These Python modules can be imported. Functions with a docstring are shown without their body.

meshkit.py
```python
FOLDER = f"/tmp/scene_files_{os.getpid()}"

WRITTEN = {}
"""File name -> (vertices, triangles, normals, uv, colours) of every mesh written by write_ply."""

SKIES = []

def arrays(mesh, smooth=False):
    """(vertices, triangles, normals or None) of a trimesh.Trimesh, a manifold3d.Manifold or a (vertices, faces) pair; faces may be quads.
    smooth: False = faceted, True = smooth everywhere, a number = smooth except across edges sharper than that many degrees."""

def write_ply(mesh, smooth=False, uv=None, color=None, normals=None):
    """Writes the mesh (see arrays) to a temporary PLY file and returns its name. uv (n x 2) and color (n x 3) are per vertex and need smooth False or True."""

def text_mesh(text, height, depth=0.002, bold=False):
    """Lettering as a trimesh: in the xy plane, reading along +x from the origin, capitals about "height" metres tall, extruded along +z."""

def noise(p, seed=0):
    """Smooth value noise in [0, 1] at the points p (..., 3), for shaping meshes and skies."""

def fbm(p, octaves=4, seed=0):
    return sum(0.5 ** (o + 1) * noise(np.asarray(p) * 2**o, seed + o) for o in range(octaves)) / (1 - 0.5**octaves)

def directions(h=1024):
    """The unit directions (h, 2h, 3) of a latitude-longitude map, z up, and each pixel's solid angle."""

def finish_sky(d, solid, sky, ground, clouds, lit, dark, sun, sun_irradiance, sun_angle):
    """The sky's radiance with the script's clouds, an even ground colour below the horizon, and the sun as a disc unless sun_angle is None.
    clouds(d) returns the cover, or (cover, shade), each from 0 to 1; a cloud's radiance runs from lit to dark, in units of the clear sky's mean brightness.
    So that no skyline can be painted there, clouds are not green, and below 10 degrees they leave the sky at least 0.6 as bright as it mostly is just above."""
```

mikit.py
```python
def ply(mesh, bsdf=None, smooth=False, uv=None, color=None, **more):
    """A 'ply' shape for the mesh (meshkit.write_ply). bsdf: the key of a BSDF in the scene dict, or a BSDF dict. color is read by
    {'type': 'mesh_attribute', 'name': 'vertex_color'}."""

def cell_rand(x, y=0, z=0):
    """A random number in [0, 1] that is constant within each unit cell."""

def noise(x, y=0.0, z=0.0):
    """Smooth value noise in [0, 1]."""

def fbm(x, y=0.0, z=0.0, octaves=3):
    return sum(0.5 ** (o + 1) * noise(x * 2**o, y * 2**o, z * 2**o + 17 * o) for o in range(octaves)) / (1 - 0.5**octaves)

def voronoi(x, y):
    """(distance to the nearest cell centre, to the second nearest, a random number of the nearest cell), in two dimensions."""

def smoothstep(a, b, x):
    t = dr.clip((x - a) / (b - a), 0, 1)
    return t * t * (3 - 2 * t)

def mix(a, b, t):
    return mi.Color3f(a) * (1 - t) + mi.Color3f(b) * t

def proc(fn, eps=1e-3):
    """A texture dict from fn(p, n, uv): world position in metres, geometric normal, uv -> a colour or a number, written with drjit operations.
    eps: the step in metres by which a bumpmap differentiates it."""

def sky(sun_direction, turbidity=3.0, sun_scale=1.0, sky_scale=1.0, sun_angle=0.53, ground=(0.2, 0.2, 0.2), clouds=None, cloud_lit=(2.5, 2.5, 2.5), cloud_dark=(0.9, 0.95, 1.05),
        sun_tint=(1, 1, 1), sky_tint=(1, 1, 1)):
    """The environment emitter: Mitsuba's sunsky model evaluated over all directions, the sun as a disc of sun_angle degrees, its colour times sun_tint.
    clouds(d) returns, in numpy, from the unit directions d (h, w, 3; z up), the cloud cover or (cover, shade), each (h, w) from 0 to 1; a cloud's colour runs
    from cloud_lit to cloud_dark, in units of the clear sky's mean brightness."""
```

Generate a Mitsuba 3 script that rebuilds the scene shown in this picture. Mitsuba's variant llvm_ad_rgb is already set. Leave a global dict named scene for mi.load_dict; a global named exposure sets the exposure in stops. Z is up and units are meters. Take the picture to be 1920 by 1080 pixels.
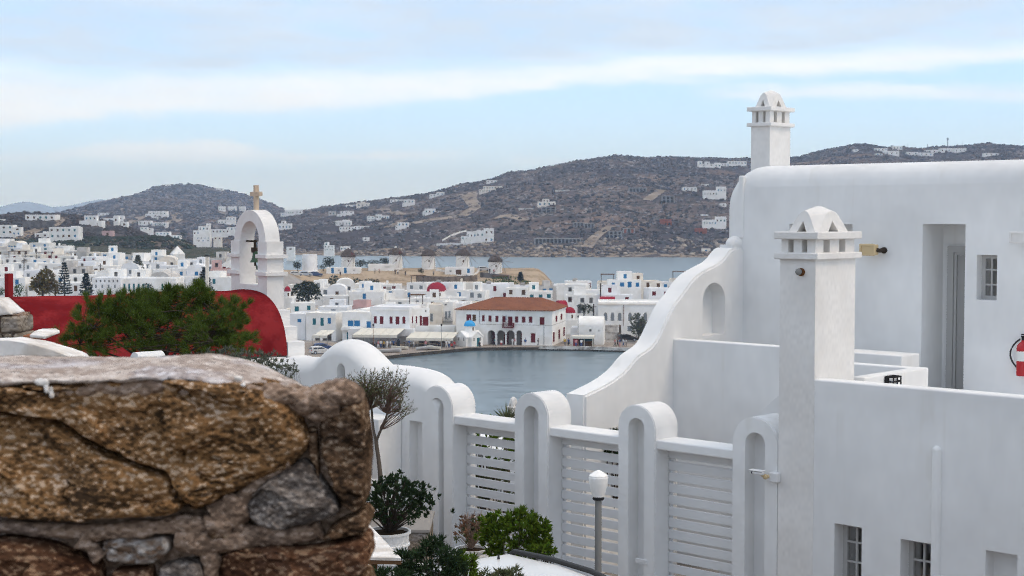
import math, random, numpy as np, trimesh, mitsuba as mi, drjit as dr, mikit, meshkit
from manifold3d import Manifold, CrossSection
from mikit import noise, fbm, voronoi, smoothstep, mix, cell_rand
T = mi.ScalarTransform4f
rng = np.random.default_rng(7)
scene, labels = {}, {}

# ------------------------------------------------------------------ camera, sky, exposure
F, HOR, H = 2800.0, 402.0, 28.0          # focal length and horizon row in pixels of the 1920 x 1080 photograph; eye height above the sea
scene['camera'] = {'type': 'thinlens', 'fov': math.degrees(2 * math.atan(960 / F)), 'fov_axis': 'x', 'aperture_radius': 0.0036, 'focus_distance': 19.0,
                   'near_clip': 0.1, 'far_clip': 60000.0,
                   'to_world': T().look_at(origin=[0, 0, H], target=[0, 10, H - 10 * (540 - HOR) / F], up=[0, 0, 1]), 'medium': {'type': 'ref', 'id': 'haze_air'}}


def cloud_cover(d):
    """Long flat streaks low over the islands, a thin grey sheet above them, broken cloud over the rest of the dome."""
    az, el = np.degrees(np.arctan2(d[..., 0], d[..., 1])), np.degrees(np.arcsin(np.clip(d[..., 2], -1, 1)))
    p = np.stack([az * 0.16, el * 1.1, az * 0], -1)
    n1 = meshkit.fbm(p + 3.1, 5, 3) - 0.5
    n2 = meshkit.fbm(p * [2.6, 2.2, 1] + 9.7, 5, 11) - 0.5
    n4 = meshkit.fbm(np.stack([az * 0.55, el * 6.0 + 0.25 * az, az * 0], -1), 5, 33) - 0.5
    e = el + 1.1 * n1 + 0.45 * n2 + 0.30 * n4
    s = lambda a, b, x: (lambda t: t * t * (3 - 2 * t))(np.clip((x - a) / (b - a), 0, 1))
    # main white streak, climbing gently to the right
    lo = np.interp(az, [-60, -19, -11, -2, 2, 9, 19, 60], [2.2, 3.05, 3.75, 4.15, 4.7, 4.95, 5.5, 7.5])
    hi = np.interp(az, [-60, -19, 0, 5, 19, 60], [4.6, 5.05, 5.35, 5.7, 6.35, 9.5])
    band = s(lo - 0.25, lo + 0.35, e) * (1 - s(hi - 0.5, hi + 0.8, e)) * np.clip(0.90 + 0.7 * n4, 0, 1)
    thin = s(2.0, 2.25, e) * (1 - s(2.3, 2.62, e)) * (1 - s(-5, 1, az)) * s(-70, -30, az) * 0.8
    right = s(4.15, 4.4, e) * (1 - s(4.6, 4.9, e)) * s(6, 9, az) * (1 - s(40, 70, az)) * 0.7
    low = s(1.9, 2.1, e) * (1 - s(2.15, 2.3, e)) * s(-1, 0.5, az) * (1 - s(2, 4, az)) * 0.6
    sheet = s(hi - 0.4, hi + 0.7, e) * (0.80 + 1.0 * n2 + 0.9 * n4)
    # the rest of the dome: cloud on a level far above, drawn out in the same direction
    q = np.stack([d[..., 0], d[..., 1] * 2.2, d[..., 0] * 0], -1) / np.maximum(d[..., 2:], 0.06)
    n3 = meshkit.fbm(q * 0.9 + 5.0, 5, 21)
    dome = np.clip(0.62 + 1.5 * (n3 - 0.42), 0.35, 1)
    up = s(7, 14, el)
    side = s(28, 60, np.abs(az))
    cover = np.maximum.reduce([band, thin, right, low, np.clip(sheet, 0, 1) * 0.82])
    general = dome * (0.35 + 0.65 * s(1, 8, el))
    k = np.maximum(up, side)
    cover = cover * (1 - k) + general * k
    cover = np.maximum(cover, 0.60 * np.exp(-np.maximum(el, 0) / 2.2))
    shade = np.clip(0.85 * s(hi - 0.1, hi + 0.8, e) + 0.8 * n1 + 0.5 * n4 + 0.08, 0, 1) * (1 - k) + k * np.clip(0.35 + 1.6 * (0.5 - n3), 0, 0.9)
    return np.clip(cover, 0, 1), shade


scene['sky'] = mikit.sky((0.50, -0.22, 0.84), turbidity=3.0, sun_scale=0.16, sky_scale=1.0, sun_angle=26, sun_tint=(1.0, 0.95, 0.88),
                         clouds=cloud_cover, cloud_lit=(2.05, 2.13, 2.20), cloud_dark=(1.34, 1.50, 1.70), sky_tint=(0.97, 1.012, 1.0))
exposure = 2.55

# the air over the sea: far things fade a little
HAZE = 1.15e-4
scene['haze_air'] = {'type': 'homogeneous', 'albedo': {'type': 'rgb', 'value': [0.92, 0.965, 1.0]}, 'sigma_t': {'type': 'rgb', 'value': [0.95 * HAZE, 1.15 * HAZE, 1.5 * HAZE]}, 'phase': {'type': 'hg', 'g': 0.65}}


# ------------------------------------------------------------------ materials
def proc_diffuse(fn, two=True):
    d = {'type': 'diffuse', 'reflectance': mikit.proc(fn)}
    return {'type': 'twosided', 'bsdf': d} if two else d


def flat(r, g, b):
    return {'type': 'twosided', 'bsdf': {'type': 'diffuse', 'reflectance': {'type': 'rgb', 'value': [r, g, b]}}}


def gloss(r, g, b, rough=0.35):
    return {'type': 'twosided', 'bsdf': {'type': 'principled', 'base_color': {'type': 'rgb', 'value': [r, g, b]}, 'roughness': rough, 'specular': 0.5}}


def bumped(inner, fn, scale=1.0, eps=2e-3):
    return {'type': 'twosided', 'bsdf': {'type': 'bumpmap', 'arbitrary': mikit.proc(fn, eps), 'scale': scale, 'bsdf': inner}}


def plaster_col(p, n, uv):
    a = fbm(p.x * 0.9, p.y * 0.9, p.z * 0.9, 4)
    b = fbm(p.x * 9, p.y * 9, p.z * 3.0, 3)
    streak = smoothstep(0.60, 0.82, fbm(p.x * 6.0 + 3, p.y * 6.0, p.z * 0.35, 4))
    c = mix((0.80, 0.80, 0.795), (0.725, 0.725, 0.722), smoothstep(0.35, 0.7, a)) * (0.955 + 0.09 * b)
    return mix(c, (0.62, 0.60, 0.555), 0.34 * streak * smoothstep(0.35, 0.65, b))


def plaster_bump(p, n, uv):
    return 0.016 * fbm(p.x * 2.2, p.y * 2.2, p.z * 2.2, 3) + 0.0022 * fbm(p.x * 22, p.y * 22, p.z * 22, 2)


scene['plaster'] = bumped({'type': 'diffuse', 'reflectance': mikit.proc(plaster_col)}, plaster_bump, 1.0, 4e-3)


# one material serves many mottled surfaces: uv.x picks a pair of colours, uv.y a frequency
PALETTE = {'chimney_plaster': ((0.765, 0.75, 0.73), (0.715, 0.695, 0.67), 3.0), 'old_white': ((0.80, 0.78, 0.76), (0.60, 0.55, 0.50), 7.0), 'vault_red': ((0.250, 0.026, 0.029), (0.150, 0.012, 0.015), 2.4),
           'town_white': ((0.86, 0.855, 0.84), (0.76, 0.74, 0.70), 0.7), 'town_cool': ((0.83, 0.84, 0.86), (0.74, 0.735, 0.73), 0.7), 'town_cream': ((0.80, 0.755, 0.68), (0.68, 0.62, 0.54), 0.7), 'town_grey': ((0.60, 0.58, 0.55), (0.45, 0.42, 0.39), 0.7),
           'town_pink': ((0.60, 0.42, 0.40), (0.48, 0.34, 0.32), 0.7), 'quay_stone': ((0.36, 0.315, 0.275), (0.24, 0.205, 0.175), 0.9), 'quay_edge': ((0.05, 0.045, 0.04), (0.10, 0.085, 0.07), 1.2), 'pale_edge': ((0.62, 0.59, 0.55), (0.26, 0.23, 0.20), 0.9),
           'street_ground': ((0.30, 0.28, 0.26), (0.20, 0.18, 0.165), 1.5), 'dirt_road': ((0.30, 0.245, 0.195), (0.20, 0.16, 0.125), 0.1), 'rubble': ((0.23, 0.18, 0.14), (0.11, 0.09, 0.075), 1.3), 'rubble_grey': ((0.17, 0.155, 0.145), (0.09, 0.082, 0.078), 0.8),
           'thatch': ((0.115, 0.092, 0.08), (0.055, 0.045, 0.042), 2.5), 'cross_stone': ((0.62, 0.50, 0.38), (0.52, 0.41, 0.31), 6.0), 'far_rock': ((0.14, 0.13, 0.125), (0.12, 0.115, 0.11), 0.01)}
UVOF = {k: ((i + 0.5), v[2]) for i, (k, v) in enumerate(PALETTE.items())}


def pick(x, table, j):
    out = mi.Color3f(table[0][j])
    for i in range(1, len(table)):
        out = dr.select(x > i, mi.Color3f(table[i][j]), out)
    return out


def mottled(p, n, uv):
    f = uv.y
    a = fbm(p.x * f, p.y * f, p.z * f * 0.8, 4)
    b = noise(p.x * f * 11, p.y * f * 11, p.z * f * 6)
    t = list(PALETTE.values())
    return mix(pick(uv.x, t, 0), pick(uv.x, t, 1), smoothstep(0.36, 0.66, 0.8 * a + 0.2 * b)) * (0.93 + 0.14 * b)


scene['mottled'] = proc_diffuse(mottled)

STONES = {'stone_tan': ((0.046, 0.028, 0.016), (0.245, 0.132, 0.058), (0.54, 0.405, 0.29), 125.0), 'stone_brown': ((0.03, 0.02, 0.014), (0.11, 0.065, 0.038), (0.30, 0.22, 0.155), 115.0), 'stone_grey': ((0.06, 0.05, 0.045), (0.17, 0.145, 0.13), (0.34, 0.30, 0.27), 125.0),
          'stone_pale': ((0.15, 0.10, 0.07), (0.30, 0.27, 0.25), (0.50, 0.47, 0.45), 70.0), 'stone_rust': ((0.035, 0.017, 0.011), (0.105, 0.052, 0.030), (0.34, 0.215, 0.135), 110.0), 'mortar': ((0.12, 0.082, 0.060), (0.275, 0.192, 0.142), (0.43, 0.335, 0.275), 105.0),
          'coping': ((0.33, 0.265, 0.23), (0.53, 0.46, 0.415), (0.68, 0.62, 0.58), 80.0), 'block_stone': ((0.16, 0.13, 0.10), (0.28, 0.235, 0.19), (0.38, 0.33, 0.28), 45.0)}
UVOF.update({k: ((i + 0.5), v[3]) for i, (k, v) in enumerate(STONES.items())})


def stone_col(p, n, uv):
    t, s = list(STONES.values()), uv.y
    a = fbm(p.x * s * 0.08, p.y * s * 0.08, p.z * s * 0.12, 4)
    g = fbm(p.x * s * 0.75, p.y * s * 0.75, p.z * s, 4)
    h = noise(p.x * s * 1.9 + 4, p.y * s * 1.9, p.z * s * 1.9)
    c = mix(pick(uv.x, t, 0), pick(uv.x, t, 1), smoothstep(0.36, 0.54, 0.42 * a + 0.58 * g))
    c = mix(c, pick(uv.x, t, 2), smoothstep(0.54, 0.66, 0.25 * a + 0.75 * g) * 0.9)
    ox = smoothstep(0.52, 0.66, fbm(p.x * 7.0 + 3, p.y * 7.0, p.z * 9.0, 4))
    c = mix(c, c * mi.Color3f(0.95, 1.02, 1.15), ox * 0.8)          # greyer patches where the rust stain is missing
    return mix(c, c * 0.3, 0.7 * smoothstep(0.70, 0.86, h))


scene['stone'] = bumped({'type': 'diffuse', 'reflectance': mikit.proc(stone_col)}, lambda p, n, uv: 0.007 * fbm(p.x * 55.0, p.y * 55.0, p.z * 55.0, 3), 1.0, 1.2e-3)


def scrub_fn(p, n, uv):
    big = fbm(p.x * 0.006, p.y * 0.006, p.z * 0.012, 4)
    mid = fbm(p.x * 0.045, p.y * 0.03, p.z * 0.07, 4)
    small = fbm(p.x * 0.22, p.y * 0.16, p.z * 0.34, 4)
    c = mix((0.064, 0.052, 0.052), (0.135, 0.100, 0.084), smoothstep(0.36, 0.64, 0.55 * mid + 0.45 * big))
    c = mix(c, (0.040, 0.043, 0.040), 0.75 * smoothstep(0.50, 0.62, small))
    rock = smoothstep(0.56, 0.66, fbm(p.x * 0.33 + 9, p.y * 0.22, p.z * 0.5, 3)) * smoothstep(0.44, 0.62, mid)
    c = mix(c, (0.27, 0.245, 0.235), 0.75 * rock)
    earth = smoothstep(0.60, 0.70, fbm(p.x * 0.014 + 31, p.y * 0.01, p.z * 0.05, 4))
    c = mix(c, (0.19, 0.130, 0.095), 0.55 * earth)
    shore = smoothstep(3.6, 3.0, p.z + 9 * (fbm(p.x * 0.035, p.y * 0.06, p.z * 0.3, 4) - 0.45))
    return mix(c, mix((0.30, 0.24, 0.185), (0.085, 0.072, 0.064), smoothstep(0.40, 0.60, fbm(p.x * 0.25, p.y * 0.3, p.z * 0.9, 4))), shore * 0.9)


scene['scrub_ground'] = proc_diffuse(scrub_fn)


def headland_fn(p, n, uv):
    a = fbm(p.x * 0.03, p.y * 0.03, p.z * 0.06, 4)
    b = fbm(p.x * 0.2, p.y * 0.2, p.z * 0.3, 4)
    c = mix((0.105, 0.083, 0.066), (0.175, 0.135, 0.105), smoothstep(0.35, 0.65, b))
    return mix(c, mix((0.028, 0.045, 0.030), (0.055, 0.075, 0.045), b), smoothstep(0.40, 0.52, a + 0.10 * (b - 0.5)))


scene['headland_ground'] = proc_diffuse(headland_fn)


def town_ground_fn(p, n, uv):
    a = fbm(p.x * 0.15, p.y * 0.15, 0.0, 4)
    b = fbm(p.x * 1.1, p.y * 1.1, 0.0, 3)
    paved = mix((0.36, 0.34, 0.32), (0.28, 0.26, 0.24), a) * (0.85 + 0.3 * b)
    sand = mix((0.42, 0.33, 0.235), (0.27, 0.20, 0.135), smoothstep(0.35, 0.7, 0.6 * a + 0.4 * b))
    dry = mix((0.040, 0.052, 0.034), (0.11, 0.09, 0.07), smoothstep(0.45, 0.65, b))
    back = dr.select(p.x > -84 + 10 * (a - 0.5), sand, dry)
    return dr.select(p.y + 12 * (a - 0.5) > 468.0, back, paved)


scene['town_ground'] = proc_diffuse(town_ground_fn)

def sea_bump(p, n, uv):
    far = 1.0 / (1.0 + dr.square(p.y / 1300.0))
    return far * (0.20 * fbm(p.x * 0.16, p.y * 0.42, 0.0, 3) + 0.07 * fbm(p.x * 0.7 + 7, p.y * 1.5, 3.0, 3))


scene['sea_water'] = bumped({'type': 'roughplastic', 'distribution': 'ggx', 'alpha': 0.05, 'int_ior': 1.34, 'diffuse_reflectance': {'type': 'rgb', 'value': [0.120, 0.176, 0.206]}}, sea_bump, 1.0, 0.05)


def tile_fn(p, n, uv):
    r = cell_rand(dr.floor(p.x * 3.2), dr.floor(p.y * 2.2), dr.floor(p.z * 3.5))
    a = fbm(p.x * 0.6, p.y * 0.6, p.z, 3)
    return mix((0.30, 0.125, 0.07), (0.155, 0.065, 0.042), smoothstep(0.2, 0.9, 0.55 * r + 0.45 * a)) * (0.8 + 0.4 * r)


scene['roof_tile'] = bumped({'type': 'diffuse', 'reflectance': mikit.proc(tile_fn)}, lambda p, n, uv: 0.05 * dr.abs(dr.sin(p.x * 10.0)), 1.0, 2e-2)
for k, v in {'shutter_blue': (0.035, 0.16, 0.34), 'shutter_teal': (0.03, 0.14, 0.17), 'shutter_red': (0.13, 0.018, 0.022), 'shutter_grey': (0.20, 0.22, 0.235), 'shutter_brown': (0.10, 0.055, 0.03), 
             'dome_red': (0.30, 0.028, 0.045), 'wood_beam': (0.06, 0.045, 0.035), 'sail_wood': (0.14, 0.115, 0.095), 'brick_red': (0.33, 0.105, 0.06), 'concrete': (0.30, 0.285, 0.27), 'canvas_cream': (0.68, 0.65, 0.57), 'iron_dark': (0.03, 0.03, 0.032),
             'skin': (0.42, 0.26, 0.18), 'hair': (0.035, 0.025, 0.02), 'cloth_white': (0.7, 0.7, 0.7), 'cloth_blue': (0.06, 0.11, 0.26), 'cloth_dark': (0.025, 0.027, 0.035), 'cloth_yellow': (0.55, 0.36, 0.06), 'cloth_red': (0.40, 0.05, 0.05),
             'cloth_pink': (0.55, 0.25, 0.27), 'cloth_grey': (0.22, 0.22, 0.23), 'soil': (0.04, 0.03, 0.022), 'rust': (0.16, 0.07, 0.03), 'terracotta': (0.30, 0.13, 0.075), 'riser_brown': (0.17, 0.095, 0.052), 'slat_white': (0.72, 0.725, 0.73),
             'bark': (0.13, 0.105, 0.085), 'bark_dark': (0.06, 0.048, 0.04), 'twig_brown': (0.15, 0.095, 0.075), 'twig_pale': (0.34, 0.25, 0.20), 'yellowed': (0.60, 0.47, 0.28), 'lamp_grey': (0.24, 0.24, 0.235), 'paper': (0.72, 0.72, 0.70), 'door_grey': (0.40, 0.395, 0.385), 'frame_grey': (0.46, 0.455, 0.445)}.items():
    scene[k] = flat(*v)
scene['dome_blue'] = gloss(0.02, 0.30, 0.62, 0.5)
scene['car_white'] = gloss(0.52, 0.52, 0.515, 0.22)
scene['car_blue'] = gloss(0.03, 0.06, 0.16, 0.2)
scene['car_silver'] = gloss(0.36, 0.40, 0.46, 0.25)
scene['car_black'] = gloss(0.02, 0.022, 0.026, 0.2)
scene['dark_opening'] = {'type': 'thindielectric'}          # a clear pane in front of a real room
scene['glass_dark'] = gloss(0.012, 0.014, 0.018, 0.06)
scene['rubber'] = gloss(0.018, 0.018, 0.019, 0.55)
scene['ceramic'] = gloss(0.74, 0.74, 0.735, 0.35)
scene['globe'] = {'type': 'twosided', 'bsdf': {'type': 'principled', 'base_color': {'type': 'rgb', 'value': [0.86, 0.85, 0.83]}, 'roughness': 0.3, 'specular': 0.5}}
scene['extinguisher_red'] = gloss(0.42, 0.012, 0.018, 0.25)
scene['bronze_green'] = gloss(0.035, 0.085, 0.045, 0.6)


LEAF = {'leaf_pine': (0.085, 0.125, 0.026), 'leaf_dark': (0.030, 0.050, 0.024), 'leaf_bright': (0.085, 0.135, 0.018), 'leaf_olive': (0.120, 0.130, 0.070), 'leaf_grey': (0.115, 0.125, 0.095), 'leaf_dry': (0.20, 0.115, 0.075),
        'leaf_far': (0.040, 0.052, 0.034), 'leaf_far_green': (0.050, 0.085, 0.030), 'leaf_autumn': (0.135, 0.105, 0.040), 'leaf_blue': (0.030, 0.045, 0.046)}
scene['leaf'] = {'type': 'principledthin', 'base_color': {'type': 'mesh_attribute', 'name': 'vertex_color'}, 'roughness': 0.55, 'diff_trans': 0.6}
scene['speckled'] = {'type': 'twosided', 'bsdf': {'type': 'diffuse', 'reflectance': {'type': 'mesh_attribute', 'name': 'vertex_color'}}}
for k in [k for k in scene if k not in ('camera', 'sky', 'haze_air')]:
    scene['mat_' + k] = scene.pop(k)          # materials under names of their own


# ------------------------------------------------------------------ helpers
def numbered(base):
    if base not in scene and not any(k.startswith(base + '__') for k in scene):
        return base
    i = 1
    while f'{base}_{i:03d}' in scene or any(k.startswith(f'{base}_{i:03d}__') for k in scene):
        i += 1
    return f'{base}_{i:03d}'


_used, _next = set(), {}


def key_for(base):
    n = _next.get(base, 0)
    _next[base] = n + 1
    return base if n == 0 else f'{base}_{n:03d}'


def thing(name, label, cat, group=None):
    k = key_for(name)
    labels[k] = {'label': label, 'category': cat}
    if group:
        labels[k]['group'] = group
    return k


def part(parent, name, mesh, bsdf, smooth=False, label=None, M=None, kind=None):
    k = key_for(parent + '__' + name)
    scene[k] = put(mesh, bsdf, smooth, M)
    if label or kind:
        labels[k] = {}
        if label: labels[k]['label'] = label
        if kind: labels[k]['kind'] = kind
    return k


def single(name, label, cat, mesh, bsdf, smooth=False, group=None, M=None, kind=None):
    k = key_for(name)
    scene[k] = put(mesh, bsdf, smooth, M)
    labels[k] = {'label': label, 'category': cat}
    if group: labels[k]['group'] = group
    if kind: labels[k]['kind'] = kind
    return k


def struct(name, mesh, bsdf, smooth=False, label=None):
    k = key_for(name)
    scene[k] = put(mesh, bsdf, smooth)
    labels[k] = {'kind': 'structure'}
    if label: labels[k]['label'] = label
    return k


def put(mesh, bsdf, smooth=False, M=None):
    """One shape entry; a mottled surface or a stone carries its palette in uv, a leaf mesh its colour per vertex."""
    if isinstance(mesh, dict):
        bsdf = {'town_grey': 'concrete', 'town_white': 'slat_white', 'town_cream': 'canvas_cream'}.get(bsdf, bsdf)
        d = {**mesh, 'bsdf': {'type': 'ref', 'id': 'mat_' + bsdf}}
        if M is not None: d['to_world'] = T(M)
        return d
    v, f = tri(mesh)
    assert len(f), 'empty mesh for ' + bsdf
    if M is not None:
        M = np.asarray(M)
        v = v @ M[:3, :3].T + M[:3, 3]
    if bsdf in UVOF:
        v, f, nn = meshkit.arrays((v, f), smooth)
        path = meshkit.write_ply((v, f), False, np.tile(UVOF[bsdf], (len(v), 1)), None, nn)
        return {'type': 'ply', 'filename': path, 'face_normals': nn is None, 'bsdf': {'type': 'ref', 'id': 'mat_stone' if bsdf in STONES else 'mat_mottled'}}
    if bsdf in LEAF:
        r = np.random.default_rng(len(f))
        v, f = v[f].reshape(-1, 3), np.arange(3 * len(f)).reshape(-1, 3)

        k = r.uniform(0.55, 1.5, (len(f) // 2 + 1, 1)).repeat(2, 0)[:len(f)] * (1 + r.uniform(-0.12, 0.12, (len(f) // 2 + 1, 3)).repeat(2, 0)[:len(f)])
        return mikit.ply((v, f), 'mat_leaf', False, color=np.clip(np.array(LEAF[bsdf]) * k, 0, 1).repeat(3, 0))
    return mikit.ply((v, f), 'mat_' + bsdf, smooth)


def tri(mesh):
    if hasattr(mesh, 'to_mesh'):
        m = mesh.to_mesh()
        return np.array(m.vert_properties[:, :3], float), np.array(m.tri_verts)
    if isinstance(mesh, (tuple, list)):
        v, f = np.asarray(mesh[0], float), np.asarray(mesh[1], int)
        if f.shape[1] == 4: f = np.vstack([f[:, [0, 1, 2]], f[:, [0, 2, 3]]])
        return v, f
    return np.array(mesh.vertices, float), np.array(mesh.faces)


def join(*ms):
    vs, fs, n = [], [], 0
    for m in ms:
        v, f = tri(m)
        vs.append(v); fs.append(f + n); n += len(v)
    return np.vstack(vs), np.vstack(fs)


def man(mesh):
    from manifold3d import Mesh
    v, f = tri(mesh)
    return Manifold(Mesh(vert_properties=np.asarray(v, np.float32), tri_verts=np.asarray(f, np.uint32)))


def frame(x, y, z, deg=0.0, s=(1, 1, 1)):
    c, n = math.cos(math.radians(deg)), math.sin(math.radians(deg))
    return np.array([[c * s[0], -n * s[1], 0, x], [n * s[0], c * s[1], 0, y], [0, 0, s[2], z], [0, 0, 0, 1.0]])


def xform(mesh, M):
    v, f = tri(mesh)
    return v @ M[:3, :3].T + M[:3, 3], f


def block(x0, x1, y0, y1, z0, z1):
    return Manifold.cube((x1 - x0, y1 - y0, z1 - z0)).translate((x0, y0, z0))


_ball = trimesh.creation.icosphere(subdivisions=2).vertices


def soft(x0, x1, y0, y1, z0, z1, r, rb=None):
    """A box with rounded edges, like a trowelled plaster block."""
    pts = [np.array([x, y, z]) + _ball * r for x in (x0 + r, x1 - r) for y in (y0 + r, y1 - r) for z in (z0 + r, z1 - r)]
    return Manifold.hull_points(np.vstack(pts))


def chamfer(x0, x1, y0, y1, z0, z1, c):
    pts = []
    for x, sx in ((x0, 1), (x1, -1)):
        for y, sy in ((y0, 1), (y1, -1)):
            for z, sz in ((z0, 1), (z1, -1)):
                pts += [(x + sx * c, y + sy * c, z), (x + sx * c, y, z + sz * c), (x, y + sy * c, z + sz * c)]
    return Manifold.hull_points(np.array(pts))


def ccw(poly):
    p = np.asarray(poly, float)
    x, y = p[:, 0], p[:, 1]
    return p if np.sum(x * np.roll(y, -1) - y * np.roll(x, -1)) > 0 else p[::-1]


def prism(poly, y0, y1):
    """Polygon in the xz plane, extruded along y."""
    m = CrossSection([ccw(poly)]).extrude(y1 - y0)
    m = m.rotate((90, 0, 0)).translate((0, y1, 0))
    return m


def cyl(x, y, z0, z1, r0, r1=None, n=24):
    return Manifold.cylinder(z1 - z0, r0, r0 if r1 is None else r1, n).translate((x, y, z0))


def tube(pts, rad, n=6):
    p = np.asarray(pts, float)
    rad = np.broadcast_to(rad, (len(p),))
    t = np.gradient(p, axis=0)
    t /= np.linalg.norm(t, axis=1, keepdims=True) + 1e-12
    ref = np.where(np.abs(t[:, 2:]) < 0.9, [[0, 0, 1.0]], [[1.0, 0, 0]])
    a = np.cross(t, ref); a /= np.linalg.norm(a, axis=1, keepdims=True) + 1e-12
    b = np.cross(t, a)
    g = np.arange(n) * 2 * np.pi / n
    v = p[:, None] + rad[:, None, None] * (np.cos(g)[None, :, None] * a[:, None] + np.sin(g)[None, :, None] * b[:, None])
    i, j = np.meshgrid(np.arange(len(p) - 1), np.arange(n), indexing='ij')
    q = np.stack([i * n + j, (i + 1) * n + j, (i + 1) * n + (j + 1) % n, i * n + (j + 1) % n], -1).reshape(-1, 4)
    v = np.vstack([v.reshape(-1, 3), p[:1], p[-1:]])
    m, e = len(p) * n, (len(p) - 1) * n
    caps = [[m, k, (k + 1) % n] for k in range(n)] + [[m + 1, e + (k + 1) % n, e + k] for k in range(n)]
    return v, np.vstack([q[:, [0, 1, 2]], q[:, [0, 2, 3]], caps])


def lathe(prof, n=32):
    """Profile of (radius, z) turned about the z axis."""
    p = np.asarray(prof, float)
    g = np.arange(n) * 2 * np.pi / n
    v = np.stack([p[:, :1] * np.cos(g), p[:, :1] * np.sin(g), np.repeat(p[:, 1:], n, 1)], -1).reshape(-1, 3)
    i, j = np.meshgrid(np.arange(len(p) - 1), np.arange(n), indexing='ij')
    q = np.stack([i * n + j, i * n + (j + 1) % n, (i + 1) * n + (j + 1) % n, (i + 1) * n + j], -1).reshape(-1, 4)
    return v, np.vstack([q[:, [0, 1, 2]], q[:, [0, 2, 3]]])


def grid_mesh(X, Y, Z):
    n, m = X.shape
    i, j = np.meshgrid(np.arange(n - 1), np.arange(m - 1), indexing='ij')
    q = np.stack([i * m + j, i * m + j + 1, (i + 1) * m + j + 1, (i + 1) * m + j], -1).reshape(-1, 4)
    v = np.stack([X, Y, Z], -1).reshape(-1, 3)
    f = np.vstack([q[:, [0, 1, 2]], q[:, [0, 2, 3]]])
    a = np.cross(v[f[0, 1]] - v[f[0, 0]], v[f[0, 2]] - v[f[0, 0]])
    return v, (f if a[2] > 0 else f[:, ::-1])


UNIT = mikit.ply(block(-0.5, 0.5, -0.5, 0.5, 0, 1), 'mat_town_white')       # a window-sized block, scaled where it is used
ARCHED = mikit.ply(prism([(-0.5, 0), (0.5, 0)] + [(0.5 * math.cos(t), 0.62 + 0.38 * math.sin(t)) for t in np.linspace(0, math.pi, 9)], -0.5, 0.5), 'mat_town_white')

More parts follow.
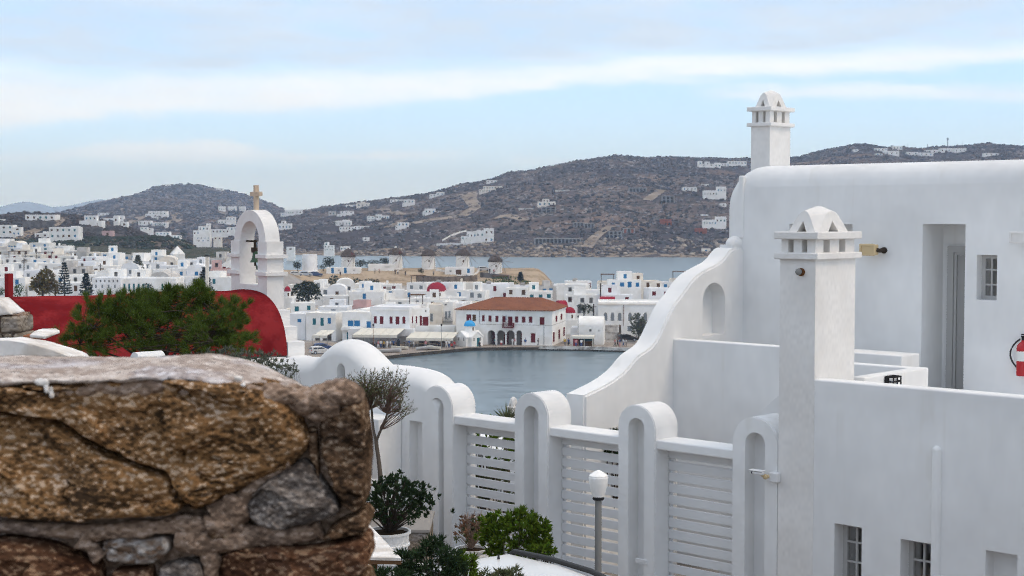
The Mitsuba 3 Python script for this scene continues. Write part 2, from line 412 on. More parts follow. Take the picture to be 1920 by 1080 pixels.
# ------------------------------------------------------------------ the hotel's own directions: a runs along the street front (right and towards the eye), b into the plot
TH = math.radians(43.1)
C, S = math.cos(TH), math.sin(TH)
LOC = np.array([[C, S, 0, 0], [-S, C, 0, 0], [0, 0, 1, 0], [0, 0, 0, 1.0]])
B0 = 14.54                       # distance of the street front


PITCH = math.atan((540 - HOR) / F)


def slope(v):
    """Rise per metre of distance of the sight line through row v of the photograph."""
    return math.tan(math.atan((540 - v) / F) - PITCH)


def side(u, v=660):
    return (u - 960) / F * (math.cos(PITCH) - slope(v) * math.sin(PITCH))


def A(u, b, v=660):
    r = side(u, v)
    return b * (r * C - S) / (C + r * S)


def Bof(u, a, v=660):
    r = side(u, v)
    return a * (C + r * S) / (r * C - S)


def ZZ(v, a, b):
    return H + slope(v) * (-a * S + b * C)


def P(u, v, y):
    return np.array([side(u, v) * y, y, H + slope(v) * y])


# ------------------------------------------------------------------ ground, sea, hills
def lerp(x, xs, ys):
    return np.interp(x, xs, ys)


def sstep(a, b, x):
    t = np.clip((np.asarray(x, float) - a) / (b - a), 0, 1)
    return t * t * (3 - 2 * t)


def slope_z(x, y):
    """The near hillside with the street, falling to the harbour."""
    z = lerp(y, [-60, -5, 4.4, 6.6, 12, 21, 60, 150, 190, 215], [26.9, 26.5, 26.3, 23.3, 23.2, 23.1, 17.5, 6.0, 0.6, -3])
    return z


def town_z(x, y):
    mid = lerp(y, [290, 318, 400, 465, 485, 502, 515, 535, 548, 575], [0.5, 0.57, 3.4, 5.6, 6.3, 8.9, 9.2, 8.9, 6.0, -3])
    right = lerp(y, [290, 325, 400, 430, 455, 490], [0.5, 0.57, 4.2, 4.6, 2.0, -3])
    left = lerp(y, [250, 300, 350, 450, 600, 660, 720], [1.25, 3.5, 8.0, 10.6, 13.6, 14.2, 12.0])
    lim = lerp(x, [-230, -170, -140, -112, -98, -80], [30, 13.2, 12.0, 9.6, 8.4, 8.3])
    left = np.where(np.asarray(y) > 440, np.minimum(left, lim + 3.0 * (1 - sstep(440, 520, y))), left)
    left = left - sstep(-132, -112, x) * sstep(530, 580, y) * 20
    w = sstep(-74, -60, x)
    r = sstep(8, 22, x)
    return left * (1 - w) + (mid * (1 - r) + right * r) * w


FARX, FARU = 1900.0, [(-400, 445), (200, 450), (380, 440), (440, 425), (520, 407), (560, 398), (600, 393), (640, 386), (690, 380), (730, 374), (790, 365), (840, 355), (870, 347), (910, 340), (950, 329), (1000, 320), (1060, 306), (1110, 297), (1150, 294), (1200, 297),
                      (1260, 297), (1320, 299), (1380, 301), (1440, 302), (1480, 301), (1520, 293), (1590, 282), (1640, 290), (1700, 292), (1770, 284), (1830, 279), (1870, 283), (1920, 292), (2100, 325), (2400, 345), (2800, 400)]
LEFTX, LEFTU = 2700.0, [(-900, 400), (-300, 398), (60, 406), (105, 400), (150, 388), (200, 375), (250, 366), (275, 358), (290, 350), (320, 347.5), (375, 347.5), (400, 355), (440, 362), (480, 372), (515, 385), (530, 393), (560, 402), (620, 412), (700, 430)]


def ridge(tab, Y):
    t = np.array(tab, float)
    return (t[:, 0] - 960) / F * Y, H - (t[:, 1] - HOR) / F * Y


def rough(x, y, s, seed):
    return meshkit.fbm(np.stack([np.asarray(x) / s, np.asarray(y) / s, np.zeros_like(np.asarray(x, float))], -1), 5, seed) - 0.5


def far_z(x, y):
    rx, rz = ridge(FARU, FARX)
    sh = lerp(x, [-450, -300, -180, -60, 0, 80, 300, 700], [1180, 1120, 1040, 1000, 985, 978, 970, 960])
    s = np.clip((y - sh) / (FARX - sh), 0, 1.6)
    hgt = np.interp(x * FARX / np.maximum(y, 600) * 0.45 + x * 0.55, rx, rz)
    prof = np.where(s < 1, np.sin(np.clip(s, 0, 1) * np.pi / 2) ** 1.05, 1 - 0.5 * np.maximum(s - 1, 0) ** 1.2)
    z = hgt * prof + 24 * rough(x, y, 230, 5) * np.clip(s * 4, 0, 1) * np.clip((1.12 - s) * 4, 0.12, 1) + 5 * rough(x, y, 34, 9) * np.clip(s * 9, 0.15, 1)
    return np.where(y < sh - 2, -6, z)


def peak_z(x, y):
    rx, rz = ridge(LEFTU, LEFTX)
    sh = 1250.0
    s = np.clip((y - sh) / (LEFTX - sh), 0, 1.5)
    hgt = np.interp(x * LEFTX / np.maximum(y, 900) * 0.6 + x * 0.4, rx, rz)
    prof = np.where(s < 1, 0.36 * np.sin(np.clip(s, 0, 1) * np.pi / 2) + 0.64 * s ** 2.2, 1 - (s - 1))
    z = hgt * prof + 20 * rough(x, y, 260, 15) * np.clip(s * 4, 0, 1) * np.clip((1.1 - s) * 4, 0.1, 1) + 6 * rough(x, y, 45, 19) * np.clip(s * 9, 0.1, 1)
    return np.where(y < sh - 2, -6, z)


def head_z(x, y):
    """The scrubby headland behind the left half of the town."""
    crest = lerp(x, [-420, -215, -195, -172, -158, -153, -148, -144, -139, -134], [14, 15.5, 16.8, 17.6, 17.2, 15.0, 11.8, 8.4, 5.0, -6])
    k = np.exp(-np.abs((y - 690) / 62.0) ** 3)
    return -6 + (crest + 6) * k + 2.5 * rough(x, y, 22, 29) * k


def back_z(x, y):
    """The slope with villas further up on the left."""
    rx = np.array([-520, -308, -298, -275, -262, -250, -232, -215, -205, -196])
    rz = np.array([27, 28, 29.6, 28.3, 27.5, 26.5, 21.0, 13, 4, -6])
    s = np.clip((y - 640) / 260.0, 0, 1.4)
    hgt = np.interp(x * 900.0 / np.maximum(y, 500), rx, rz)
    return np.where(y < 640, -6, lerp(s, [0, 0.25, 1.0, 1.4], [8, 14, 1, 0]) * 0 + np.minimum(hgt, 11.5 + (hgt - 11.5) * np.clip(s, 0, 1)) - 10 * np.clip(s - 1, 0, 1) + 2.0 * rough(x, y, 30, 39))


SURF = [slope_z, town_z, far_z, peak_z, head_z, back_z]


def hit(u, v, y0=255.0, y1=2750.0, surf=None):
    """Where the line of sight at this place of the photograph meets the ground."""
    ys = np.arange(y0, y1, 1.0)
    x, z = side(u, v) * ys, H + slope(v) * ys
    g = np.max([s(x, ys) for s in (surf or [town_z, far_z, peak_z, head_z, back_z])], axis=0)
    k = np.nonzero(g >= z)[0]
    if len(k) == 0:
        k = [int(np.argmin(z - g))]
    return np.array([x[k[0]], ys[k[0]], g[k[0]]])


def terrain(fn, x0, x1, nx, y0, y1, ny, warp=1.0):
    ys = y0 + (y1 - y0) * np.linspace(0, 1, ny) ** warp
    Y, X = np.meshgrid(ys, np.linspace(x0, x1, nx), indexing='ij')
    return grid_mesh(X, Y, fn(X, Y))


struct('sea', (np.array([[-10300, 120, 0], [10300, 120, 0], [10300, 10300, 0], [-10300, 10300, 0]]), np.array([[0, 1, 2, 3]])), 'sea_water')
struct('hillside', terrain(lambda x, y: slope_z(x, y) + 0.10 * rough(x, y, 3.0, 2) - 0.03, -160, 160, 120, -70, 214, 140), 'street_ground', True)
struct('town_terrain', terrain(lambda x, y: town_z(x, y) + 0.4 * rough(x, y, 9, 3) * sstep(330, 345, y), -280, 75, 180, 317, 725, 200), 'town_ground', True)
struct('headland', terrain(head_z, -420, -128, 150, 610, 800, 100), 'headland_ground', True)
struct('hill', terrain(back_z, -520, -140, 190, 641, 1000, 130), 'scrub_ground', True, 'brown slope with villas and a stone walled road at the far left')
struct('hill_001', terrain(far_z, -560, 1150, 620, 955, 2200, 330, 1.25), 'scrub_ground', True, 'broad brown scrub hill across the bay')
struct('hill_002', terrain(peak_z, -1900, 40, 380, 1245, 3000, 240, 1.2), 'scrub_ground', True, 'distant hill with a rocky summit behind the chapel bell arch')
for tab, Y, w in (([(-700, 402), (-300, 397), (-100, 393), (-30, 391), (0, 388), (25, 382), (50, 377), (75, 381), (100, 389), (120, 398), (140, 405)], 9000.0, 600),
                  ([(20, 404), (70, 394), (100, 388), (130, 385), (160, 379), (190, 374), (215, 378), (260, 388), (330, 396), (400, 406)], 9700.0, 500)):
    rx, rz = ridge(tab, Y)
    xs = np.linspace(rx[0], rx[-1], 90)
    X, K = np.meshgrid(xs, np.linspace(0, 1, 14), indexing='ij')
    Z = np.interp(X, rx, rz)
    Z = Z + 22 * rough(X, K * 0, 260, 3) * np.clip(Z / 60, 0, 1)
    struct('island', grid_mesh(X, Y + w * (K - 0.5), np.maximum(Z, 0) * np.sin(K * np.pi) ** 0.8 - 2 * (K == 0) - 2 * (K == 1)), 'far_rock', True)

# quay: a paved sheet with a vertical edge in the water
qe = [hit2 for hit2 in [(560, 706), (640, 690), (700, 676.5), (760, 669.5), (800, 665.5), (850, 661), (881, 657.8), (940, 657), (1010, 657), (1090, 658), (1160, 660), (1250, 663), (1400, 668), (1600, 678)]]
qx = np.array([side(u, v) * -H / slope(v) for u, v in qe]); qy = np.array([-H / slope(v) for u, v in qe])
qx = np.concatenate([[qx[0] - 70], qx]); qy = np.concatenate([[qy[0] - 25], qy])
QZ = 0.60


def quay_mesh(i0, i1, z0, z1, w, out=0.0):
    v, f = [], []
    for k in range(i0, i1 + 1):
        v += [(qx[k], qy[k] - out, z0), (qx[k], qy[k] - out, z1), (qx[k], qy[k] + w, z1), (qx[k], qy[k] + w, z0)]
    for k in range(i1 - i0):
        a, b = 4 * k, 4 * k + 4
        f += [(a, b, b + 1, a + 1), (a + 1, b + 1, b + 2, a + 2), (a + 2, b + 2, b + 3, a + 3)]
    return v, np.array(f)


n = len(qx) - 1
struct('quay', (np.array([(qx[k], qy[k] + 0.3, QZ) for k in range(n + 1)] + [(qx[k], max(qy[k] + 12, 319), QZ) for k in range(n + 1)]),
                np.array([[k, k + 1, n + 2 + k, n + 1 + k] for k in range(n)])), 'quay_stone')
struct('quay_edge', quay_mesh(0, n, -1.5, QZ + 0.03, 0.5), 'quay_edge')
struct('quay_edge', quay_mesh(9, n, 0.30, QZ + 0.34, 0.7, 0.12), 'pale_edge', label='whitewashed lip of the quay in front of the square')


# ------------------------------------------------------------------ the whitewashed hotel on the right
def Lput(parent, name, mesh, bsdf, smooth=40, label=None):
    return part(parent, name, mesh, bsdf, smooth, label, LOC)


aS = A(1097, 15.5)                       # face of the sweeping wall that runs away from the street
bH = Bof(1392, aS)                       # front of the upper storey
house = thing('whitewashed_hotel', 'large white plastered hotel building with sweeping curved wall and two lantern chimneys', 'building')
aH = A(1360, bH) - 0.10
zTop = ZZ(311, A(1392, bH), bH)
FLOOR = ZZ(732, A(1760, bH), bH) - 0.05
rw, arcw = 0.32, []
for y in (bH + rw, bH + 7 - rw):
    for z in (22.0 + rw, zTop - rw):
        arcw.append(np.array([aH + 12 - rw, y, z]) + _ball * rw)
    arcw.append(np.array([aH + rw, y, 22.0 + rw]) + _ball * rw)
    for t_ in np.linspace(0, math.pi / 2, 7):
        arcw.append(np.array([aH + rw + 0.34 * (1 - math.cos(t_)), y, zTop - rw - 0.34 * (1 - math.sin(t_))]) + _ball * rw)
wall = Manifold.hull_points(np.vstack(arcw))


def recess(u0, u1, v0, v1, b, depth, m):
    a0, a1 = A(u0, b), A(u1, b)
    z0, z1 = ZZ(v1, a0, b), ZZ(v0, (a0 + a1) / 2, b)
    return m - soft(a0, a1, b - 0.5, b + depth, z0, z1, 0.012), (a0, a1, z0, z1)


wall, dr1 = recess(1727, 1807, 420, 760, bH, 0.62, wall)
wall, dr2 = recess(1478, 1596, 420, 760, bH, 0.55, wall)
wall, wn1 = recess(1829, 1867, 478, 562, bH, 0.20, wall)
# the room behind the upper window
wall = wall - block(aH + 0.6, aH + 11.4, bH + 0.80, bH + 6.5, FLOOR, zTop - 0.45)
wall = wall - block(wn1[0] + 0.03, wn1[1] - 0.03, bH + 0.15, bH + 1.0, wn1[2] + 0.03, wn1[3] - 0.03)
Lput(house, 'upper_wall', wall, 'plaster')
# roof-edge downpipe covered in plaster
ap = A(1388, bH)
Lput(house, 'downpipe', soft(ap - 0.045, ap + 0.05, bH - 0.028, bH + 0.06, ZZ(447, ap, bH), zTop - 0.15, 0.025), 'plaster')
# doors in the deep recesses
for k, (a0, a1, z0, z1) in enumerate((dr1, dr2)):
    d = (0.62, 0.55)[k]
    dt = ZZ(462, a1, bH + d)
    w0 = a0 + 0.10
    if k == 0:
        fr = block(w0, a1 + 0.5, bH + d - 0.07, bH + d + 0.02, z0 + 0.01, dt) - block(w0 + 0.09, a1 + 0.6, bH + d - 0.2, bH + d + 0.1, z0 - 1, dt - 0.09)
        Lput(house, 'door_frame', fr, 'frame_grey', False)
        fr2 = block(w0 + 0.092, a1 + 0.5, bH + d - 0.045, bH + d + 0.02, z0 + 0.01, dt - 0.092) - block(w0 + 0.13, a1 + 0.6, bH + d - 0.2, bH + d + 0.1, z0 - 1, dt - 0.13)
        Lput(house, 'door_frame', fr2, 'frame_grey', False)
        slab = block(w0 + 0.132, a1 + 0.5, bH + d - 0.02, bH + d + 0.02, z0 + 0.01, dt - 0.132)
        for zz in (0.15, 0.78, 1.45):
            slab = slab - block(w0 + 0.26, a1 + 0.6, bH + d - 0.1, bH + d - 0.008, z0 + 0.25 + zz, z0 + 0.25 + zz + 0.52)
        Lput(house, 'door', slab, 'door_grey', False, 'grey panelled door set deep in the recess')


def window(parent, box, b, depth, rows, cols=1, off=0.42, tint='dark_opening'):
    """A wooden casement at the back of a recess."""
    a0, a1, z0, z1 = box
    bw = b + depth - 0.05
    o = a0 + off * (a1 - a0) * 0
    fr = block(a0, a1, bw, bw + 0.06, z0, z1) - block(a0 + 0.055, a1 - 0.055, bw - 1, bw + 1, z0 + 0.055, z1 - 0.055)
    w = Lput(parent, 'window', fr, 'frame_grey', False)
    pane = block(a0 + 0.05, a1 - 0.05, bw + 0.035, bw + 0.045, z0 + 0.05, z1 - 0.05)
    k = key_for(w + '__pane'); scene[k] = put(pane, tint, False, LOC)
    for r in range(1, rows):
        zz = z0 + (z1 - z0) * r / rows
        k = key_for(w + '__glazing_bar'); scene[k] = put(block(a0 + 0.056, a1 - 0.056, bw + 0.005, bw + 0.03, zz - 0.011, zz + 0.011), 'frame_grey', False, LOC)
    k = key_for(w + '__glazing_bar'); am = a0 + (a1 - a0) * 0.5
    scene[k] = put(block(am - 0.012, am + 0.012, bw + 0.002, bw + 0.033, z0 + 0.056, z1 - 0.056), 'frame_grey', False, LOC)


window(house, wn1, bH, 0.20, 3)

# sweeping wall with its niche
prof_uv = [(1097, 742), (1115, 733), (1132, 725), (1148, 716), (1162, 706), (1173, 697), (1182, 687), (1189, 678), (1196, 669), (1204, 663), (1213, 658), (1222, 651), (1230, 643), (1236, 632), (1243, 618), (1250, 601), (1258, 584), (1268, 566), (1280, 552),
           (1293, 533), (1300, 523), (1308, 516), (1320, 508), (1335, 500), (1347, 494), (1356, 487), (1363, 478), (1367, 471), (1371, 466), (1384, 464)]
bb = [Bof(u, aS) for u, v in prof_uv]
zz = [ZZ(v, aS, b) for (u, v), b in zip(prof_uv, bb)]
bs = np.linspace(bb[0], bH + 0.1, 110)
zs = np.interp(bs, bb, zz)
zs = np.convolve(np.pad(zs, 2, 'edge'), np.ones(5) / 5, 'valid')
TW = 0.36
poly = [(bs[0], 22.0)] + [(bs[-1], 22.0)] + list(zip(bs[::-1], zs[::-1]))


def sweep_wall(inset, a0, a1):
    q = [(b, z - inset if z > 22.1 else z) for b, z in poly]
    q[0] = (q[0][0] + inset, q[0][1])
    q = [(b + (inset if abs(b - bs[0]) < 1e-6 else 0), z) for b, z in q]
    m = CrossSection([ccw(q)]).extrude(a1 - a0)
    # cross-section x -> b, y -> z, extrusion -> a
    return m.transform(np.array([[0, 0, 1, a0], [1, 0, 0, 0], [0, 1, 0, 0]], float))


sw = sweep_wall(0.03, aS - TW, aS) + sweep_wall(0.0, aS - TW + 0.03, aS - 0.03)
nb0, nb1 = Bof(1317, aS), Bof(1359, aS)
nz0 = ZZ(630, aS, nb0); nzt = ZZ(530, aS, (nb0 + nb1) / 2); nr = (nb1 - nb0) / 2
nich = [(nb0, nz0), (nb1, nz0)] + [(nb0 + nr + nr * math.cos(t), nzt - nr * 0.95 + nr * 0.95 * math.sin(t)) for t in np.linspace(0, math.pi, 20)]
cut = CrossSection([ccw(nich)]).extrude(0.6).transform(np.array([[0, 0, 1, aS - 0.24], [1, 0, 0, 0], [0, 1, 0, 0]], float))
Lput(house, 'sweeping_wall', sw - cut, 'plaster', 35)
kb = Bof(1369, aS)
Lput(house, 'wall_knob', Manifold.sphere(1, 32).scale((0.12, 0.20, 0.12)).translate((aS - 0.13, bH - 0.02, ZZ(457, aS, bH))) + block(aS - 0.3, aS - 0.04, bH - 0.2, bH + 0.05, ZZ(492, aS, bH), ZZ(459, aS, bH)), 'plaster')

# terrace walls between the sweeping wall and the chimney
bt = Bof(1262, aS)
zt = ZZ(635.5, aS, bt)
Lput(house, 'terrace_wall', soft(aS - 0.05, A(1475, bt), bt, bt + 0.20, 22.0, zt, 0.02), 'plaster')
bq = B0 + 1.05
q0, q1 = A(1352, bq), A(1470, bq)
flank = prism([(q0, 22.5), (q1, 22.5), (q1, ZZ(733, q1, bq)), (q0, ZZ(840, q0, bq))], bq, bq + 0.13)
Lput(house, 'stair_wall', flank, 'plaster', False)
bB = 17.0
aB = A(1742, bB); zB = ZZ(689, aB, bB)
Lput(house, 'terrace_wall', soft(aB - 0.16, aB, B0 + 0.9, bB, FLOOR - 0.3, zB, 0.02), 'plaster')
Lput(house, 'terrace_wall', soft(A(1590, bB) - 0.6, aB - 0.02, bB - 0.16, bB - 0.002, FLOOR - 0.3, zB - 0.004, 0.02), 'plaster')
bA = 18.3
Lput(house, 'terrace_wall', soft(A(1580, bA) - 0.5, A(1708, bA), bA - 0.25, bA + 0.25, FLOOR - 0.3, ZZ(660, A(1640, bA), bA), 0.02), 'plaster')

# lower front: wall, terrace floor and parapet
aL0, aL1 = A(1461, B0), A(1461, B0) + 8.0
zPar = ZZ(711, A(1530, B0), B0)
front = soft(aL0, aL1, B0, B0 + 0.5, 21.5, zPar, 0.022) + soft(aL0, aL1, B0, B0 + 0.34, 21.5, zPar, 0.022)
front = block(aL0, aL1, B0 + 0.02, B0 + 2.0, 21.5, FLOOR) + soft(aL0, aL1, B0, B0 + 0.22, 21.5, zPar, 0.025)
front, w1 = recess(1568, 1620, 985, 1130, B0, 0.24, front)
front, w2 = recess(1693, 1751, 1015, 1180, B0, 0.24, front)
front, w3 = recess(1854, 1914, 1036, 1200, B0, 0.20, front)
front = front - block(aL0 + 0.5, aL1 - 0.3, B0 + 0.42, B0 + 2.1, 21.7, FLOOR - 0.15)        # the rooms behind the lower windows
for q_ in (w1, w2):
    front = front - block(q_[0] + 0.03, q_[1] - 0.03, B0 + 0.2, B0 + 0.6, q_[2] + 0.03, q_[3] - 0.03)
Lput(house, 'front_wall', front, 'plaster')
for e0, e1 in ((aL0 + 0.01, aL0 + 0.5), (aL1 - 0.3, aL1 - 0.01)):
    Lput(house, 'side_wall', block(e0, e1, B0 + 2.002, bH + 0.02, 21.5, FLOOR - 0.402), 'plaster', False)
Lput(house, 'terrace_floor', block(aL0, aL1, B0 + 2.002, bH + 0.05, FLOOR - 0.4, FLOOR - 0.02), 'plaster', False)
window(house, w1, B0, 0.24, 4)
window(house, w2, B0, 0.24, 4)
pa = A(1760, B0); pz = ZZ(836, pa, B0)
Lput(house, 'wall_pipe', Manifold.hull_points(np.vstack([np.array([pa, B0 + 0.0, z]) + _ball * 0.052 for z in (21.6, pz - 0.05)])), 'plaster', True, 'plastered over pipe with a rounded top on the front wall')


def lantern(parent, name, a0, a1, b0, b1, zbot, zl, zs0, zs1, zl2, ztop, over, bsdf, label, stem=True):
    """A Cycladic chimney: shaft, ledge, slotted lantern, ledge, groined cap with triangular vents."""
    ch = Lput(parent, name, block(a0, a1, b0, b1, zbot, zl), bsdf, False, label)

    def sub(nm, mesh, smooth=40):
        k = key_for(ch + '__' + nm); scene[k] = put(mesh, bsdf, smooth, LOC)
    sub('ledge', chamfer(a0 - over, a1 + over, b0 - over, b1 + over, zl, zs0, 0.008), False)
    e = 0.01
    m = block(a0 + e, a1 - e, b0 + e, b1 - e, zs0, zs1)
    wa, wb = a1 - a0 - 2 * e, b1 - b0 - 2 * e
    for f0, f1 in ((0.20, 0.36), (0.60, 0.76)):
        m = m - block(a0 + e + wa * f0, a0 + e + wa * f1, b0 - 1, b1 + 1, zs0 + 0.006, zs1 - 0.006) - block(a0 - 1, a1 + 1, b0 + e + wb * f0, b0 + e + wb * f1, zs0 + 0.006, zs1 - 0.006)
    sub('lantern', m, False)
    sub('ledge', chamfer(a0 - over, a1 + over, b0 - over, b1 + over, zs1, zl2, 0.008), False)
    pts, hh = [], ztop - zl2
    g = [(-1, 0), (-0.80, 0.22), (-0.60, 0.46), (-0.42, 0.64), (-0.22, 0.77), (0, 0.81)]
    g = g + [(-x, z) for x, z in g[-2::-1]]
    ca, cb, ra, rb = (a0 + a1) / 2, (b0 + b1) / 2, (a1 - a0) / 2 + over * 0.25, (b1 - b0) / 2 + over * 0.25
    for x, z in g:
        for sgn in (-1, 1):
            pts += [(ca + ra * x * 0.70, cb + sgn * rb * (0.80 - 0.16 * z), zl2 + hh * z), (ca + sgn * ra * (0.80 - 0.16 * z), cb + rb * x * 0.70, zl2 + hh * z)]
    pts += [(ca + 0.12 * ra * math.cos(t), cb + 0.12 * rb * math.sin(t), zl2 + hh * 0.985) for t in np.linspace(0, 6.28, 12)] + [(ca, cb, ztop)]
    cap = Manifold.hull_points(np.array(pts))
    ta, tb, th = ra * 0.25, rb * 0.25, hh * 0.42
    cap = cap - prism([(ca - ta, zl2 - 0.001), (ca + ta, zl2 - 0.001), (ca, zl2 + th)], b0 - 1, b1 + 1)
    pr = CrossSection([ccw([(cb - tb, zl2 - 0.001), (cb + tb, zl2 - 0.001), (cb, zl2 + th)])]).extrude(4).transform(np.array([[0, 0, 1, ca - 2], [1, 0, 0, 0], [0, 1, 0, 0]], float))
    sub('cap', cap - pr, 25)
    return ch


c1a1 = A(1528, B0)
c1b1 = Bof(1602, c1a1)
zc = lambda v: ZZ(v, c1a1, B0)
lantern(house, 'chimney', aL0 + 0.004, c1a1, B0 - 0.004, c1b1, 22.0, zc(487), zc(475), zc(449), zc(435), zc(386), 0.055, 'chimney_plaster', 'tall square chimney rising from the front parapet')
c2b = bH + 1.4
c2a1 = A(1440, c2b)
c2a0, c2b1 = A(1405, c2b), Bof(1478, c2a1)
zc2 = lambda v: ZZ(v, c2a1, c2b)
lantern(house, 'chimney', c2a0, c2a1, c2b, c2b1, zTop - 0.4, zc2(236), zc2(229), zc2(207), zc2(199), zc2(166), 0.055, 'chimney_plaster', 'chimney on the flat roof, seen against the sky')

# lamps, camera, extinguisher on the walls
def floodlight(a, b, z, label, s=1.0, rot=0.0, glass='yellowed'):
    t = thing('wall_floodlight', label, 'lamp')
    M = LOC @ frame(a, b, z, rot)
    part(t, 'housing', chamfer(-0.17 * s, 0.06 * s, -0.24 * s, -0.12 * s, -0.075 * s, 0.075 * s, 0.012 * s), glass, False, M=M)
    part(t, 'rim', chamfer(-0.18 * s, 0.07 * s, -0.255 * s, -0.238 * s, -0.085 * s, 0.085 * s, 0.008 * s) - block(-0.15 * s, 0.04 * s, -1, 1, -0.055 * s, 0.055 * s), glass, False, M=M)
    part(t, 'bracket', join(tube([(0.05 * s, -0.18 * s, 0), (0.075 * s, -0.14 * s, -0.01), (0.085 * s, -0.03 * s, -0.01)], 0.03 * s, 8), Manifold.cylinder(0.03, 0.045 * s, 0.045 * s, 16).rotate((90, 0, 0)).translate((0.085 * s, 0.0, -0.01))), 'bark_dark', 30, M=M)
    return t


fa = A(1652, bH)
floodlight(fa - 0.05, bH, ZZ(468, fa, bH), 'yellowed plastic floodlight on a rusty bracket left of the deep door recess')
fa = A(1924, bH)
floodlight(fa, bH, ZZ(445, fa, bH), 'pale wall floodlight cut by the right edge of the picture', 0.9, 0, 'chimney_plaster')
fa = A(1502, B0)
t = thing('bulkhead_lamp', 'small weathered round lamp high on the front face of the tall chimney', 'lamp')
M = LOC @ frame(fa, B0, ZZ(510, fa, B0))
part(t, 'base', Manifold.cylinder(0.03, 0.045, 0.045, 20).rotate((90, 0, 0)), 'rust', 30, M=M)
part(t, 'glass', Manifold.sphere(0.034, 20).scale((1, 1.5, 1.15)).translate((-0.004, -0.06, 0.004)), 'lamp_grey', True, M=M)
fb = bB - 0.75
fz = ZZ(714, aB, fb)
t = thing('terrace_lamp', 'small dark caged lamp on the low terrace wall behind the parapet', 'lamp')
fb = Bof(1667, aB)
M = LOC @ frame(aB, fb, ZZ(714, aB, fb), 90)
part(t, 'cage', join(*[tube([(-0.10, -0.03, zz_), (-0.09, -0.11, zz_), (0.09, -0.11, zz_), (0.10, -0.03, zz_)], 0.010, 6) for zz_ in (-0.055, 0.0, 0.055)] + [tube([(x, -0.112, -0.06), (x, -0.112, 0.06)], 0.010, 6) for x in (-0.088, 0.0, 0.088)]), 'iron_dark', False, M=M)
part(t, 'back_plate', chamfer(-0.11, 0.11, -0.035, 0.0, -0.065, 0.065, 0.01), 'iron_dark', False, M=M)
part(t, 'glass', chamfer(-0.07, 0.07, -0.09, -0.036, -0.045, 0.045, 0.01), 'globe', False, M=M)

ca_ = A(1459, B0); cz_ = ZZ(893, ca_, B0)
t = thing('security_camera', 'white security camera on a rusty arm beside the last fence arch', 'camera')
M = LOC @ frame(ca_, B0, cz_)
part(t, 'junction_box', chamfer(-0.055, 0.055, -0.09, 0.0, -0.06, 0.05, 0.008), 'slat_white', False, M=M)
part(t, 'arm', join(tube([(-0.05, -0.07, 0.0), (-0.09, -0.12, 0.005), (-0.11, -0.16, 0.03)], 0.020, 8), Manifold.sphere(0.032, 16).translate((-0.08, -0.12, 0.0))), 'yellowed', 30, M=M)
part(t, 'body', chamfer(-0.215, -0.07, -0.20, -0.14, 0.022, 0.065, 0.012), 'slat_white', False, M=M)
part(t, 'sun_shield', chamfer(-0.25, -0.07, -0.215, -0.125, 0.067, 0.076, 0.003), 'slat_white', False, M=M)
part(t, 'lens', Manifold.cylinder(0.012, 0.022, 0.022, 16).rotate((0, -90, 0)).translate((-0.214, -0.17, 0.043)), 'glass_dark', 30, M=M)

ea = A(1919, bH); ez = ZZ(703, ea, bH)
t = thing('fire_extinguisher', 'red fire extinguisher with a black hose hung on the hotel wall', 'extinguisher')
M = LOC @ frame(ea + 0.04, bH - 0.10, ez)
part(t, 'cylinder', lathe([(0, 0), (0.078, 0), (0.085, 0.012), (0.085, 0.37), (0.075, 0.41), (0.045, 0.445), (0.028, 0.455), (0.028, 0.475), (0, 0.475)], 32), 'extinguisher_red', 35, M=M)
part(t, 'label', lathe([(0.0865, 0.20), (0.0866, 0.33)], 32), 'paper', True, M=M)
part(t, 'valve', join(cyl(0, 0, 0.475, 0.515, 0.022), chamfer(-0.03, 0.10, -0.012, 0.012, 0.515, 0.535, 0.004), chamfer(-0.03, 0.11, -0.010, 0.010, 0.545, 0.560, 0.003)), 'iron_dark', 30, M=M)
tt = np.linspace(0, 1, 16)
part(t, 'hose', tube([(-0.03 - 0.135 * math.sin(math.pi * min(1, s * 1.02)) ** 0.8, -0.03, 0.49 - 0.42 * s) for s in tt], 0.012, 8), 'rubber', True, M=M)
part(t, 'hook', chamfer(-0.02, 0.02, 0.05, 0.10, 0.40, 0.46, 0.004), 'iron_dark', False, M=M)

# ------------------------------------------------------------------ arched street fence
GZ = 23.15
fence = thing('arched_fence', 'white plastered street fence of round topped pillars with horizontal slat panels', 'fence')
pil = [(797, 848, 723, 752), (964, 1028, 737, 790), (1159, 1229, 759, 812), (1374, 1457, 782, 836)]
TK = 0.47
pa0 = [A(p[0], B0) for p in pil]; pa1 = [A(p[1], B0) for p in pil]
for i, (u0, u1, vt, vs) in enumerate(pil):
    a0, a1 = pa0[i], pa1[i]
    if i == 0: a0 = a1 - 0.62
    if i == 3: a1 = aL0 + 0.002
    r = (a1 - a0) / 2
    zt_ = ZZ(vt, (a0 + a1) / 2, B0)
    arch = lambda rr, top, zb: [(a0 + r - rr, zb), (a0 + r + rr, zb)] + [(a0 + r + rr * math.cos(t), top - rr + rr * math.sin(t)) for t in np.linspace(0, math.pi, 30)]
    m = prism(arch(r, zt_, 22.3), B0 + 0.012, B0 + TK - 0.012) + prism(arch(r - 0.012, zt_ - 0.012, 22.3), B0, B0 + TK)
    ri = r * 0.43
    m = m - prism(arch(ri, zt_ - r * 0.56, 22.5), B0 - 1, B0 + 0.20)
    Lput(fence, 'pillar', m, 'plaster', 30)
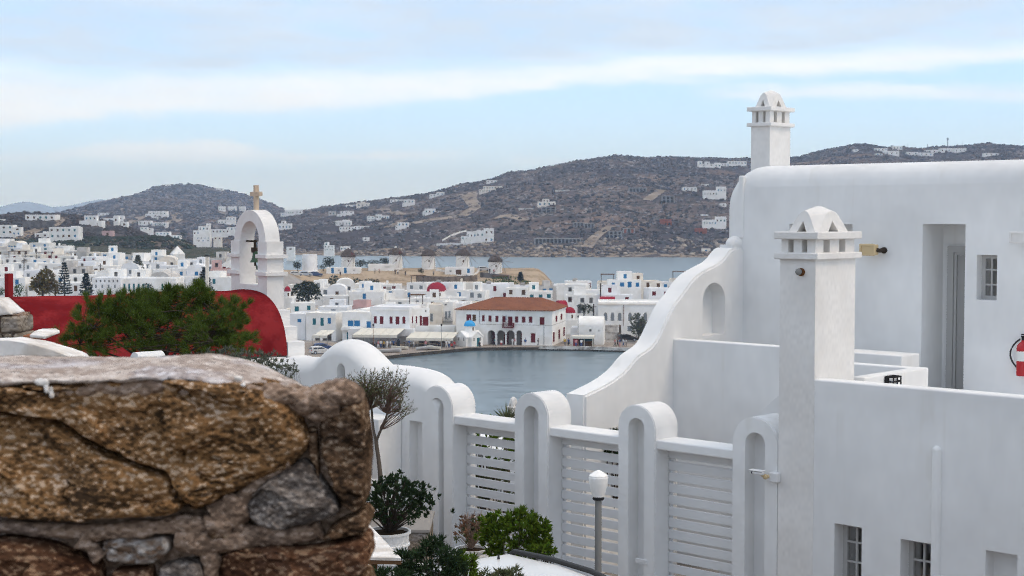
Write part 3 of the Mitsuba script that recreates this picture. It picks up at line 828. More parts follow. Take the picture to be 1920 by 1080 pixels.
for i in range(3):
    a0, a1 = pa1[i], pa0[i + 1]
    if i == 0: a0 = pa1[0]
    zr = ZZ((779, 801, 825)[i], a0, B0 + 0.03)
    ht = (17.5, 17.5, 18.5)[i] / F * (-a0 * S + B0 * C)
    Lput(fence, 'rail', soft(a0 - 0.06, a1 + 0.06, B0 + 0.03, B0 + TK - 0.04, zr - ht, zr, 0.022), 'plaster')
    pit = (19.6, 20.6, 21.8)[i] / F * (-a0 * S + (B0 + 0.3) * C)
    hsl = pit * 0.74
    z = zr - ht - 0.02
    bs_ = B0 + 0.27
    k = 0
    while z - hsl > GZ - 0.05:
        Lput(fence, 'slat', chamfer(a0 + 0.004, a1 - 0.004, bs_ + rng.uniform(-.003, .003), bs_ + 0.030, z - hsl + rng.uniform(-.003, .003), z, 0.003), 'slat_white', False)
        z -= pit; k += 1
    for s_ in (0.0, 1.0):
        ax = a0 + 0.03 if s_ == 0 else a1 - 0.03
        Lput(fence, 'post', block(ax - 0.026, ax + 0.026, bs_ + 0.032, bs_ + 0.09, GZ - 0.2, zr - ht), 'slat_white', False)
Lput(fence, 'plinth', soft(pa0[0] - 0.05, aL0 - 0.01, B0 + 0.06, B0 + TK - 0.05, 22.2, GZ + 0.06, 0.02), 'plaster')
# a small letter slot plate and a black cable duct
la = A(1205, B0)
t = single('meter_plate', 'small white cover plate low on the third fence pillar', 'plate', chamfer(la - 0.09, la + 0.09, B0 - 0.014, B0 + 0.01, ZZ(1057, la, B0), ZZ(1048, la, B0), 0.004), 'slat_white', False, M=LOC)
da = A(1408, B0 + 0.2)
single('cable_duct', 'short black cable duct in the niche of the last fence arch', 'duct', chamfer(da - 0.02, da + 0.02, B0 + 0.155, B0 + 0.198, GZ - 0.3, ZZ(1062, da, B0 + 0.2), 0.004), 'iron_dark', False, M=LOC)

# undulating wall continuing the street front to the left
prof = [(520, 700), (530, 681), (537, 672), (548, 669), (575, 669), (600, 670), (612, 668), (620, 661), (628, 652), (636, 645), (645, 639), (653, 636), (661, 635.5), (670, 637), (680, 641), (690, 648.5), (699, 657), (707, 665), (714, 673), (720, 679.5), (728, 682.5), (745, 684),
        (770, 687), (788, 690), (802, 693), (813, 696.5), (822, 701), (830, 708), (837, 718), (844, 732), (850, 750)]
bc = B0 + 0.30
pa_ = np.array([A(u, bc) for u, v in prof]); pz_ = np.array([ZZ(v, a, bc) for (u, v), a in zip(prof, pa_)])
ax_ = np.linspace(pa_[0], pa_[-1], 150)
az_ = np.interp(ax_, pa_, pz_)
az_ = np.convolve(np.pad(az_, 2, 'edge'), np.ones(5) / 5, 'valid')
sec = [(-0.30, None)] + [(-0.30 * math.cos(t), 0.24 * math.sin(t)) for t in np.linspace(0, math.pi, 15)] + [(0.30, None)]
V, K_ = [], len(sec)
for a, z in zip(ax_, az_):
    dz = 0.02 * (meshkit.noise(np.array([a * 1.7, 3.3, 0])) - 0.5)
    for db, dzz in sec:
        V.append((a, bc + db, 22.0 if dzz is None else z - 0.24 + dzz + dz))
V = np.array(V); nA = len(ax_)
i, j = np.meshgrid(np.arange(nA - 1), np.arange(K_), indexing='ij')
q = np.stack([i * K_ + j, i * K_ + (j + 1) % K_, (i + 1) * K_ + (j + 1) % K_, (i + 1) * K_ + j], -1).reshape(-1, 4)
fan = [[0, k + 1, k] for k in range(1, K_ - 1)] + [[(nA - 1) * K_, (nA - 1) * K_ + k, (nA - 1) * K_ + k + 1] for k in range(1, K_ - 1)]
fs = np.vstack([q[:, [0, 1, 2]], q[:, [0, 2, 3]], fan])
uw = man((V, fs))
if uw.volume() < 0: uw = man((V, fs[:, ::-1]))
ua = A(639, B0); uz = ZZ(700, ua, B0)
capsule = prism([(ua - 0.095, uz - 0.1), (ua + 0.095, uz - 0.1)] + [(ua + 0.095 * math.cos(t), uz + 0.03 + 0.12 * math.sin(t)) for t in np.linspace(0, math.pi, 16)], B0 - 0.5, B0 + 0.22)
pr0, pr1 = A(767, B0), A(791, B0)
rec = block(pr0, pr1, B0 - 0.4, B0 + 0.16, GZ + 0.15, ZZ(788, pr0, B0))
wl = thing('curved_garden_wall', 'thick white garden wall with a rounded hump and small round topped niche, left of the fence', 'wall')
Lput(wl, 'body', uw - capsule - rec, 'plaster', 60)

# stair court in front of it: flank block, steps, curved stair wall
sa1 = A(752, B0 - 0.02); sb = B0 - 1.0
st = thing('stair_block', 'white flank wall with brown risered steps under the small olive tree', 'stairs')
Lput(st, 'flank_wall', soft(sa1 - 2.6, sa1 - 0.01, sb + 0.55, B0 - 0.004, 22.0, ZZ(794, sa1, sb), 0.02), 'plaster')
for k in range(5):
    z0 = GZ + 0.17 * k
    a1 = A(742, sb) - 0.27 * k
    Lput(st, 'step', chamfer(a1 - 0.30, a1, sb - 0.25, sb + 0.548, 22.5, z0 + 0.165, 0.006), 'plaster', False)
    Lput(st, 'riser', block(a1 + 0.002, a1 + 0.010, sb - 0.24, sb + 0.54, z0 - 0.0, z0 + 0.15), 'riser_brown', False)
t2 = [(A(672, sb - 0.3) , 24.7), (A(690, sb - 0.3), 24.35), (A(700, sb - .3), 24.05), (A(712, sb - .3), 23.85), (A(722, sb - .3), 23.62)]
Lput(st, 'curved_parapet', man(tube([(a, sb - 0.34, z) for a, z in t2], [0.11] * 5, 14)) + prism([(t2[0][0], 22.5)] + [(t2[-1][0], 22.5)] + t2[::-1], sb - 0.45, sb - 0.23), 'plaster', 50)
g0 = A(742, sb + 0.7)
t = thing('garden_spotlight', 'small black spotlight on the ledge right of the olive tree', 'lamp')
M = LOC @ frame(A(743, sb + 0.75), sb + 0.75, ZZ(793, A(743, sb), sb), 20)
part(t, 'head', chamfer(-0.06, 0.06, -0.03, 0.03, 0.03, 0.17, 0.01), 'iron_dark', False, M=M)
part(t, 'glass', block(-0.05, 0.05, -0.034, -0.031, 0.05, 0.15), 'car_silver', False, M=M)
part(t, 'foot', join(cyl(0, 0, 0, 0.04, 0.02), chamfer(-0.04, 0.04, -0.03, 0.03, 0, 0.012, 0.003)), 'iron_dark', False, M=M)

# third lantern chimney below, seen over the first rail
tb = B0 + 5.5
ta = A(957, tb)
low = thing('low_house', 'low white house behind the fence of which only a small lantern chimney shows', 'house')
Lput(low, 'wall', soft(ta - 2.2, ta + 0.9, tb - 0.3, tb + 3, 18.0, ZZ(850, ta, tb), 0.05), 'plaster')
zc3 = lambda v: ZZ(v, ta, tb)
lantern(low, 'chimney', ta - 0.07, ta + 0.09, tb - 0.02, tb + 0.16, zc3(860), zc3(779), zc3(776), zc3(765), zc3(762), zc3(744), 0.02, 'chimney_plaster', None)

# ------------------------------------------------------------------ lamp post, car
lx = P(1122, 900, 17.0)
t = thing('street_lamp', 'white acorn globe street lamp on a grey post in front of the slats', 'street lamp')
M = frame(lx[0], lx[1], 0)
zg = lambda v: H + slope(v) * 17.0
part(t, 'post', join(cyl(0, 0, 22.6, zg(935), 0.042, 0.038, 20), lathe([(0.0, 22.9), (0.09, 22.9), (0.09, 23.2), (0.05, 23.3)], 20)), 'lamp_grey', 30, M=M)
part(t, 'collar', lathe([(0.0, zg(937)), (0.062, zg(937)), (0.066, zg(934)), (0.062, zg(931)), (0, zg(931))], 24), 'iron_dark', 30, M=M)
g = [(0.0, 931), (0.062, 931), (0.072, 925), (0.094, 911), (0.104, 901), (0.106, 895), (0.101, 893.6), (0.101, 891.4), (0.093, 890.2), (0.082, 888.6), (0.074, 888.2), (0.058, 886), (0.03, 883), (0.012, 881.6), (0, 881.2)]
part(t, 'globe', lathe([(r_ * 1.07, zg(v)) for r_, v in g], 40), 'globe', 35, M=M)


def wheel_parts(car, M, positions, r=0.33, w=0.22):
    for x, y in positions:
        k = key_for(car + '__wheel')
        scene[k] = put(Manifold.cylinder(w, r, r, 28).rotate((90, 0, 0)).translate((x, y + w / 2, r)), 'rubber', 30, M)
        k2 = key_for(k + '__rim')
        scene[k2] = put(Manifold.cylinder(w + 0.02, r * 0.62, r * 0.62, 20).rotate((90, 0, 0)).translate((x, y + w / 2 + 0.01, r)), 'car_silver', 30, M)


def build_car(label, M, paint, rails=False, group=None, cat='car'):
    """A small five-door car: x forward, y across, wheels on z = 0."""
    car = thing('parked_car', label, cat, group)
    body_p = [(-2.05, 0.32), (-2.08, 0.62), (-2.02, 0.92), (-1.2, 0.98), (0.75, 0.98), (1.55, 0.90), (2.0, 0.76), (2.08, 0.55), (2.05, 0.30), (1.6, 0.22), (-1.6, 0.22)]
    m = prism(body_p, -0.74, 0.74) + prism([(x * 0.985, z if z < 0.5 else z - 0.02) for x, z in body_p], -0.83, 0.83)
    for x in (-1.3, 1.3): m = m - Manifold.cylinder(3, 0.38, 0.38, 24).rotate((90, 0, 0)).translate((x, 1.5, 0.33)) + block(x - 0.4, x + 0.4, -0.55, 0.55, 0.3, 0.8)
    part(car, 'body', m, paint, 35, M=M)
    lo = [(-1.95, 0.95), (1.05, 0.95)]
    pts = []
    for (x, z, w) in [(-2.0, 0.95, 0.76), (1.15, 0.95, 0.76), (-1.80, 1.40, 0.62), (0.28, 1.44, 0.60), (-1.5, 1.50, 0.50), (0.05, 1.525, 0.50), (-0.7, 1.545, 0.5), (-1.0, 1.47, 0.62), (-0.4, 1.49, 0.62), (-1.85, 1.36, 0.63)]:
        pts += [(x, w, z), (x, -w, z)]
    cab = Manifold.hull_points(np.array(pts))
    part(car, 'cabin', cab.refine(3), paint, 50, M=M)
    side = lambda sgn, poly: Manifold.hull_points(np.array([(x, sgn * (0.775 - (z - 0.95) * 0.30), z) for x, z in poly] + [(x, sgn * (0.755 - (z - 0.95) * 0.30), z) for x, z in poly]))
    for sgn in (-1, 1):
        part(car, 'side_window', side(sgn, [(-1.72, 1.0), (-1.66, 1.32), (-0.82, 1.37), (-0.78, 1.0)]), 'glass_dark', False, M=M)
        part(car, 'side_window', side(sgn, [(-0.70, 1.0), (-0.74, 1.37), (0.18, 1.34), (0.78, 1.0)]), 'glass_dark', False, M=M)
    part(car, 'windscreen', Manifold.hull_points(np.array([(1.13, y, 1.0) for y in (-.66, .66)] + [(0.38, y, 1.40) for y in (-.54, .54)] + [(1.16, y, 1.02) for y in (-.66, .66)] + [(0.41, y, 1.42) for y in (-.54, .54)])), 'glass_dark', False, M=M)
    part(car, 'rear_window', Manifold.hull_points(np.array([(-1.99, y, 1.02) for y in (-.62, .62)] + [(-1.85, y, 1.34) for y in (-.54, .54)] + [(-2.02, y, 1.02) for y in (-.62, .62)] + [(-1.88, y, 1.35) for y in (-.54, .54)])), 'glass_dark', False, M=M)
    for y in (-0.6, 0.6):
        part(car, 'headlight', chamfer(1.94, 2.06, y - 0.15, y + 0.15, 0.60, 0.74, 0.02), 'car_silver', False, M=M)
        part(car, 'tail_light', chamfer(-2.09, -1.98, y - 0.12, y + 0.12, 0.66, 0.86, 0.02), 'extinguisher_red', False, M=M)
    if rails:
        for y in (-0.575, 0.575):
            part(car, 'roof_rail', tube([(-1.62, y, 1.44), (-1.5, y, 1.515), (-0.9, y, 1.555), (-0.3, y, 1.56), (0.15, y, 1.515), (0.30, y, 1.44)], 0.026, 10), 'rubber', True, M=M)
        part(car, 'aerial', join(cyl(-1.35, 0.28, 1.48, 1.55, 0.02, 0.008, 12)), 'rubber', 30, M=M)
    wheel_parts(car, M, [(x, y) for x in (-1.3, 1.3) for y in (-0.72, 0.72)])
    return car


cy = 13.95
car_c = P(858, 1040, cy)      # rear end of the roof
CT = math.radians(55)
dirx, diry = math.cos(-CT), math.sin(-CT)
rz = H + slope(1036) * 14.3
ox = car_c[0] + 1.62 * dirx; oy = cy + 0.25 + 1.62 * diry
build_car('white car with black roof rails parked below the fence', frame(ox, oy, rz - 1.535, -55), 'car_white', True)


# ------------------------------------------------------------------ chapel with the red vault and bell arch
PH = math.radians(35)
CD = 35.0
c0 = P(466.5, 545, CD)
# local: g along the gable (towards the right and the eye), d along the vault towards its far end (left), z up from sea level
CH = np.array([[math.sin(PH), -math.cos(PH), 0, c0[0]], [-math.cos(PH), -math.sin(PH), 0, c0[1]], [0, 0, 1, 0], [0, 0, 0, 1.0]])
zh = lambda v, dy=0.0: H + slope(v) * (CD + dy)
chapel = thing('vaulted_chapel', 'chapel with dark red barrel vault, stepped white gable and bell arch topped by a cross', 'chapel')


def Cput(name, mesh, bsdf, smooth=30, label=None):
    v, f = tri(mesh)
    return part(chapel, name, (v, f), bsdf, smooth, label, CH)


# CH maps (g, d, z): det is negative or positive? keep faces outward by checking
_flip = np.linalg.det(CH[:3, :3]) < 0
if _flip:
    CH[:3, 1] *= -1
    dsg = -1.0
else:
    dsg = 1.0


def cprism(poly, d0, d1):
    y0, y1 = sorted((dsg * d0, dsg * d1))
    return prism(poly, y0, y1)


def cbox(g0, g1, d0, d1, z0, z1, c=0.012):
    y0, y1 = sorted((dsg * d0, dsg * d1))
    return soft(g0, g1, y0, y1, z0, z1, c)


zr_ = zh(545)
steps = [(0.96, 553.5), (1.30, 577), (1.66, 605), (2.00, 630), (2.36, 700)]
zsp, zin, zout = zh(452), zh(414.5), zh(393.5)
TKc = 0.42
# belfry: pilasters and arch
bel = cprism([(-0.98, zr_ - 0.5), (0.98, zr_ - 0.5), (0.98, zsp), (-0.98, zsp)], -TKc, 0)
ro, ri = 0.85, 0.50
arc = [(-ro, zsp - 0.1), (ro, zsp - 0.1)] + [(ro * math.cos(t), zsp + (zout - zsp) * math.sin(t)) for t in np.linspace(0, math.pi, 40)]
bel = bel + cprism(arc, -TKc + 0.03, -0.03)
opn = [(-ri, zh(533)), (ri, zh(533))] + [(ri * math.cos(t), zsp + 0.02 + (zin - zsp - 0.02) * math.sin(t)) for t in np.linspace(0, math.pi, 40)]
hole = cprism(opn, -1, 1)
bel = bel - hole
Cput('bell_arch', bel, 'chimney_plaster', 35, 'rounded bell arch with two mouldings')
for v0, v1 in ((483, 476), (515, 508)):
    for g0_, g1_ in ((-1.06, -ri), (ri, 1.06)):
        Cput('moulding', cbox(g0_, g1_, -TKc - 0.07, 0.07, zh(v0), zh(v1), 0.006), 'chimney_plaster', False)
# stepped gable
gab = None
for k, (w, v) in enumerate(steps):
    b = cbox(-w - (0.0 if k else 0.02), w, -TKc, 0.0, 22.0, zh(v), 0.012)
    if k == len(steps) - 1:
        b = cbox(-w, w, -TKc, 0.0, 22.0, zh(630) if False else zh(655), 0.012)
    gab = b if gab is None else gab + b
steps2 = [(0.99, 553.5), (1.33, 577), (1.70, 605), (2.04, 630), (2.38, 658)]
Cput('gable', gab + cbox(-2.02, 2.02, -TKc, 0, 22, zh(630)), 'plaster', 30, 'white gable stepping down in five blocks')
# cross
zc_ = zh(393.5)
cr = cbox(-0.05, 0.05, -TKc / 2 - 0.05, -TKc / 2 + 0.05, zc_ - 0.02, zh(347), 0.004) + cbox(-0.25, 0.25, -TKc / 2 - 0.045, -TKc / 2 + 0.045, zh(367.5), zh(359.5), 0.004)
Cput('cross', cr, 'cross_stone', False, 'plain stone cross on top of the bell arch')
# vault: pointed ellipse, 6.4 m long, with a walled body below
tt = np.linspace(0, math.pi, 60)
vw, vz = 1.92, zr_ - zh(654)
vp = [(vw * np.sign(math.cos(t)) * abs(math.cos(t)) ** 0.80, zh(654) + vz * math.sin(t) ** 0.92) for t in tt]
X, V = [], []
nd = 40
for i_ in range(nd + 1):
    d = 0.02 + 7.6 * i_ / nd
    flare = 0.05 * math.exp(-(d / 0.25) ** 2)
    for (g_, z_), t in zip(vp, tt):
        sag = 0.02 * math.sin(d * 1.7 + 3 * t) + 0.02 * math.sin(d * 0.6)
        V.append((g_ * (1 + flare), dsg * d, z_ + (flare + sag) * math.sin(t)))
V = np.array(V); kk = len(tt)
i, j = np.meshgrid(np.arange(nd), np.arange(kk - 1), indexing='ij')
q = np.stack([i * kk + j, i * kk + j + 1, (i + 1) * kk + j + 1, (i + 1) * kk + j], -1).reshape(-1, 4)
Cput('vault', (V, q), 'vault_red', True, 'dark red barrel vault')
Cput('side_wall', cbox(-1.98, 1.98, 0.02, 7.6, 22.0, zh(655) - 0.02, 0.02), 'plaster', 30)
Cput('base_ledge', cbox(1.6, 2.25, 0.01, 7.6, 22.0, zh(658) - 0.01, 0.03), 'plaster', 30)
end = cprism([(-1.9, 22.0), (1.9, 22.0)] + [(g_ * 0.985, z_ - 0.015) for g_, z_ in vp], 7.58, 7.7)
Cput('end_wall', end, 'plaster', 30)
# bell, its beam and clapper
zb = lambda v: zh(v)
Cput('beam', xform(man(tube([(-ri - 0.02, 0, 0), (ri + 0.02, 0, 0)], 0.022, 8)), frame(0, dsg * -0.19, zb(452.5))), 'wood_beam', False)
bp = [(0.0, 0.26), (0.05, 0.26), (0.062, 0.22), (0.07, 0.12), (0.09, 0.06), (0.125, 0.0), (0.115, 0.0), (0.08, 0.05), (0.0, 0.2)]
bellk = Cput('bell', xform(lathe(bp, 28), frame(-0.02, dsg * -0.19, zb(492), 0, (1.1, 1.1, 1.0))), 'bronze_green', 30, 'green patinated bronze bell')
Cput('bell_hanger', man(tube([(-0.05, dsg * -0.19, zb(474)), (-0.05, dsg * -0.19, zb(450))], 0.03, 8)) + cbox(-0.12, 0.02, -0.26, -0.12, zb(474), zb(464), 0.01), 'wood_beam', False)
Cput('clapper', tube([(-0.05, dsg * -0.19, zb(492) + 0.06), (-0.04, dsg * -0.19, zb(499))], 0.026, 8), 'wood_beam', False)
# red flue on the vault
fl = P(14, 550, 31.0)
Cput('flue', xform(block(-0.062, 0.062, -0.06, 0.06, 0, 0.70), np.linalg.inv(CH) @ frame(fl[0], fl[1] + 0.1, H + slope(551) * 31.0 - 0.28, -35)), 'vault_red', False, 'square red flue at the far end of the vault')

# ------------------------------------------------------------------ white and stone scraps between the near wall and the chapel, at the left edge
yb = 9.0


def noisy(m, edge, amp, freq, seed, it=1):
    m = man(m).refine_to_length(edge) if edge else man(m)
    v, f = tri(m)
    n = trimesh.Trimesh(v, f, process=False).vertex_normals
    p = v * freq
    d = meshkit.fbm(p, 4, seed) - 0.5
    w = np.stack([meshkit.fbm(p + 17, 3, seed + 5), meshkit.fbm(p + 31, 3, seed + 8), meshkit.fbm(p + 47, 3, seed + 13)], -1) - 0.5
    return v + n * d[:, None] * 2 * amp + w * amp * 0.8, f


a_, b_ = P(-60, 668, yb), P(152, 668, yb)
pts = []
for u, v in [(-80, 640), (-30, 633), (25, 631), (65, 636), (92, 642), (112, 654), (150, 668), (160, 676), (-80, 690)]:
    p = P(u, v, yb)
    for dy in (-0.12, 0.16):
        pts.append(p + [0, dy, -0.004 * abs(dy) * 30 if v < 660 else 0])
single('whitewashed_mound', 'lumpy whitewashed wall top behind the stone wall at the left edge', 'wall', noisy(Manifold.hull_points(np.array(pts)) + Manifold.hull_points(np.vstack([np.array(pts) - [0, 0, .06], np.array(pts) * [1, 1, 0] + [0, 0, 25.0]])), 0.035, 0.018, 7, 3), 'old_white', True)
yk = 12.0
t = thing('rubble_pier', 'short pier of rough stones with a white painted cap at the left edge', 'pier')
p0, p1 = P(-40, 590, yk), P(44, 680, yk)
for k, (u0, u1, v0, v1, mat) in enumerate([(8, 45, 592, 623, 'block_stone'), (-40, 6, 594, 603, 'block_stone'), (-40, 5, 604, 622, 'block_stone'), (-40, 12, 624, 640, 'block_stone'), (14, 30, 624, 634, 'block_stone'), (31, 50, 623, 634, 'block_stone'), (-40, 50, 636, 690, 'block_stone')]):
    q0, q1 = P(u0, v1, yk), P(u1, v0, yk)
    part(t, 'stone', noisy(soft(q0[0] + .003, q1[0] - .003, yk - 0.1, yk + 0.25, q0[2] + .003, q1[2] - .003, 0.022), 0.03, 0.012, 9, k), mat, True)
part(t, 'stone_core', noisy(block(p0[0], p1[0] - 0.01, yk - 0.06, yk + 0.22, 25.0, P(0, 588, yk)[2]), 0.05, 0.008, 11, 4), 'mortar', True)
q = [P(u, v, yk) for u, v in [(-40, 560), (0, 559), (8, 568), (20, 582), (31, 588), (-40, 592)]]
part(t, 'cap', noisy(Manifold.hull_points(np.array([p + [0, d, 0] for p in q for d in (-0.10, 0.22)])), 0.03, 0.008, 8, 5), 'old_white', True)
q = [P(56, 628, 10.9), P(66, 620, 11.1), P(80, 616, 11.4), P(105, 616, 11.4), P(112, 620, 11.2), P(84, 631, 10.6)]
single('broken_slab', 'broken pale roof slab sticking out beside the rubble pier', 'slab', noisy(Manifold.hull_points(np.array([p + [0, 0, d] for p in q for d in (-0.018, 0.0)])), 0.03, 0.003, 14, 7), 'old_white', True)
q0 = P(66, 626, 11.2)
single('brick_scrap', 'thin broken brick lying under the pale slab', 'brick', noisy(soft(q0[0] - .06, q0[0] + .06, 11.1, 11.25, q0[2] - .035, q0[2] - 0.002, 0.006), 0.02, 0.004, 20, 8), 'terracotta', True)
yc = 15.0
for u0, u1, v0, lab in ((237, 303, 660.5, 'white half barrel wall top behind the stone wall'), (355, 402, 671, 'low white wall top below the pine, right of the half barrel')):
    p0, p1 = P(u0, 690, yc), P(u1, 690, yc)
    r = 0.115
    zt_ = H + slope(v0) * yc
    m = prism([(-r, -1.7), (r, -1.7)] + [(r * math.cos(t), r * math.sin(t)) for t in np.linspace(0, math.pi, 24)], 0, (p1[0] - p0[0]) * 0.82)
    single('white_wall_top', lab, 'wall', m, 'plaster', 40, M=frame(p0[0] + 0.085, yc, zt_ - r, -50))

# ------------------------------------------------------------------ stone wall in the foreground
YW = 3.55
sw_ = lambda u, v: (side(u, v) * YW, H + slope(v) * YW)
wallk = thing('rough_stone_wall', 'rough mortared wall of big brown stones in the foreground', 'wall')


def smooth_outline(poly, n=150, r=0.5):
    p = np.asarray(poly, float)
    q = np.vstack([p, p[:1]])
    d = np.concatenate([[0], np.cumsum(np.linalg.norm(np.diff(q, axis=0), axis=1))])
    s = np.linspace(0, d[-1], n, endpoint=False)
    o = np.stack([np.interp(s, d, q[:, 0]), np.interp(s, d, q[:, 1])], -1)
    k = max(1, int(n * 0.012 * r * 4))
    ker = np.ones(2 * k + 1) / (2 * k + 1)
    return np.stack([np.convolve(np.concatenate([o[-k:, c], o[:, c], o[:k, c]]), ker, 'valid') for c in (0, 1)], -1)


def stone(name, uv_poly, proud, mat, seed, rough_amp=0.014, rnd=0.30, tilt=(0, 0), label=None, depth=0.12, rings=46, n=170):
    o = smooth_outline([sw_(u, v) for u, v in uv_poly], n)
    c = o.mean(0)
    g = meshkit.fbm(np.stack([o[:, 0] * 22, o[:, 1] * 22, np.full(n, seed * 1.7)], -1), 3, seed) - 0.5
    g2 = meshkit.fbm(np.stack([o[:, 0] * 70, o[:, 1] * 70, np.full(n, seed * 2.3)], -1), 3, seed + 40) - 0.5
    o = c + (o - c) * (1 + 0.10 * g + 0.035 * g2)[:, None]
    ss = np.concatenate([[1.0], 1 - (np.linspace(0, 1, rings) ** 1.6) * 0.985])
    V = []
    for k, s in enumerate(ss):
        xz = c + (o - c) * s
        x_ = (1 - s) / rnd
        dep = proud * (math.sqrt(max(0, 1 - (1 - min(1, x_)) ** 2)))
        if k == 0: dep = -depth
        h = xz - c
        V.append(np.stack([xz[:, 0], np.full(n, YW) - dep - h[:, 0] * tilt[0] - h[:, 1] * tilt[1], xz[:, 1]], -1))
    V = np.array(V)
    P_ = V.reshape(-1, 3)
    fade = np.repeat(np.minimum(1, (1 - ss) / 0.03 + 0.25), n)
    lay = P_ * [9, 6, 16]
    big = meshkit.fbm(lay + seed, 4, seed) - 0.5
    mid = meshkit.fbm(P_ * [38, 30, 48] + seed, 4, seed + 3) - 0.5
    ridge_ = np.abs(meshkit.fbm(P_ * [5, 4, 11] + 7 * seed, 5, seed + 9) - 0.5) + 0.05 * np.clip(meshkit.noise(P_ * 6 + seed, seed) - 0.45, 0, 1) * 4
    rf = np.random.default_rng(900 + seed)
    ns = max(6, int(260 * (np.ptp(o[:, 0]) * np.ptp(o[:, 1])) ** 0.5 / 8))
    sd = np.stack([rf.uniform(o[:, 0].min(), o[:, 0].max(), ns), rf.uniform(o[:, 1].min(), o[:, 1].max(), ns)], -1)
    tl = rf.normal(size=(ns, 2)) * 0.20; of = rf.uniform(-0.006, 0.006, ns)
    wob = np.stack([meshkit.fbm(P_ * 14 + 5, 3, seed + 21) - 0.5, meshkit.fbm(P_ * 14 + 15, 3, seed + 22) - 0.5], -1) * 0.10
    xz_ = P_[:, [0, 2]] + wob
    d2 = ((xz_[:, None] - sd[None]) ** 2 * [1.0, 2.2]).sum(-1)
    wgt = np.exp(-(d2 - d2.min(1, keepdims=True)) / 0.00022)
    wgt /= wgt.sum(1, keepdims=True)
    facet = (wgt * (((xz_[:, None] - sd[None]) * tl[None]).sum(-1) + of)).sum(1)
    P_[:, 1] -= fade * np.clip(facet, -0.022, 0.022)
    P_[:, 1] -= fade * (rough_amp * 1.6 * big + rough_amp * 1.7 * mid - rough_amp * 1.3 * np.clip(0.022 - ridge_, 0, 1) / 0.022)
    P_[:, 0] += fade * rough_amp * 0.5 * (meshkit.fbm(P_ * 30 + 3, 3, seed + 4) - 0.5)
    P_[:, 2] += fade * rough_amp * 0.5 * (meshkit.fbm(P_ * 30 + 9, 3, seed + 6) - 0.5)
    R = len(ss)
    i, j = np.meshgrid(np.arange(R - 1), np.arange(n), indexing='ij')
    q = np.stack([i * n + j, i * n + (j + 1) % n, (i + 1) * n + (j + 1) % n, (i + 1) * n + j], -1).reshape(-1, 4)
    f = np.vstack([q[:, [0, 1, 2]], q[:, [0, 2, 3]], [[(R - 1) * n + k, (R - 1) * n + (k + 1) % n, R * n] for k in range(n)]])
    v = np.vstack([P_, P_[(R - 1) * n:].mean(0)])
    a = np.cross(v[f[:, 1]] - v[f[:, 0]], v[f[:, 2]] - v[f[:, 0]])
    if a[:, 1].sum() > 0: f = f[:, ::-1]
    return part(wallk, name, (v, f), mat, True, label)


# upper big stone is cracked in three; the cracks are gaps
stone('stone', [(-40, 722), (60, 712), (150, 708), (230, 703), (300, 700), (400, 709), (470, 716), (530, 734), (566, 770), (583, 800), (586, 826), (566, 862), (520, 884), (470, 902), (430, 930), (392, 952), (350, 960), (346, 920), (343, 890), (300, 878), (250, 858), (200, 838), (150, 806), (110, 782), (60, 772), (-40, 756)], 0.060, 'stone_tan', 1, 0.016, 0.16, (0, 0.10))
stone('stone', [(-40, 759), (60, 775), (109, 787), (149, 811), (198, 843), (250, 863), (299, 882), (341, 893), (344, 925), (346, 957), (300, 962), (230, 968), (150, 972), (70, 970), (0, 962), (-40, 958)], 0.055, 'stone_tan', 2, 0.015, 0.15, (0, -0.10))
stone('stone', [(598, 786), (612, 764), (640, 752), (672, 750), (684, 768), (690, 810), (693, 850), (690, 900), (686, 945), (668, 960), (640, 940), (622, 900), (606, 862), (598, 830)], 0.045, 'stone_brown', 3, 0.018, 0.20, (0.25, 0))
stone('stone', [(578, 800), (594, 800), (598, 860), (600, 900), (588, 872), (578, 850)], 0.012, 'stone_brown', 13, 0.010, 0.4)
stone('stone', [(452, 950), (474, 925), (500, 898), (540, 874), (574, 858), (592, 876), (612, 905), (640, 946), (634, 962), (604, 974), (560, 986), (510, 990), (480, 980)], 0.050, 'stone_grey', 4, 0.016, 0.22)
stone('stone', [(-40, 1010), (40, 1008), (100, 1018), (136, 1036), (190, 1058), (196, 1110), (-40, 1120)], 0.060, 'stone_rust', 5, 0.013, 0.18)
stone('stone', [(192, 1016), (215, 1006), (268, 1010), (312, 1004), (322, 1018), (312, 1040), (292, 1054), (240, 1056), (196, 1048)], 0.035, 'stone_pale', 6, 0.012, 0.34)
stone('stone', [(300, 1062), (335, 1050), (376, 1056), (384, 1080), (380, 1140), (296, 1140)], 0.035, 'stone_grey', 7, 0.014, 0.32)
stone('stone', [(408, 1040), (450, 1024), (520, 1020), (570, 1026), (640, 1012), (690, 1000), (700, 1030), (690, 1066), (640, 1078), (560, 1090), (480, 1100), (412, 1096)], 0.055, 'stone_rust', 8, 0.017, 0.2, (0.1, 0))
stone('stone', [(606, 1006), (622, 984), (650, 966), (684, 958), (696, 974), (690, 992), (650, 1006)], 0.045, 'stone_brown', 9, 0.013, 0.36, (0.2, 0))
stone('stone', [(380, 1000), (420, 990), (440, 996), (430, 1008), (396, 1012)], 0.020, 'stone_brown', 10, 0.010, 0.4)
stone('stone', [(210, 1068), (285, 1064), (290, 1140), (205, 1140)], 0.020, 'stone_rust', 11, 0.012, 0.3)
stone('stone', [(640, 1084), (694, 1076), (700, 1110), (690, 1160), (400, 1160), (410, 1112), (520, 1108)], 0.045, 'stone_brown', 12, 0.014, 0.3)
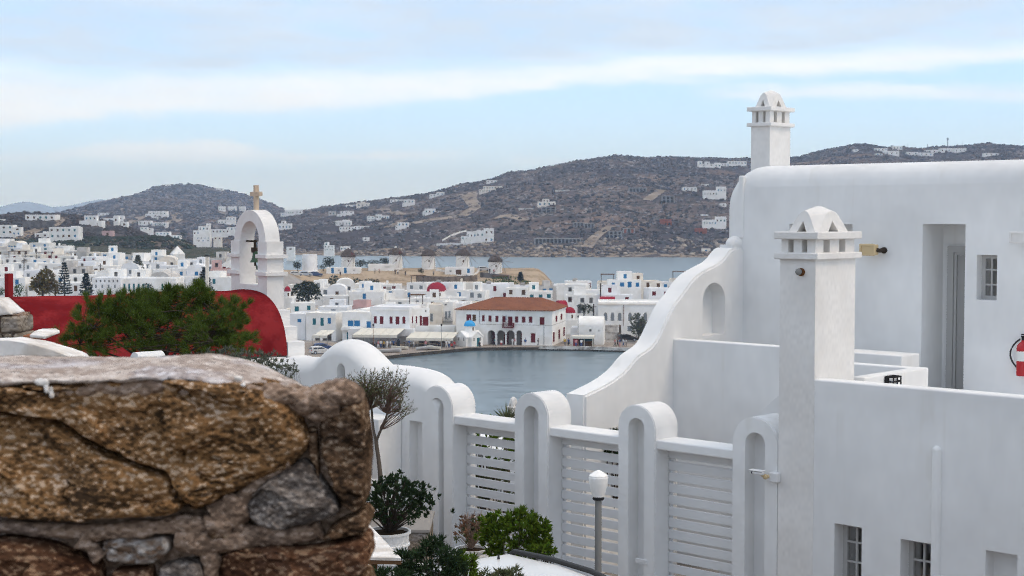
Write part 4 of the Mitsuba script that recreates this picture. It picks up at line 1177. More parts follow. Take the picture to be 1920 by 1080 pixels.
# more of the same wall beyond the frame
for k, pl in enumerate([[(-420, 720), (-60, 722), (-56, 940), (-180, 975), (-420, 960)], [(-420, 985), (-200, 1000), (-70, 1010), (-60, 1130), (-420, 1140)], [(-800, 725), (-440, 722), (-436, 950), (-800, 940)], [(-800, 965), (-440, 980), (-440, 1130), (-800, 1130)]]):
    stone('stone', pl, 0.05, ('stone_brown', 'stone_tan', 'stone_grey', 'stone_rust')[k], 30 + k, 0.016, 0.25, rings=30, n=120)
for k, u0 in enumerate(range(-800, 640, 180)):
    stone('stone', [(u0 + 6, 1176 - 12 * (k % 2)), (u0 + 172, 1170), (u0 + 176, 1300 + 18 * (k % 3)), (u0 + 4, 1310)], 0.05, ('stone_tan', 'stone_brown', 'stone_grey')[k % 3], 50 + k, 0.016, 0.28, rings=24, n=90)

# mortar body: a rough slab, front face just behind the stones, narrower towards its ragged right end
x1_ = sw_(680, 700)[0]
zt0 = H + slope(704) * YW
xs = np.linspace(-3.2, x1_ - 0.01, 240)
prof_t = []
body = trimesh.creation.box((1, 1, 1))
m = Manifold.cube((x1_ - 0.025 + 3.2, 0.42, 1.9)).translate((-3.2, YW + 0.012, zt0 - 0.05 - 1.9)).refine_to_length(0.022)
v, f = tri(m)
dd = meshkit.fbm(v * [26, 22, 30], 4, 71) - 0.5
d2 = meshkit.fbm(v * [70, 60, 75], 3, 77) - 0.5
v[:, 1] -= (0.055 * dd + 0.016 * d2) * (v[:, 1] < YW + 0.1) - 0.004
v[:, 0] += (0.06 * (meshkit.fbm(v * [12, 14, 14], 4, 73) - 0.5) + 0.015 * d2) * (v[:, 0] > x1_ - 0.08)
v[:, 1] += 0.026
endk = sstep(-0.72, x1_, v[:, 0])
v[:, 1] = YW + (v[:, 1] - YW) * (1 - 0.70 * endk)
v[:, 2] -= 0.07 * endk * (v[:, 2] > zt0 - 0.2)
part(wallk, 'mortar', (v, f), 'mortar', True)
# pointing that stands proud between the stones, as lumps
for k, (path, r) in enumerate([([(-40, 986), (60, 990), (120, 996), (180, 1000), (260, 992), (330, 985), (390, 988)], 0.020), ([(392, 986), (420, 978), (440, 962), (462, 930), (500, 892), (545, 868)], 0.030), ([(440, 990), (480, 1000), (540, 1004), (590, 998), (604, 992)], 0.024), ([(330, 1010), (380, 1018), (440, 1012), (520, 1008)], 0.026), ([(150, 1012), (175, 1030), (190, 1046)], 0.024), ([(392, 1030), (396, 1056), (392, 1090)], 0.018), ([(400, 962), (430, 944), (446, 930)], 0.026)]):
    pp = np.array([(*sw_(u, v_),) for u, v_ in path])
    s = np.linspace(0, len(pp) - 1, 8 * len(pp))
    px, pz_2 = np.interp(s, range(len(pp)), pp[:, 0]), np.interp(s, range(len(pp)), pp[:, 1])
    rr = r * (0.75 + 0.6 * meshkit.noise(np.stack([s * 1.3, s * 0 + k, s * 0], -1)))
    tb_ = tube(np.stack([px, np.full(len(s), YW + 0.004), pz_2], -1), rr, 20)
    part(wallk, 'pointing', noisy(tb_, 0.009, 0.010, 34, 80 + k), 'mortar', True)
# coping: weathered mortar cap with a drooping ragged front edge
top = [(-900, 704), (0, 704), (120, 706), (240, 704), (330, 701), (420, 708), (500, 714), (560, 724), (610, 738), (640, 745)]
xs_c = np.array([sw_(u, v_)[0] for u, v_ in top]); zs_c = np.array([sw_(u, v_)[1] for u, v_ in top])
nx, sect = 420, []
X_ = np.linspace(-3.2, sw_(648, 730)[0], nx)
zt_c = np.interp(X_, xs_c, zs_c) + 0.012 * (meshkit.fbm(np.stack([X_ * 6, X_ * 0, X_ * 0], -1), 4, 91) - 0.5)
drop_ = 0.014 + 0.024 * np.clip(meshkit.fbm(np.stack([X_ * 5.5, X_ * 0 + 4, X_ * 0], -1), 4, 95) * 2 - 0.75, 0, 1) + 0.020 * sstep(-0.62, -0.45, X_)
ring = [(-0.02, 0.0, 1), (-0.055, 0.0, 1), (-0.078, 0.0, 0.8), (-0.088, 0.0, 0.45), (-0.084, 0.0, 0.15), (-0.070, 0.003, 0.0), (-0.05, 0.006, 0), (-0.02, 0.008, 0)] + [(y, 0.009 - 0.012 * y, 0) for y in np.linspace(0.02, 0.44, 20)] + [(0.47, -0.006, 0.0), (0.48, -0.03, 0.6), (0.45, -0.06, 1.0)]
V = np.array([[(x, YW + 0.02 + y, z + h - dp * d_) for y, h, d_ in ring] for x, z, dp in zip(X_, zt_c, drop_)])
v = V.reshape(-1, 3)
n1 = meshkit.fbm(v * [20, 20, 20], 4, 101) - 0.5
n2 = meshkit.fbm(v * [75, 60, 75], 3, 103) - 0.5
fr_ = (v[:, 1] < YW + 0.03)
v[:, 1] -= np.where(fr_, 0.030 * n1 + 0.012 * n2, 0)
v[:, 2] += np.where(fr_, 0.022 * n1 + 0.010 * n2, 0.010 * n1 + 0.0045 * n2)
endc = sstep(-0.78, X_[-1], v[:, 0])
v[:, 1] = YW + (v[:, 1] - YW) * (1 - 0.82 * endc)
v[:, 2] -= 0.030 * endc
K2 = len(ring)
i, j = np.meshgrid(np.arange(nx - 1), np.arange(K2), indexing='ij')
q = np.stack([i * K2 + j, (i + 1) * K2 + j, (i + 1) * K2 + (j + 1) % K2, i * K2 + (j + 1) % K2], -1).reshape(-1, 4)
f = np.vstack([q[:, [0, 1, 2]], q[:, [0, 2, 3]], [[(nx - 1) * K2, (nx - 1) * K2 + k, (nx - 1) * K2 + k + 1] for k in range(1, K2 - 1)]])
part(wallk, 'coping', (v, f), 'coping', True, 'pale weathered mortar cap on the wall')
xs_l = np.linspace(-2.2, sw_(640, 740)[0], 260)
zl_ = np.interp(xs_l, X_, zt_c) - 0.026 - 0.016 * (meshkit.fbm(np.stack([xs_l * 7, xs_l * 0 + 2, xs_l * 0], -1), 4, 97) - 0.5) * 2
part(wallk, 'coping_edge', noisy(tube(np.stack([xs_l, np.full(260, YW - 0.030), zl_], -1), 0.017 + 0.014 * meshkit.noise(np.stack([xs_l * 9, xs_l * 0, xs_l * 0 + 5], -1)), 16), 0.010, 0.014, 30, 99), 'mortar', True)
for k, (u, v_, r) in enumerate([(640, 738, 0.055), (612, 742, 0.05), (575, 757, 0.050), (600, 775, 0.030), (560, 742, 0.04), (648, 752, 0.03)]):
    x_, z_ = sw_(u, v_)
    part(wallk, 'mortar_lump', noisy(Manifold.sphere(1, 48).scale((r, r * 1.1, r * 0.62)).translate((x_, YW + 0.0, z_)), 0.010, 0.012, 32, 120 + k), 'mortar', True)
for k, (u, v_, r, st_) in enumerate([(95, 712, 0.014, (1.2, 0.5, 0.6)), (104, 720, 0.013, (0.6, 0.5, 1.1)), (113, 729, 0.010, (0.6, 0.5, 1.2)), (466, 716, 0.007, (1, 1, 1)), (455, 703, 0.008, (1.3, 1, .6))]):
    x_, z_ = sw_(u, v_)
    part(wallk, 'lime_fleck', noisy(Manifold.sphere(r, 24).scale(st_).translate((x_, YW - 0.066, z_)), 0.005, 0.006, 70, 140 + k), 'old_white', True)


# ------------------------------------------------------------------ plants near the eye
def leaf_quads(pos, dirs, length, width, seed, fold=0.0):
    """A pointed leaf of two triangles at each position along its direction."""
    r = np.random.default_rng(seed)
    n = len(pos)
    d = dirs / (np.linalg.norm(dirs, axis=1, keepdims=True) + 1e-9)
    w = np.cross(d, r.normal(size=(n, 3))); w /= np.linalg.norm(w, axis=1, keepdims=True) + 1e-9
    L = length * r.uniform(0.7, 1.25, (n, 1)); W = width * r.uniform(0.8, 1.2, (n, 1))
    m = pos + d * L * 0.45
    v = np.stack([pos, m + w * W / 2, pos + d * L, m - w * W / 2], 1).reshape(-1, 3)
    k = 4 * np.arange(n)[:, None]
    f = np.concatenate([k + [0, 1, 2], k + [0, 2, 3]], 1).reshape(-1, 3)
    return v, f


def rand_dirs(n, r):
    d = r.normal(size=(n, 3))
    return d / np.linalg.norm(d, axis=1, keepdims=True)


def tufts(tips, tipdirs, per, spread, length, width, seed):
    r = np.random.default_rng(seed)
    pos = np.repeat(tips, per, 0) + r.normal(size=(len(tips) * per, 3)) * length * 0.10
    d = np.repeat(tipdirs, per, 0) + r.normal(size=(len(tips) * per, 3)) * spread
    return leaf_quads(pos - d * 0.0, d, length, width, seed + 1)


def bush_tips(center, radii, n, seed, shell=0.55, hemi=-0.4, lump=0.35):
    """Branch ends through the volume of an uneven crown, with outward directions."""
    r = np.random.default_rng(seed)
    d = rand_dirs(n * 3, r)
    d = d[d[:, 2] > hemi][:n]
    k = (r.uniform(shell, 1, (len(d), 1)) ** 0.6) * (1 - lump / 2 + lump * meshkit.noise(d * 2.3 + seed, seed)[:, None] * 1.6)
    p = np.asarray(center) + d * k * np.asarray(radii)
    o = d * [1, 1, 0.8] + [0, 0, 0.45]
    return p, o / np.linalg.norm(o, axis=1, keepdims=True)


def stems(base, tips, r0, seed, bend=0.25, n=6, sides=5):
    r = np.random.default_rng(seed)
    out = []
    for t in tips:
        s = np.linspace(0, 1, n)[:, None]
        mid = r.normal(size=3) * np.linalg.norm(t - base) * bend * 0.3
        p = base * (1 - s) + t * s + mid * (s * (1 - s)) * 2 + np.array([0, 0, 1]) * (s * (1 - s)) * 0.15 * np.linalg.norm(t - base)
        out.append(tube(p, np.linspace(r0, r0 * 0.3, n), sides))
    return join(*out)


def shrub(name, label, cat, center, radii, ntips, per, length, width, mat, seed, base=None, spread=0.55, stem='bark_dark', shell=0.5, hemi=-0.4, group=None, nst=24, r0=0.012, lump=0.35):
    t = thing(name, label, cat, group)
    tips, dirs = bush_tips(center, radii, ntips, seed, shell, hemi, lump)
    part(t, 'foliage', tufts(tips, dirs, per, spread, length, width, seed + 2), mat, kind='stuff')
    if base is not None:
        part(t, 'stems', stems(np.asarray(base, float), tips[:: max(1, len(tips) // nst)], r0, seed + 3), stem, True, kind='stuff')
    return t


def pot(parent, x, y, z0, prof, mat='ceramic', soil_r=None, soil_z=None):
    part(parent, 'pot', xform(lathe(prof, 44), frame(x, y, z0)), mat, 40)
    if soil_r:
        part(parent, 'soil', xform(lathe([(0, soil_z + 0.02), (soil_r, soil_z)], 24), frame(x, y, z0)), 'soil', True)


# big pine behind the stone wall: lobes of needle tufts on spreading limbs
yp = 20.0
t = thing('pine_tree', 'bushy dark green pine in front of the red vault', 'tree')
lobes = [(345, 568, 50, 30), (280, 582, 56, 30), (410, 588, 48, 36), (235, 590, 42, 36), (175, 615, 40, 46), (150, 645, 40, 34), (300, 620, 90, 40), (400, 640, 70, 40), (230, 650, 60, 30), (330, 660, 70, 26), (440, 620, 30, 40), (195, 585, 24, 30), (372, 556, 22, 20), (322, 558, 20, 18), (430, 655, 40, 24), (275, 568, 20, 18), (260, 600, 40, 30)]
base = P(305, 760, yp)
tp, td, ends = [], [], []
r = np.random.default_rng(5)
for k, (u, v, ru, rv) in enumerate(lobes):
    c = P(u, v, yp + r.uniform(-0.5, 0.5))
    a, b = bush_tips(c, (ru / F * yp * 0.95, ru / F * yp * 1.0, rv / F * yp), int(14 + ru * rv / 75), 40 + k, 0.45, -0.6)
    tp.append(a); td.append(b); ends.append(c)
tp, td = np.vstack(tp), np.vstack(td)
part(t, 'needles', tufts(tp, td * [1, 1, 1] + [0, 0, 0.35], 95, 0.42, 0.118, 0.0048, 11), 'leaf_pine', kind='stuff')
inner = tp * 0.86 + 0.14 * tp.mean(0)
part(t, 'old_needles', tufts(inner, td, 24, 0.8, 0.10, 0.0055, 12), 'leaf_pine', kind='stuff')
part(t, 'trunk', tube([base - [0, 0, 2.8], base, (base + P(305, 690, yp)) / 2 + [0.05, 0, 0], P(300, 680, yp)], [0.09, 0.08, 0.065, 0.05], 10), 'bark', True)
for c in ends:
    part(t, 'limb', stems(P(300, 700, yp), [c], 0.022, int(abs(c[0]) * 100), 0.2, 9, 7), 'bark_dark', True)
part(t, 'twigs', join(*[tube([c, (c + q_) / 2 + r.normal(size=3) * 0.02, q_], [0.008, 0.006, 0.003], 4) for c, grp in zip(ends, np.array_split(tp, len(ends))) for q_ in grp[::3]]), 'bark_dark', kind='stuff')

# grey-green bush at the end of the stone wall
c = P(474, 694, 14.0) - [0, 0, 0.30]
shrub('grey_bush', 'grey green olive like bush between the pine and the white gable', 'bush', c, (0.34, 0.34, 0.47), 800, 9, 0.045, 0.010, 'leaf_grey', 61, c - [0, 0, 1.1], 0.5, 'bark', 0.3, -0.3, None, 50, 0.006)
c = P(420, 688, 14.4)
shrub('grey_bush', 'low grey leaved bush under the right end of the pine', 'bush', c, (0.22, 0.25, 0.16), 200, 9, 0.045, 0.010, 'leaf_grey', 62, c - [0, 0, 1.4], 0.5, 'bark', 0.3, -0.3, None, 30, 0.006)
for k, (u, v) in enumerate([(170, 664), (365, 658), (545, 676)]):
    c = P(u, v + 14, 14.6)
    tips = c + np.random.default_rng(70 + k).normal(size=(40, 3)) * [0.05, 0.05, 0.035]
    tk = thing('seed_head_plant', ('spray of pale seed heads left of the half barrel wall top', 'spray of pale seed heads right of the half barrel wall top', 'grey sprig against the end of the curved garden wall')[k], 'plant')
    part(tk, 'foliage', tufts(tips, np.tile([0, 0, 1.0], (40, 1)), 7, 0.9, 0.022, 0.009, 72 + k), 'leaf_grey', kind='stuff')
    part(tk, 'stems', stems(c - [0, 0, 1.3], tips[::2], 0.003, 74 + k), 'bark', kind='stuff')

# small olive tree in a white pot
yo = 19.2
o_ = lambda u, v, d=0.0: P(u, v, yo + d)
t = thing('olive_tree', 'slender small leaved tree with a forked trunk in a white pot', 'tree')
zpot = o_(712, 905)[2]
trunk = [o_(714, 920), o_(713, 890), o_(710, 862), o_(706, 835), o_(705, 826)]
part(t, 'trunk', tube(trunk, [0.034, 0.030, 0.027, 0.026, 0.025], 10), 'bark', True)
f1 = [o_(705, 828), o_(700, 805, .05), o_(698, 785, .1), o_(697, 765, .12), o_(690, 745, .15)]
f2 = [o_(705, 828), o_(714, 806, -.05), o_(722, 790, -.08), o_(726, 775, -.1), o_(730, 755, -.1)]
part(t, 'branch', tube(f1, [0.019, 0.017, 0.015, 0.013, 0.010], 8), 'bark', True)
part(t, 'branch', tube(f2, [0.019, 0.017, 0.015, 0.013, 0.010], 8), 'bark', True)
r = np.random.default_rng(15)
tipsO, srcs = [], []
for u, v, ru, rv, n_, s_ in [(672, 720, 30, 26, 50, f1[-1]), (705, 716, 32, 24, 60, f1[-1]), (740, 715, 25, 26, 40, f2[-1]), (655, 735, 18, 16, 24, f1[-2]), (690, 742, 30, 18, 44, f1[-2]), (725, 742, 26, 18, 36, f2[-2]), (756, 730, 8, 16, 10, f2[-2]), (768, 758, 10, 10, 8, f2[1]), (756, 762, 6, 10, 6, f2[1]), (780, 768, 4, 4, 3, f2[1])]:
    for _ in range(n_):
        tipsO.append(o_(u + r.uniform(-ru, ru), v + r.uniform(-rv, rv), r.uniform(-0.28, 0.28))); srcs.append(s_)
tipsO, srcs = np.array(tipsO), np.array(srcs)
tw, lp, ld = [], [], []
for a, b in zip(srcs, tipsO):
    s = np.linspace(0, 1, 7)[:, None]
    p = a * (1 - s) + b * s + r.normal(size=3) * 0.05 * (s * (1 - s)) * 4
    tw.append(tube(p, np.linspace(0.006, 0.0018, 7), 4))
    for q_ in np.linspace(0.6, 1, 5):
        x_ = p[0] * 0
        i_ = min(int(q_ * 6), 5); fr_ = q_ * 6 - i_
        lp.append(p[i_] * (1 - fr_) + p[i_ + 1] * fr_); ld.append((b - a) / np.linalg.norm(b - a) * 0.7 + r.normal(size=3) * 0.5 + [0, 0, 0.35])
part(t, 'twigs', join(*tw), 'twig_brown', kind='stuff')
part(t, 'leaves', leaf_quads(np.repeat(np.array(lp), 2, 0), np.repeat(np.array(ld), 2, 0) + r.normal(size=(2 * len(lp), 3)) * 0.4, 0.050, 0.011, 17), 'leaf_olive', kind='stuff')
px_ = o_(706, 905)
pot(t, px_[0], px_[1], zpot - 0.44, [(0, 0), (0.18, 0), (0.24, 0.2), (0.27, 0.38), (0.285, 0.385), (0.285, 0.44), (0.262, 0.44), (0.25, 0.38), (0, 0.38)], 'ceramic', 0.252, 0.385)
# yucca and shrubs behind the fence
cq = np.array([A(950, B0 + 3.4) * C + (B0 + 3.4) * S, -A(950, B0 + 3.4) * S + (B0 + 3.4) * C, 0])
cq[2] = H + slope(790) * cq[1]
t = thing('yucca', 'spiky yucca rosette rising behind the first fence rail', 'plant')
rr_ = np.random.default_rng(81)
d = rand_dirs(260, rr_); d = d[d[:, 2] > 0.05]
part(t, 'leaves', leaf_quads(np.repeat(cq[None], len(d), 0), d, 0.30, 0.022, 82), 'leaf_olive', kind='stuff')
part(t, 'stem', tube([cq - [0, 0, 1.8], cq], [0.06, 0.05], 8), 'bark', True)
for k, (u, bb_, v, rad, mat, lab) in enumerate([(905, B0 + 1.6, 850, (0.5, 0.5, 0.5), 'leaf_bright', 'leafy shrub glimpsed through the first slat panel, higher up'), (930, B0 + 1.7, 925, (0.45, 0.45, 0.40), 'leaf_olive', 'leafy shrub glimpsed low through the first slat panel'), (1150, B0 + 1.6, 840, (0.16, 0.2, 0.22), 'leaf_dark', 'dark shrub seen between slats beside the third pillar')]):
    a_ = A(u, bb_); p_ = np.array([a_ * C + bb_ * S, -a_ * S + bb_ * C, 0]); p_[2] = H + slope(v) * p_[1]
    shrub('garden_shrub', lab, 'shrub', p_, rad, 130, 10, 0.09, 0.035, mat, 85 + k, [p_[0], p_[1], p_[2] - 0.9], 0.6)
# white garden wall behind the slat panels
bw_ = B0 + 2.3
single('inner_garden_wall', 'white garden wall seen through the slats of the second and third panels', 'wall', soft(A(1062, bw_), A(1180, bw_) , bw_, bw_ + 0.2, 22.4, ZZ(838, A(1100, bw_), bw_), 0.02), 'plaster', 30, M=LOC)
struct('garden_ground', xform(block(aS - 6, aL0 + 2, B0 + TK, bH, 22.0, 22.9), LOC), 'street_ground')

# dark round shrub in a banded white pot
yb2 = 16.6
t = None
c = P(742, 945, yb2)
t = shrub('potted_shrub', 'dark green round leaved shrub in a banded white pot under the olive tree', 'shrub', c, (0.34, 0.34, 0.27), 300, 11, 0.050, 0.022, 'leaf_dark', 91, P(728, 1000, yb2), 0.65, 'bark_dark', 0.35, -0.6, None, 60, 0.012, 0.5)
arm = P(800, 935, yb2) + np.random.default_rng(92).normal(size=(26, 3)) * [0.09, 0.07, 0.05]
part(t, 'side_branch', tufts(arm, np.tile([0.5, 0, 0.8], (26, 1)), 10, 0.65, 0.05, 0.022, 93), 'leaf_dark', kind='stuff')
part(t, 'branch', join(stems(P(735, 992, yb2), [P(800, 938, yb2), P(770, 968, yb2), P(780, 950, yb2)], 0.012, 94)), 'bark_dark', True)
pz0 = P(735, 995, yb2)
pot(t, P(727, 995, yb2)[0], yb2, pz0[2] - 0.50, [(0, 0), (0.19, 0), (0.20, 0.10), (0.215, 0.10), (0.215, 0.115), (0.205, 0.12), (0.215, 0.22), (0.235, 0.222), (0.235, 0.238), (0.22, 0.245), (0.23, 0.34), (0.25, 0.342), (0.25, 0.358), (0.235, 0.365), (0.24, 0.47), (0.262, 0.475), (0.262, 0.50), (0.235, 0.50), (0.23, 0.46), (0, 0.46)], 'ceramic', 0.232, 0.47)
# empty banded pot in front of it
y_ = 14.6
p_ = P(727, 1047, y_)
t = thing('banded_pot', 'white banded flower pot standing below the plank table', 'pot')
pot(t, p_[0], y_, p_[2] - 0.42, [(0, 0), (0.13, 0), (0.145, 0.12), (0.16, 0.122), (0.16, 0.135), (0.15, 0.14), (0.16, 0.26), (0.178, 0.262), (0.178, 0.275), (0.165, 0.28), (0.17, 0.38), (0.19, 0.385), (0.19, 0.42), (0.168, 0.42), (0.16, 0.38), (0, 0.38)], 'ceramic', 0.165, 0.385)
# plank table top
y_ = 11.5
t = thing('plank_table', 'pale weathered plank table top behind the stone wall', 'table')
q = [P(600, 1043, y_), P(752, 1043, y_ * 0.995), P(688, 982, y_ * 1.113), P(600, 982, y_ * 1.113)]
zt_ = q[0][2]
q = [np.array([p[0], p[1], zt_]) for p in q]
part(t, 'top', noisy(Manifold.hull_points(np.array([p + [0, 0, d] for p in q for d in (-0.022, 0.0)])), 0.05, 0.0015, 9, 5), 'old_white', 30)
part(t, 'edge_board', Manifold.hull_points(np.array([p + [0, dy, d] for p in q[:2] for dy in (0.012, 0.03) for d in (-0.055, -0.023)])), 'riser_brown', False)
for fx in (0.15, 0.62):
    lg = q[0] * (1 - fx) + q[1] * fx + [0, 0.25, 0]
    part(t, 'leg', block(lg[0] - 0.03, lg[0] + 0.03, lg[1] - 0.03, lg[1] + 0.03, 22.5, zt_ - 0.023), 'riser_brown', False)
# stone bench beside the pier
y_ = 18.4
p0, p1 = P(690, 1040, y_), P(806, 995, y_)
t = thing('stone_bench', 'low brown stone bench with a grey slab top beside the first pillar', 'bench')
part(t, 'base', noisy(block(p0[0], p1[0] - 0.02, y_ + 0.02, y_ + 1.15, 22.6, p1[2] - 0.032), 0.04, 0.006, 12, 8), 'block_stone', True)
part(t, 'slab', chamfer(p0[0] - 0.02, p1[0], y_, y_ + 1.2, p1[2] - 0.03, p1[2] + 0.012, 0.006), 'concrete', False)

# pots and shrubs along the fence
y_ = 17.6
p_ = P(884, 1030, y_)
t = thing('potted_geranium', 'half withered pale plant in a round white pot by the first slat panel', 'plant')
tips, dirs = bush_tips(p_ + [0, 0, 0.20], (0.20, 0.18, 0.20), 60, 101, 0.3, -0.2)
part(t, 'dry_foliage', tufts(tips, dirs, 9, 0.7, 0.045, 0.014, 102), 'leaf_dry', kind='stuff')
part(t, 'foliage', tufts(tips[:26] - [0, 0, 0.06], dirs[:26], 10, 0.8, 0.045, 0.024, 103), 'leaf_olive', kind='stuff')
part(t, 'stems', stems(p_, np.vstack([tips, tips + [0.03, 0.02, 0.08]]), 0.006, 104), 'twig_pale', kind='stuff')
pot(t, p_[0], y_, p_[2] - 0.40, [(0, 0), (0.13, 0), (0.21, 0.12), (0.235, 0.24), (0.22, 0.33), (0.185, 0.365), (0.19, 0.385), (0.205, 0.39), (0.205, 0.415), (0.18, 0.415), (0.17, 0.37), (0, 0.37)], 'ceramic', 0.175, 0.385)
c = P(965, 1005, 17.0)
shrub('bright_shrub', 'bright green broad leaved shrub against the second fence pillar', 'shrub', c, (0.36, 0.30, 0.27), 250, 14, 0.075, 0.032, 'leaf_bright', 111, c - [0, 0, 1.1], 0.75, 'bark', 0.35, -0.8, None, 24, 0.008, 0.5)
c = P(1022, 1032, 16.6)
shrub('bright_shrub', 'few green shrub tips behind the car roof, right of the larger shrub', 'shrub', c, (0.10, 0.08, 0.05), 18, 12, 0.06, 0.026, 'leaf_bright', 112, c - [0, 0, 1.0], 0.7)
c = P(806, 1070, 11.6)
shrub('pittosporum', 'dark narrow leaved shrub in the foreground left of the car', 'shrub', c, (0.24, 0.22, 0.20), 130, 20, 0.062, 0.012, 'leaf_dark', 121, c - [0, 0, 1.9], 0.75, 'bark_dark', 0.4, -0.2, None, 30, 0.008)
c = P(868, 1072, 11.9)
shrub('pittosporum', 'lighter green shrub between the dark foreground shrub and the car', 'shrub', c, (0.13, 0.14, 0.13), 46, 20, 0.062, 0.012, 'leaf_bright', 122, c - [0, 0, 1.9], 0.75, 'bark_dark', 0.4, -0.2)
c = P(940, 1098, 12.0)
shrub('pittosporum', 'row of dark shrub tips in front of the car roof', 'shrub', c, (0.20, 0.14, 0.13), 64, 18, 0.060, 0.012, 'leaf_olive', 123, c - [0, 0, 1.9], 0.75, 'bark_dark', 0.4, -0.2)
c = P(726, 1084, 11.0)
shrub('pittosporum', 'low dark shrub tips at the bottom edge under the plank table', 'shrub', c, (0.15, 0.12, 0.06), 40, 18, 0.055, 0.011, 'leaf_dark', 124, c - [0, 0, 1.9], 0.75, 'bark_dark', 0.4, -0.2)

# the raised ground these stand on
for x0, x1, y0, y1, z1 in ((-2.3, -0.95, 16.15, 17.2, P(735, 995, 16.6)[2] - 0.505), (-0.9, 0.15, 17.25, 18.1, P(884, 1030, 17.6)[2] - 0.405), (-1.6, -0.8, 14.25, 15.1, P(727, 1047, 14.6)[2] - 0.425)):
    struct('planter_ledge', soft(x0, x1, y0, y1, 22.4, z1, 0.02), 'plaster', 30)
struct('garden_terrace', block(-14, -2.7, 6.8, 23, 21, 25.15), 'street_ground')


# ------------------------------------------------------------------ the town round the harbour
rt = np.random.default_rng(2024)
ORD = ['zeroth', 'first', 'second', 'third', 'fourth', 'fifth', 'sixth', 'seventh', 'eighth', 'ninth', 'tenth', 'eleventh', 'twelfth', 'thirteenth', 'fourteenth', 'fifteenth', 'sixteenth', 'seventeenth', 'eighteenth', 'nineteenth', 'twentieth']
NUM = ['no', 'one', 'two', 'three', 'four', 'five', 'six', 'seven', 'eight']


def tray(x0, x1, y0, y1, z0, z1, lip=0.35, t=0.22):
    """A flat roofed block with a parapet."""
    m = block(x0, x1, y0, y1, z0, z1)
    if lip and x1 - x0 > 1.5 and y1 - y0 > 1.5:
        m = m - block(x0 + t, x1 - t, y0 + t, y1 - t, z1 - lip, z1 + 1)
    return m


def barrel(x0, x1, y0, y1, z0, h, along='y'):
    """A half barrel roof along y (its round end to the front) or along x."""
    a = np.linspace(0, math.pi, 16)
    if along == 'y':
        c, r = (x0 + x1) / 2, (x1 - x0) / 2
        return prism([(c + r * math.cos(t), z0 + h * math.sin(t)) for t in a], y0, y1)
    c, r = (y0 + y1) / 2, (y1 - y0) / 2
    m = prism([(r * math.cos(t), z0 + h * math.sin(t)) for t in a], 0, x1 - x0)
    return m.rotate((0, 0, 90)).translate((x1, c, 0))


def win(parent, M, x, y, z, w, h, mat, name='window', proud=0.05, shape=None, deep=0.0):
    """A shutter or pane on a wall that faces the eye, set back by deep; x is its middle, z its sill."""
    if mat == 'dark_opening' and not deep: mat = 'shutter_brown'
    return part(parent, name, shape or UNIT, mat, False, M=M @ frame(x, y + deep, z, 0, (w, 0.02 if mat == 'dark_opening' else 2 * proud, h)))


def room(m, x0, x1, y0, y1, z0, z1, t=0.25):
    """Hollow a house out: the rooms behind its open windows."""
    if x1 - x0 < 1.2 or y1 - y0 < 1.2 or z1 - z0 < 1.2: return m
    return m - block(x0 + t, x1 - t, y0 + t, y1 - t, z0, z1 - 0.5)


def carve(m, rects, y, depth=0.42):
    """Window openings cut through the front of a wall: (middle, sill, width, height)."""
    for x, z, w, h in rects:
        m = m - block(x - w / 2, x + w / 2, y - 0.5, y + depth, z, z + h)
    return m


def aerial(parent, M, x, y, z, h):
    part(parent, 'aerial', join(tube([(x, y, z), (x, y, z + h)], 0.028, 4), tube([(x - 0.35, y, z + h * 0.9), (x + 0.35, y, z + h * 0.9)], 0.02, 4), tube([(x - 0.25, y, z + h * 0.78), (x + 0.25, y, z + h * 0.78)], 0.02, 4)), 'lamp_grey', False, M=M)


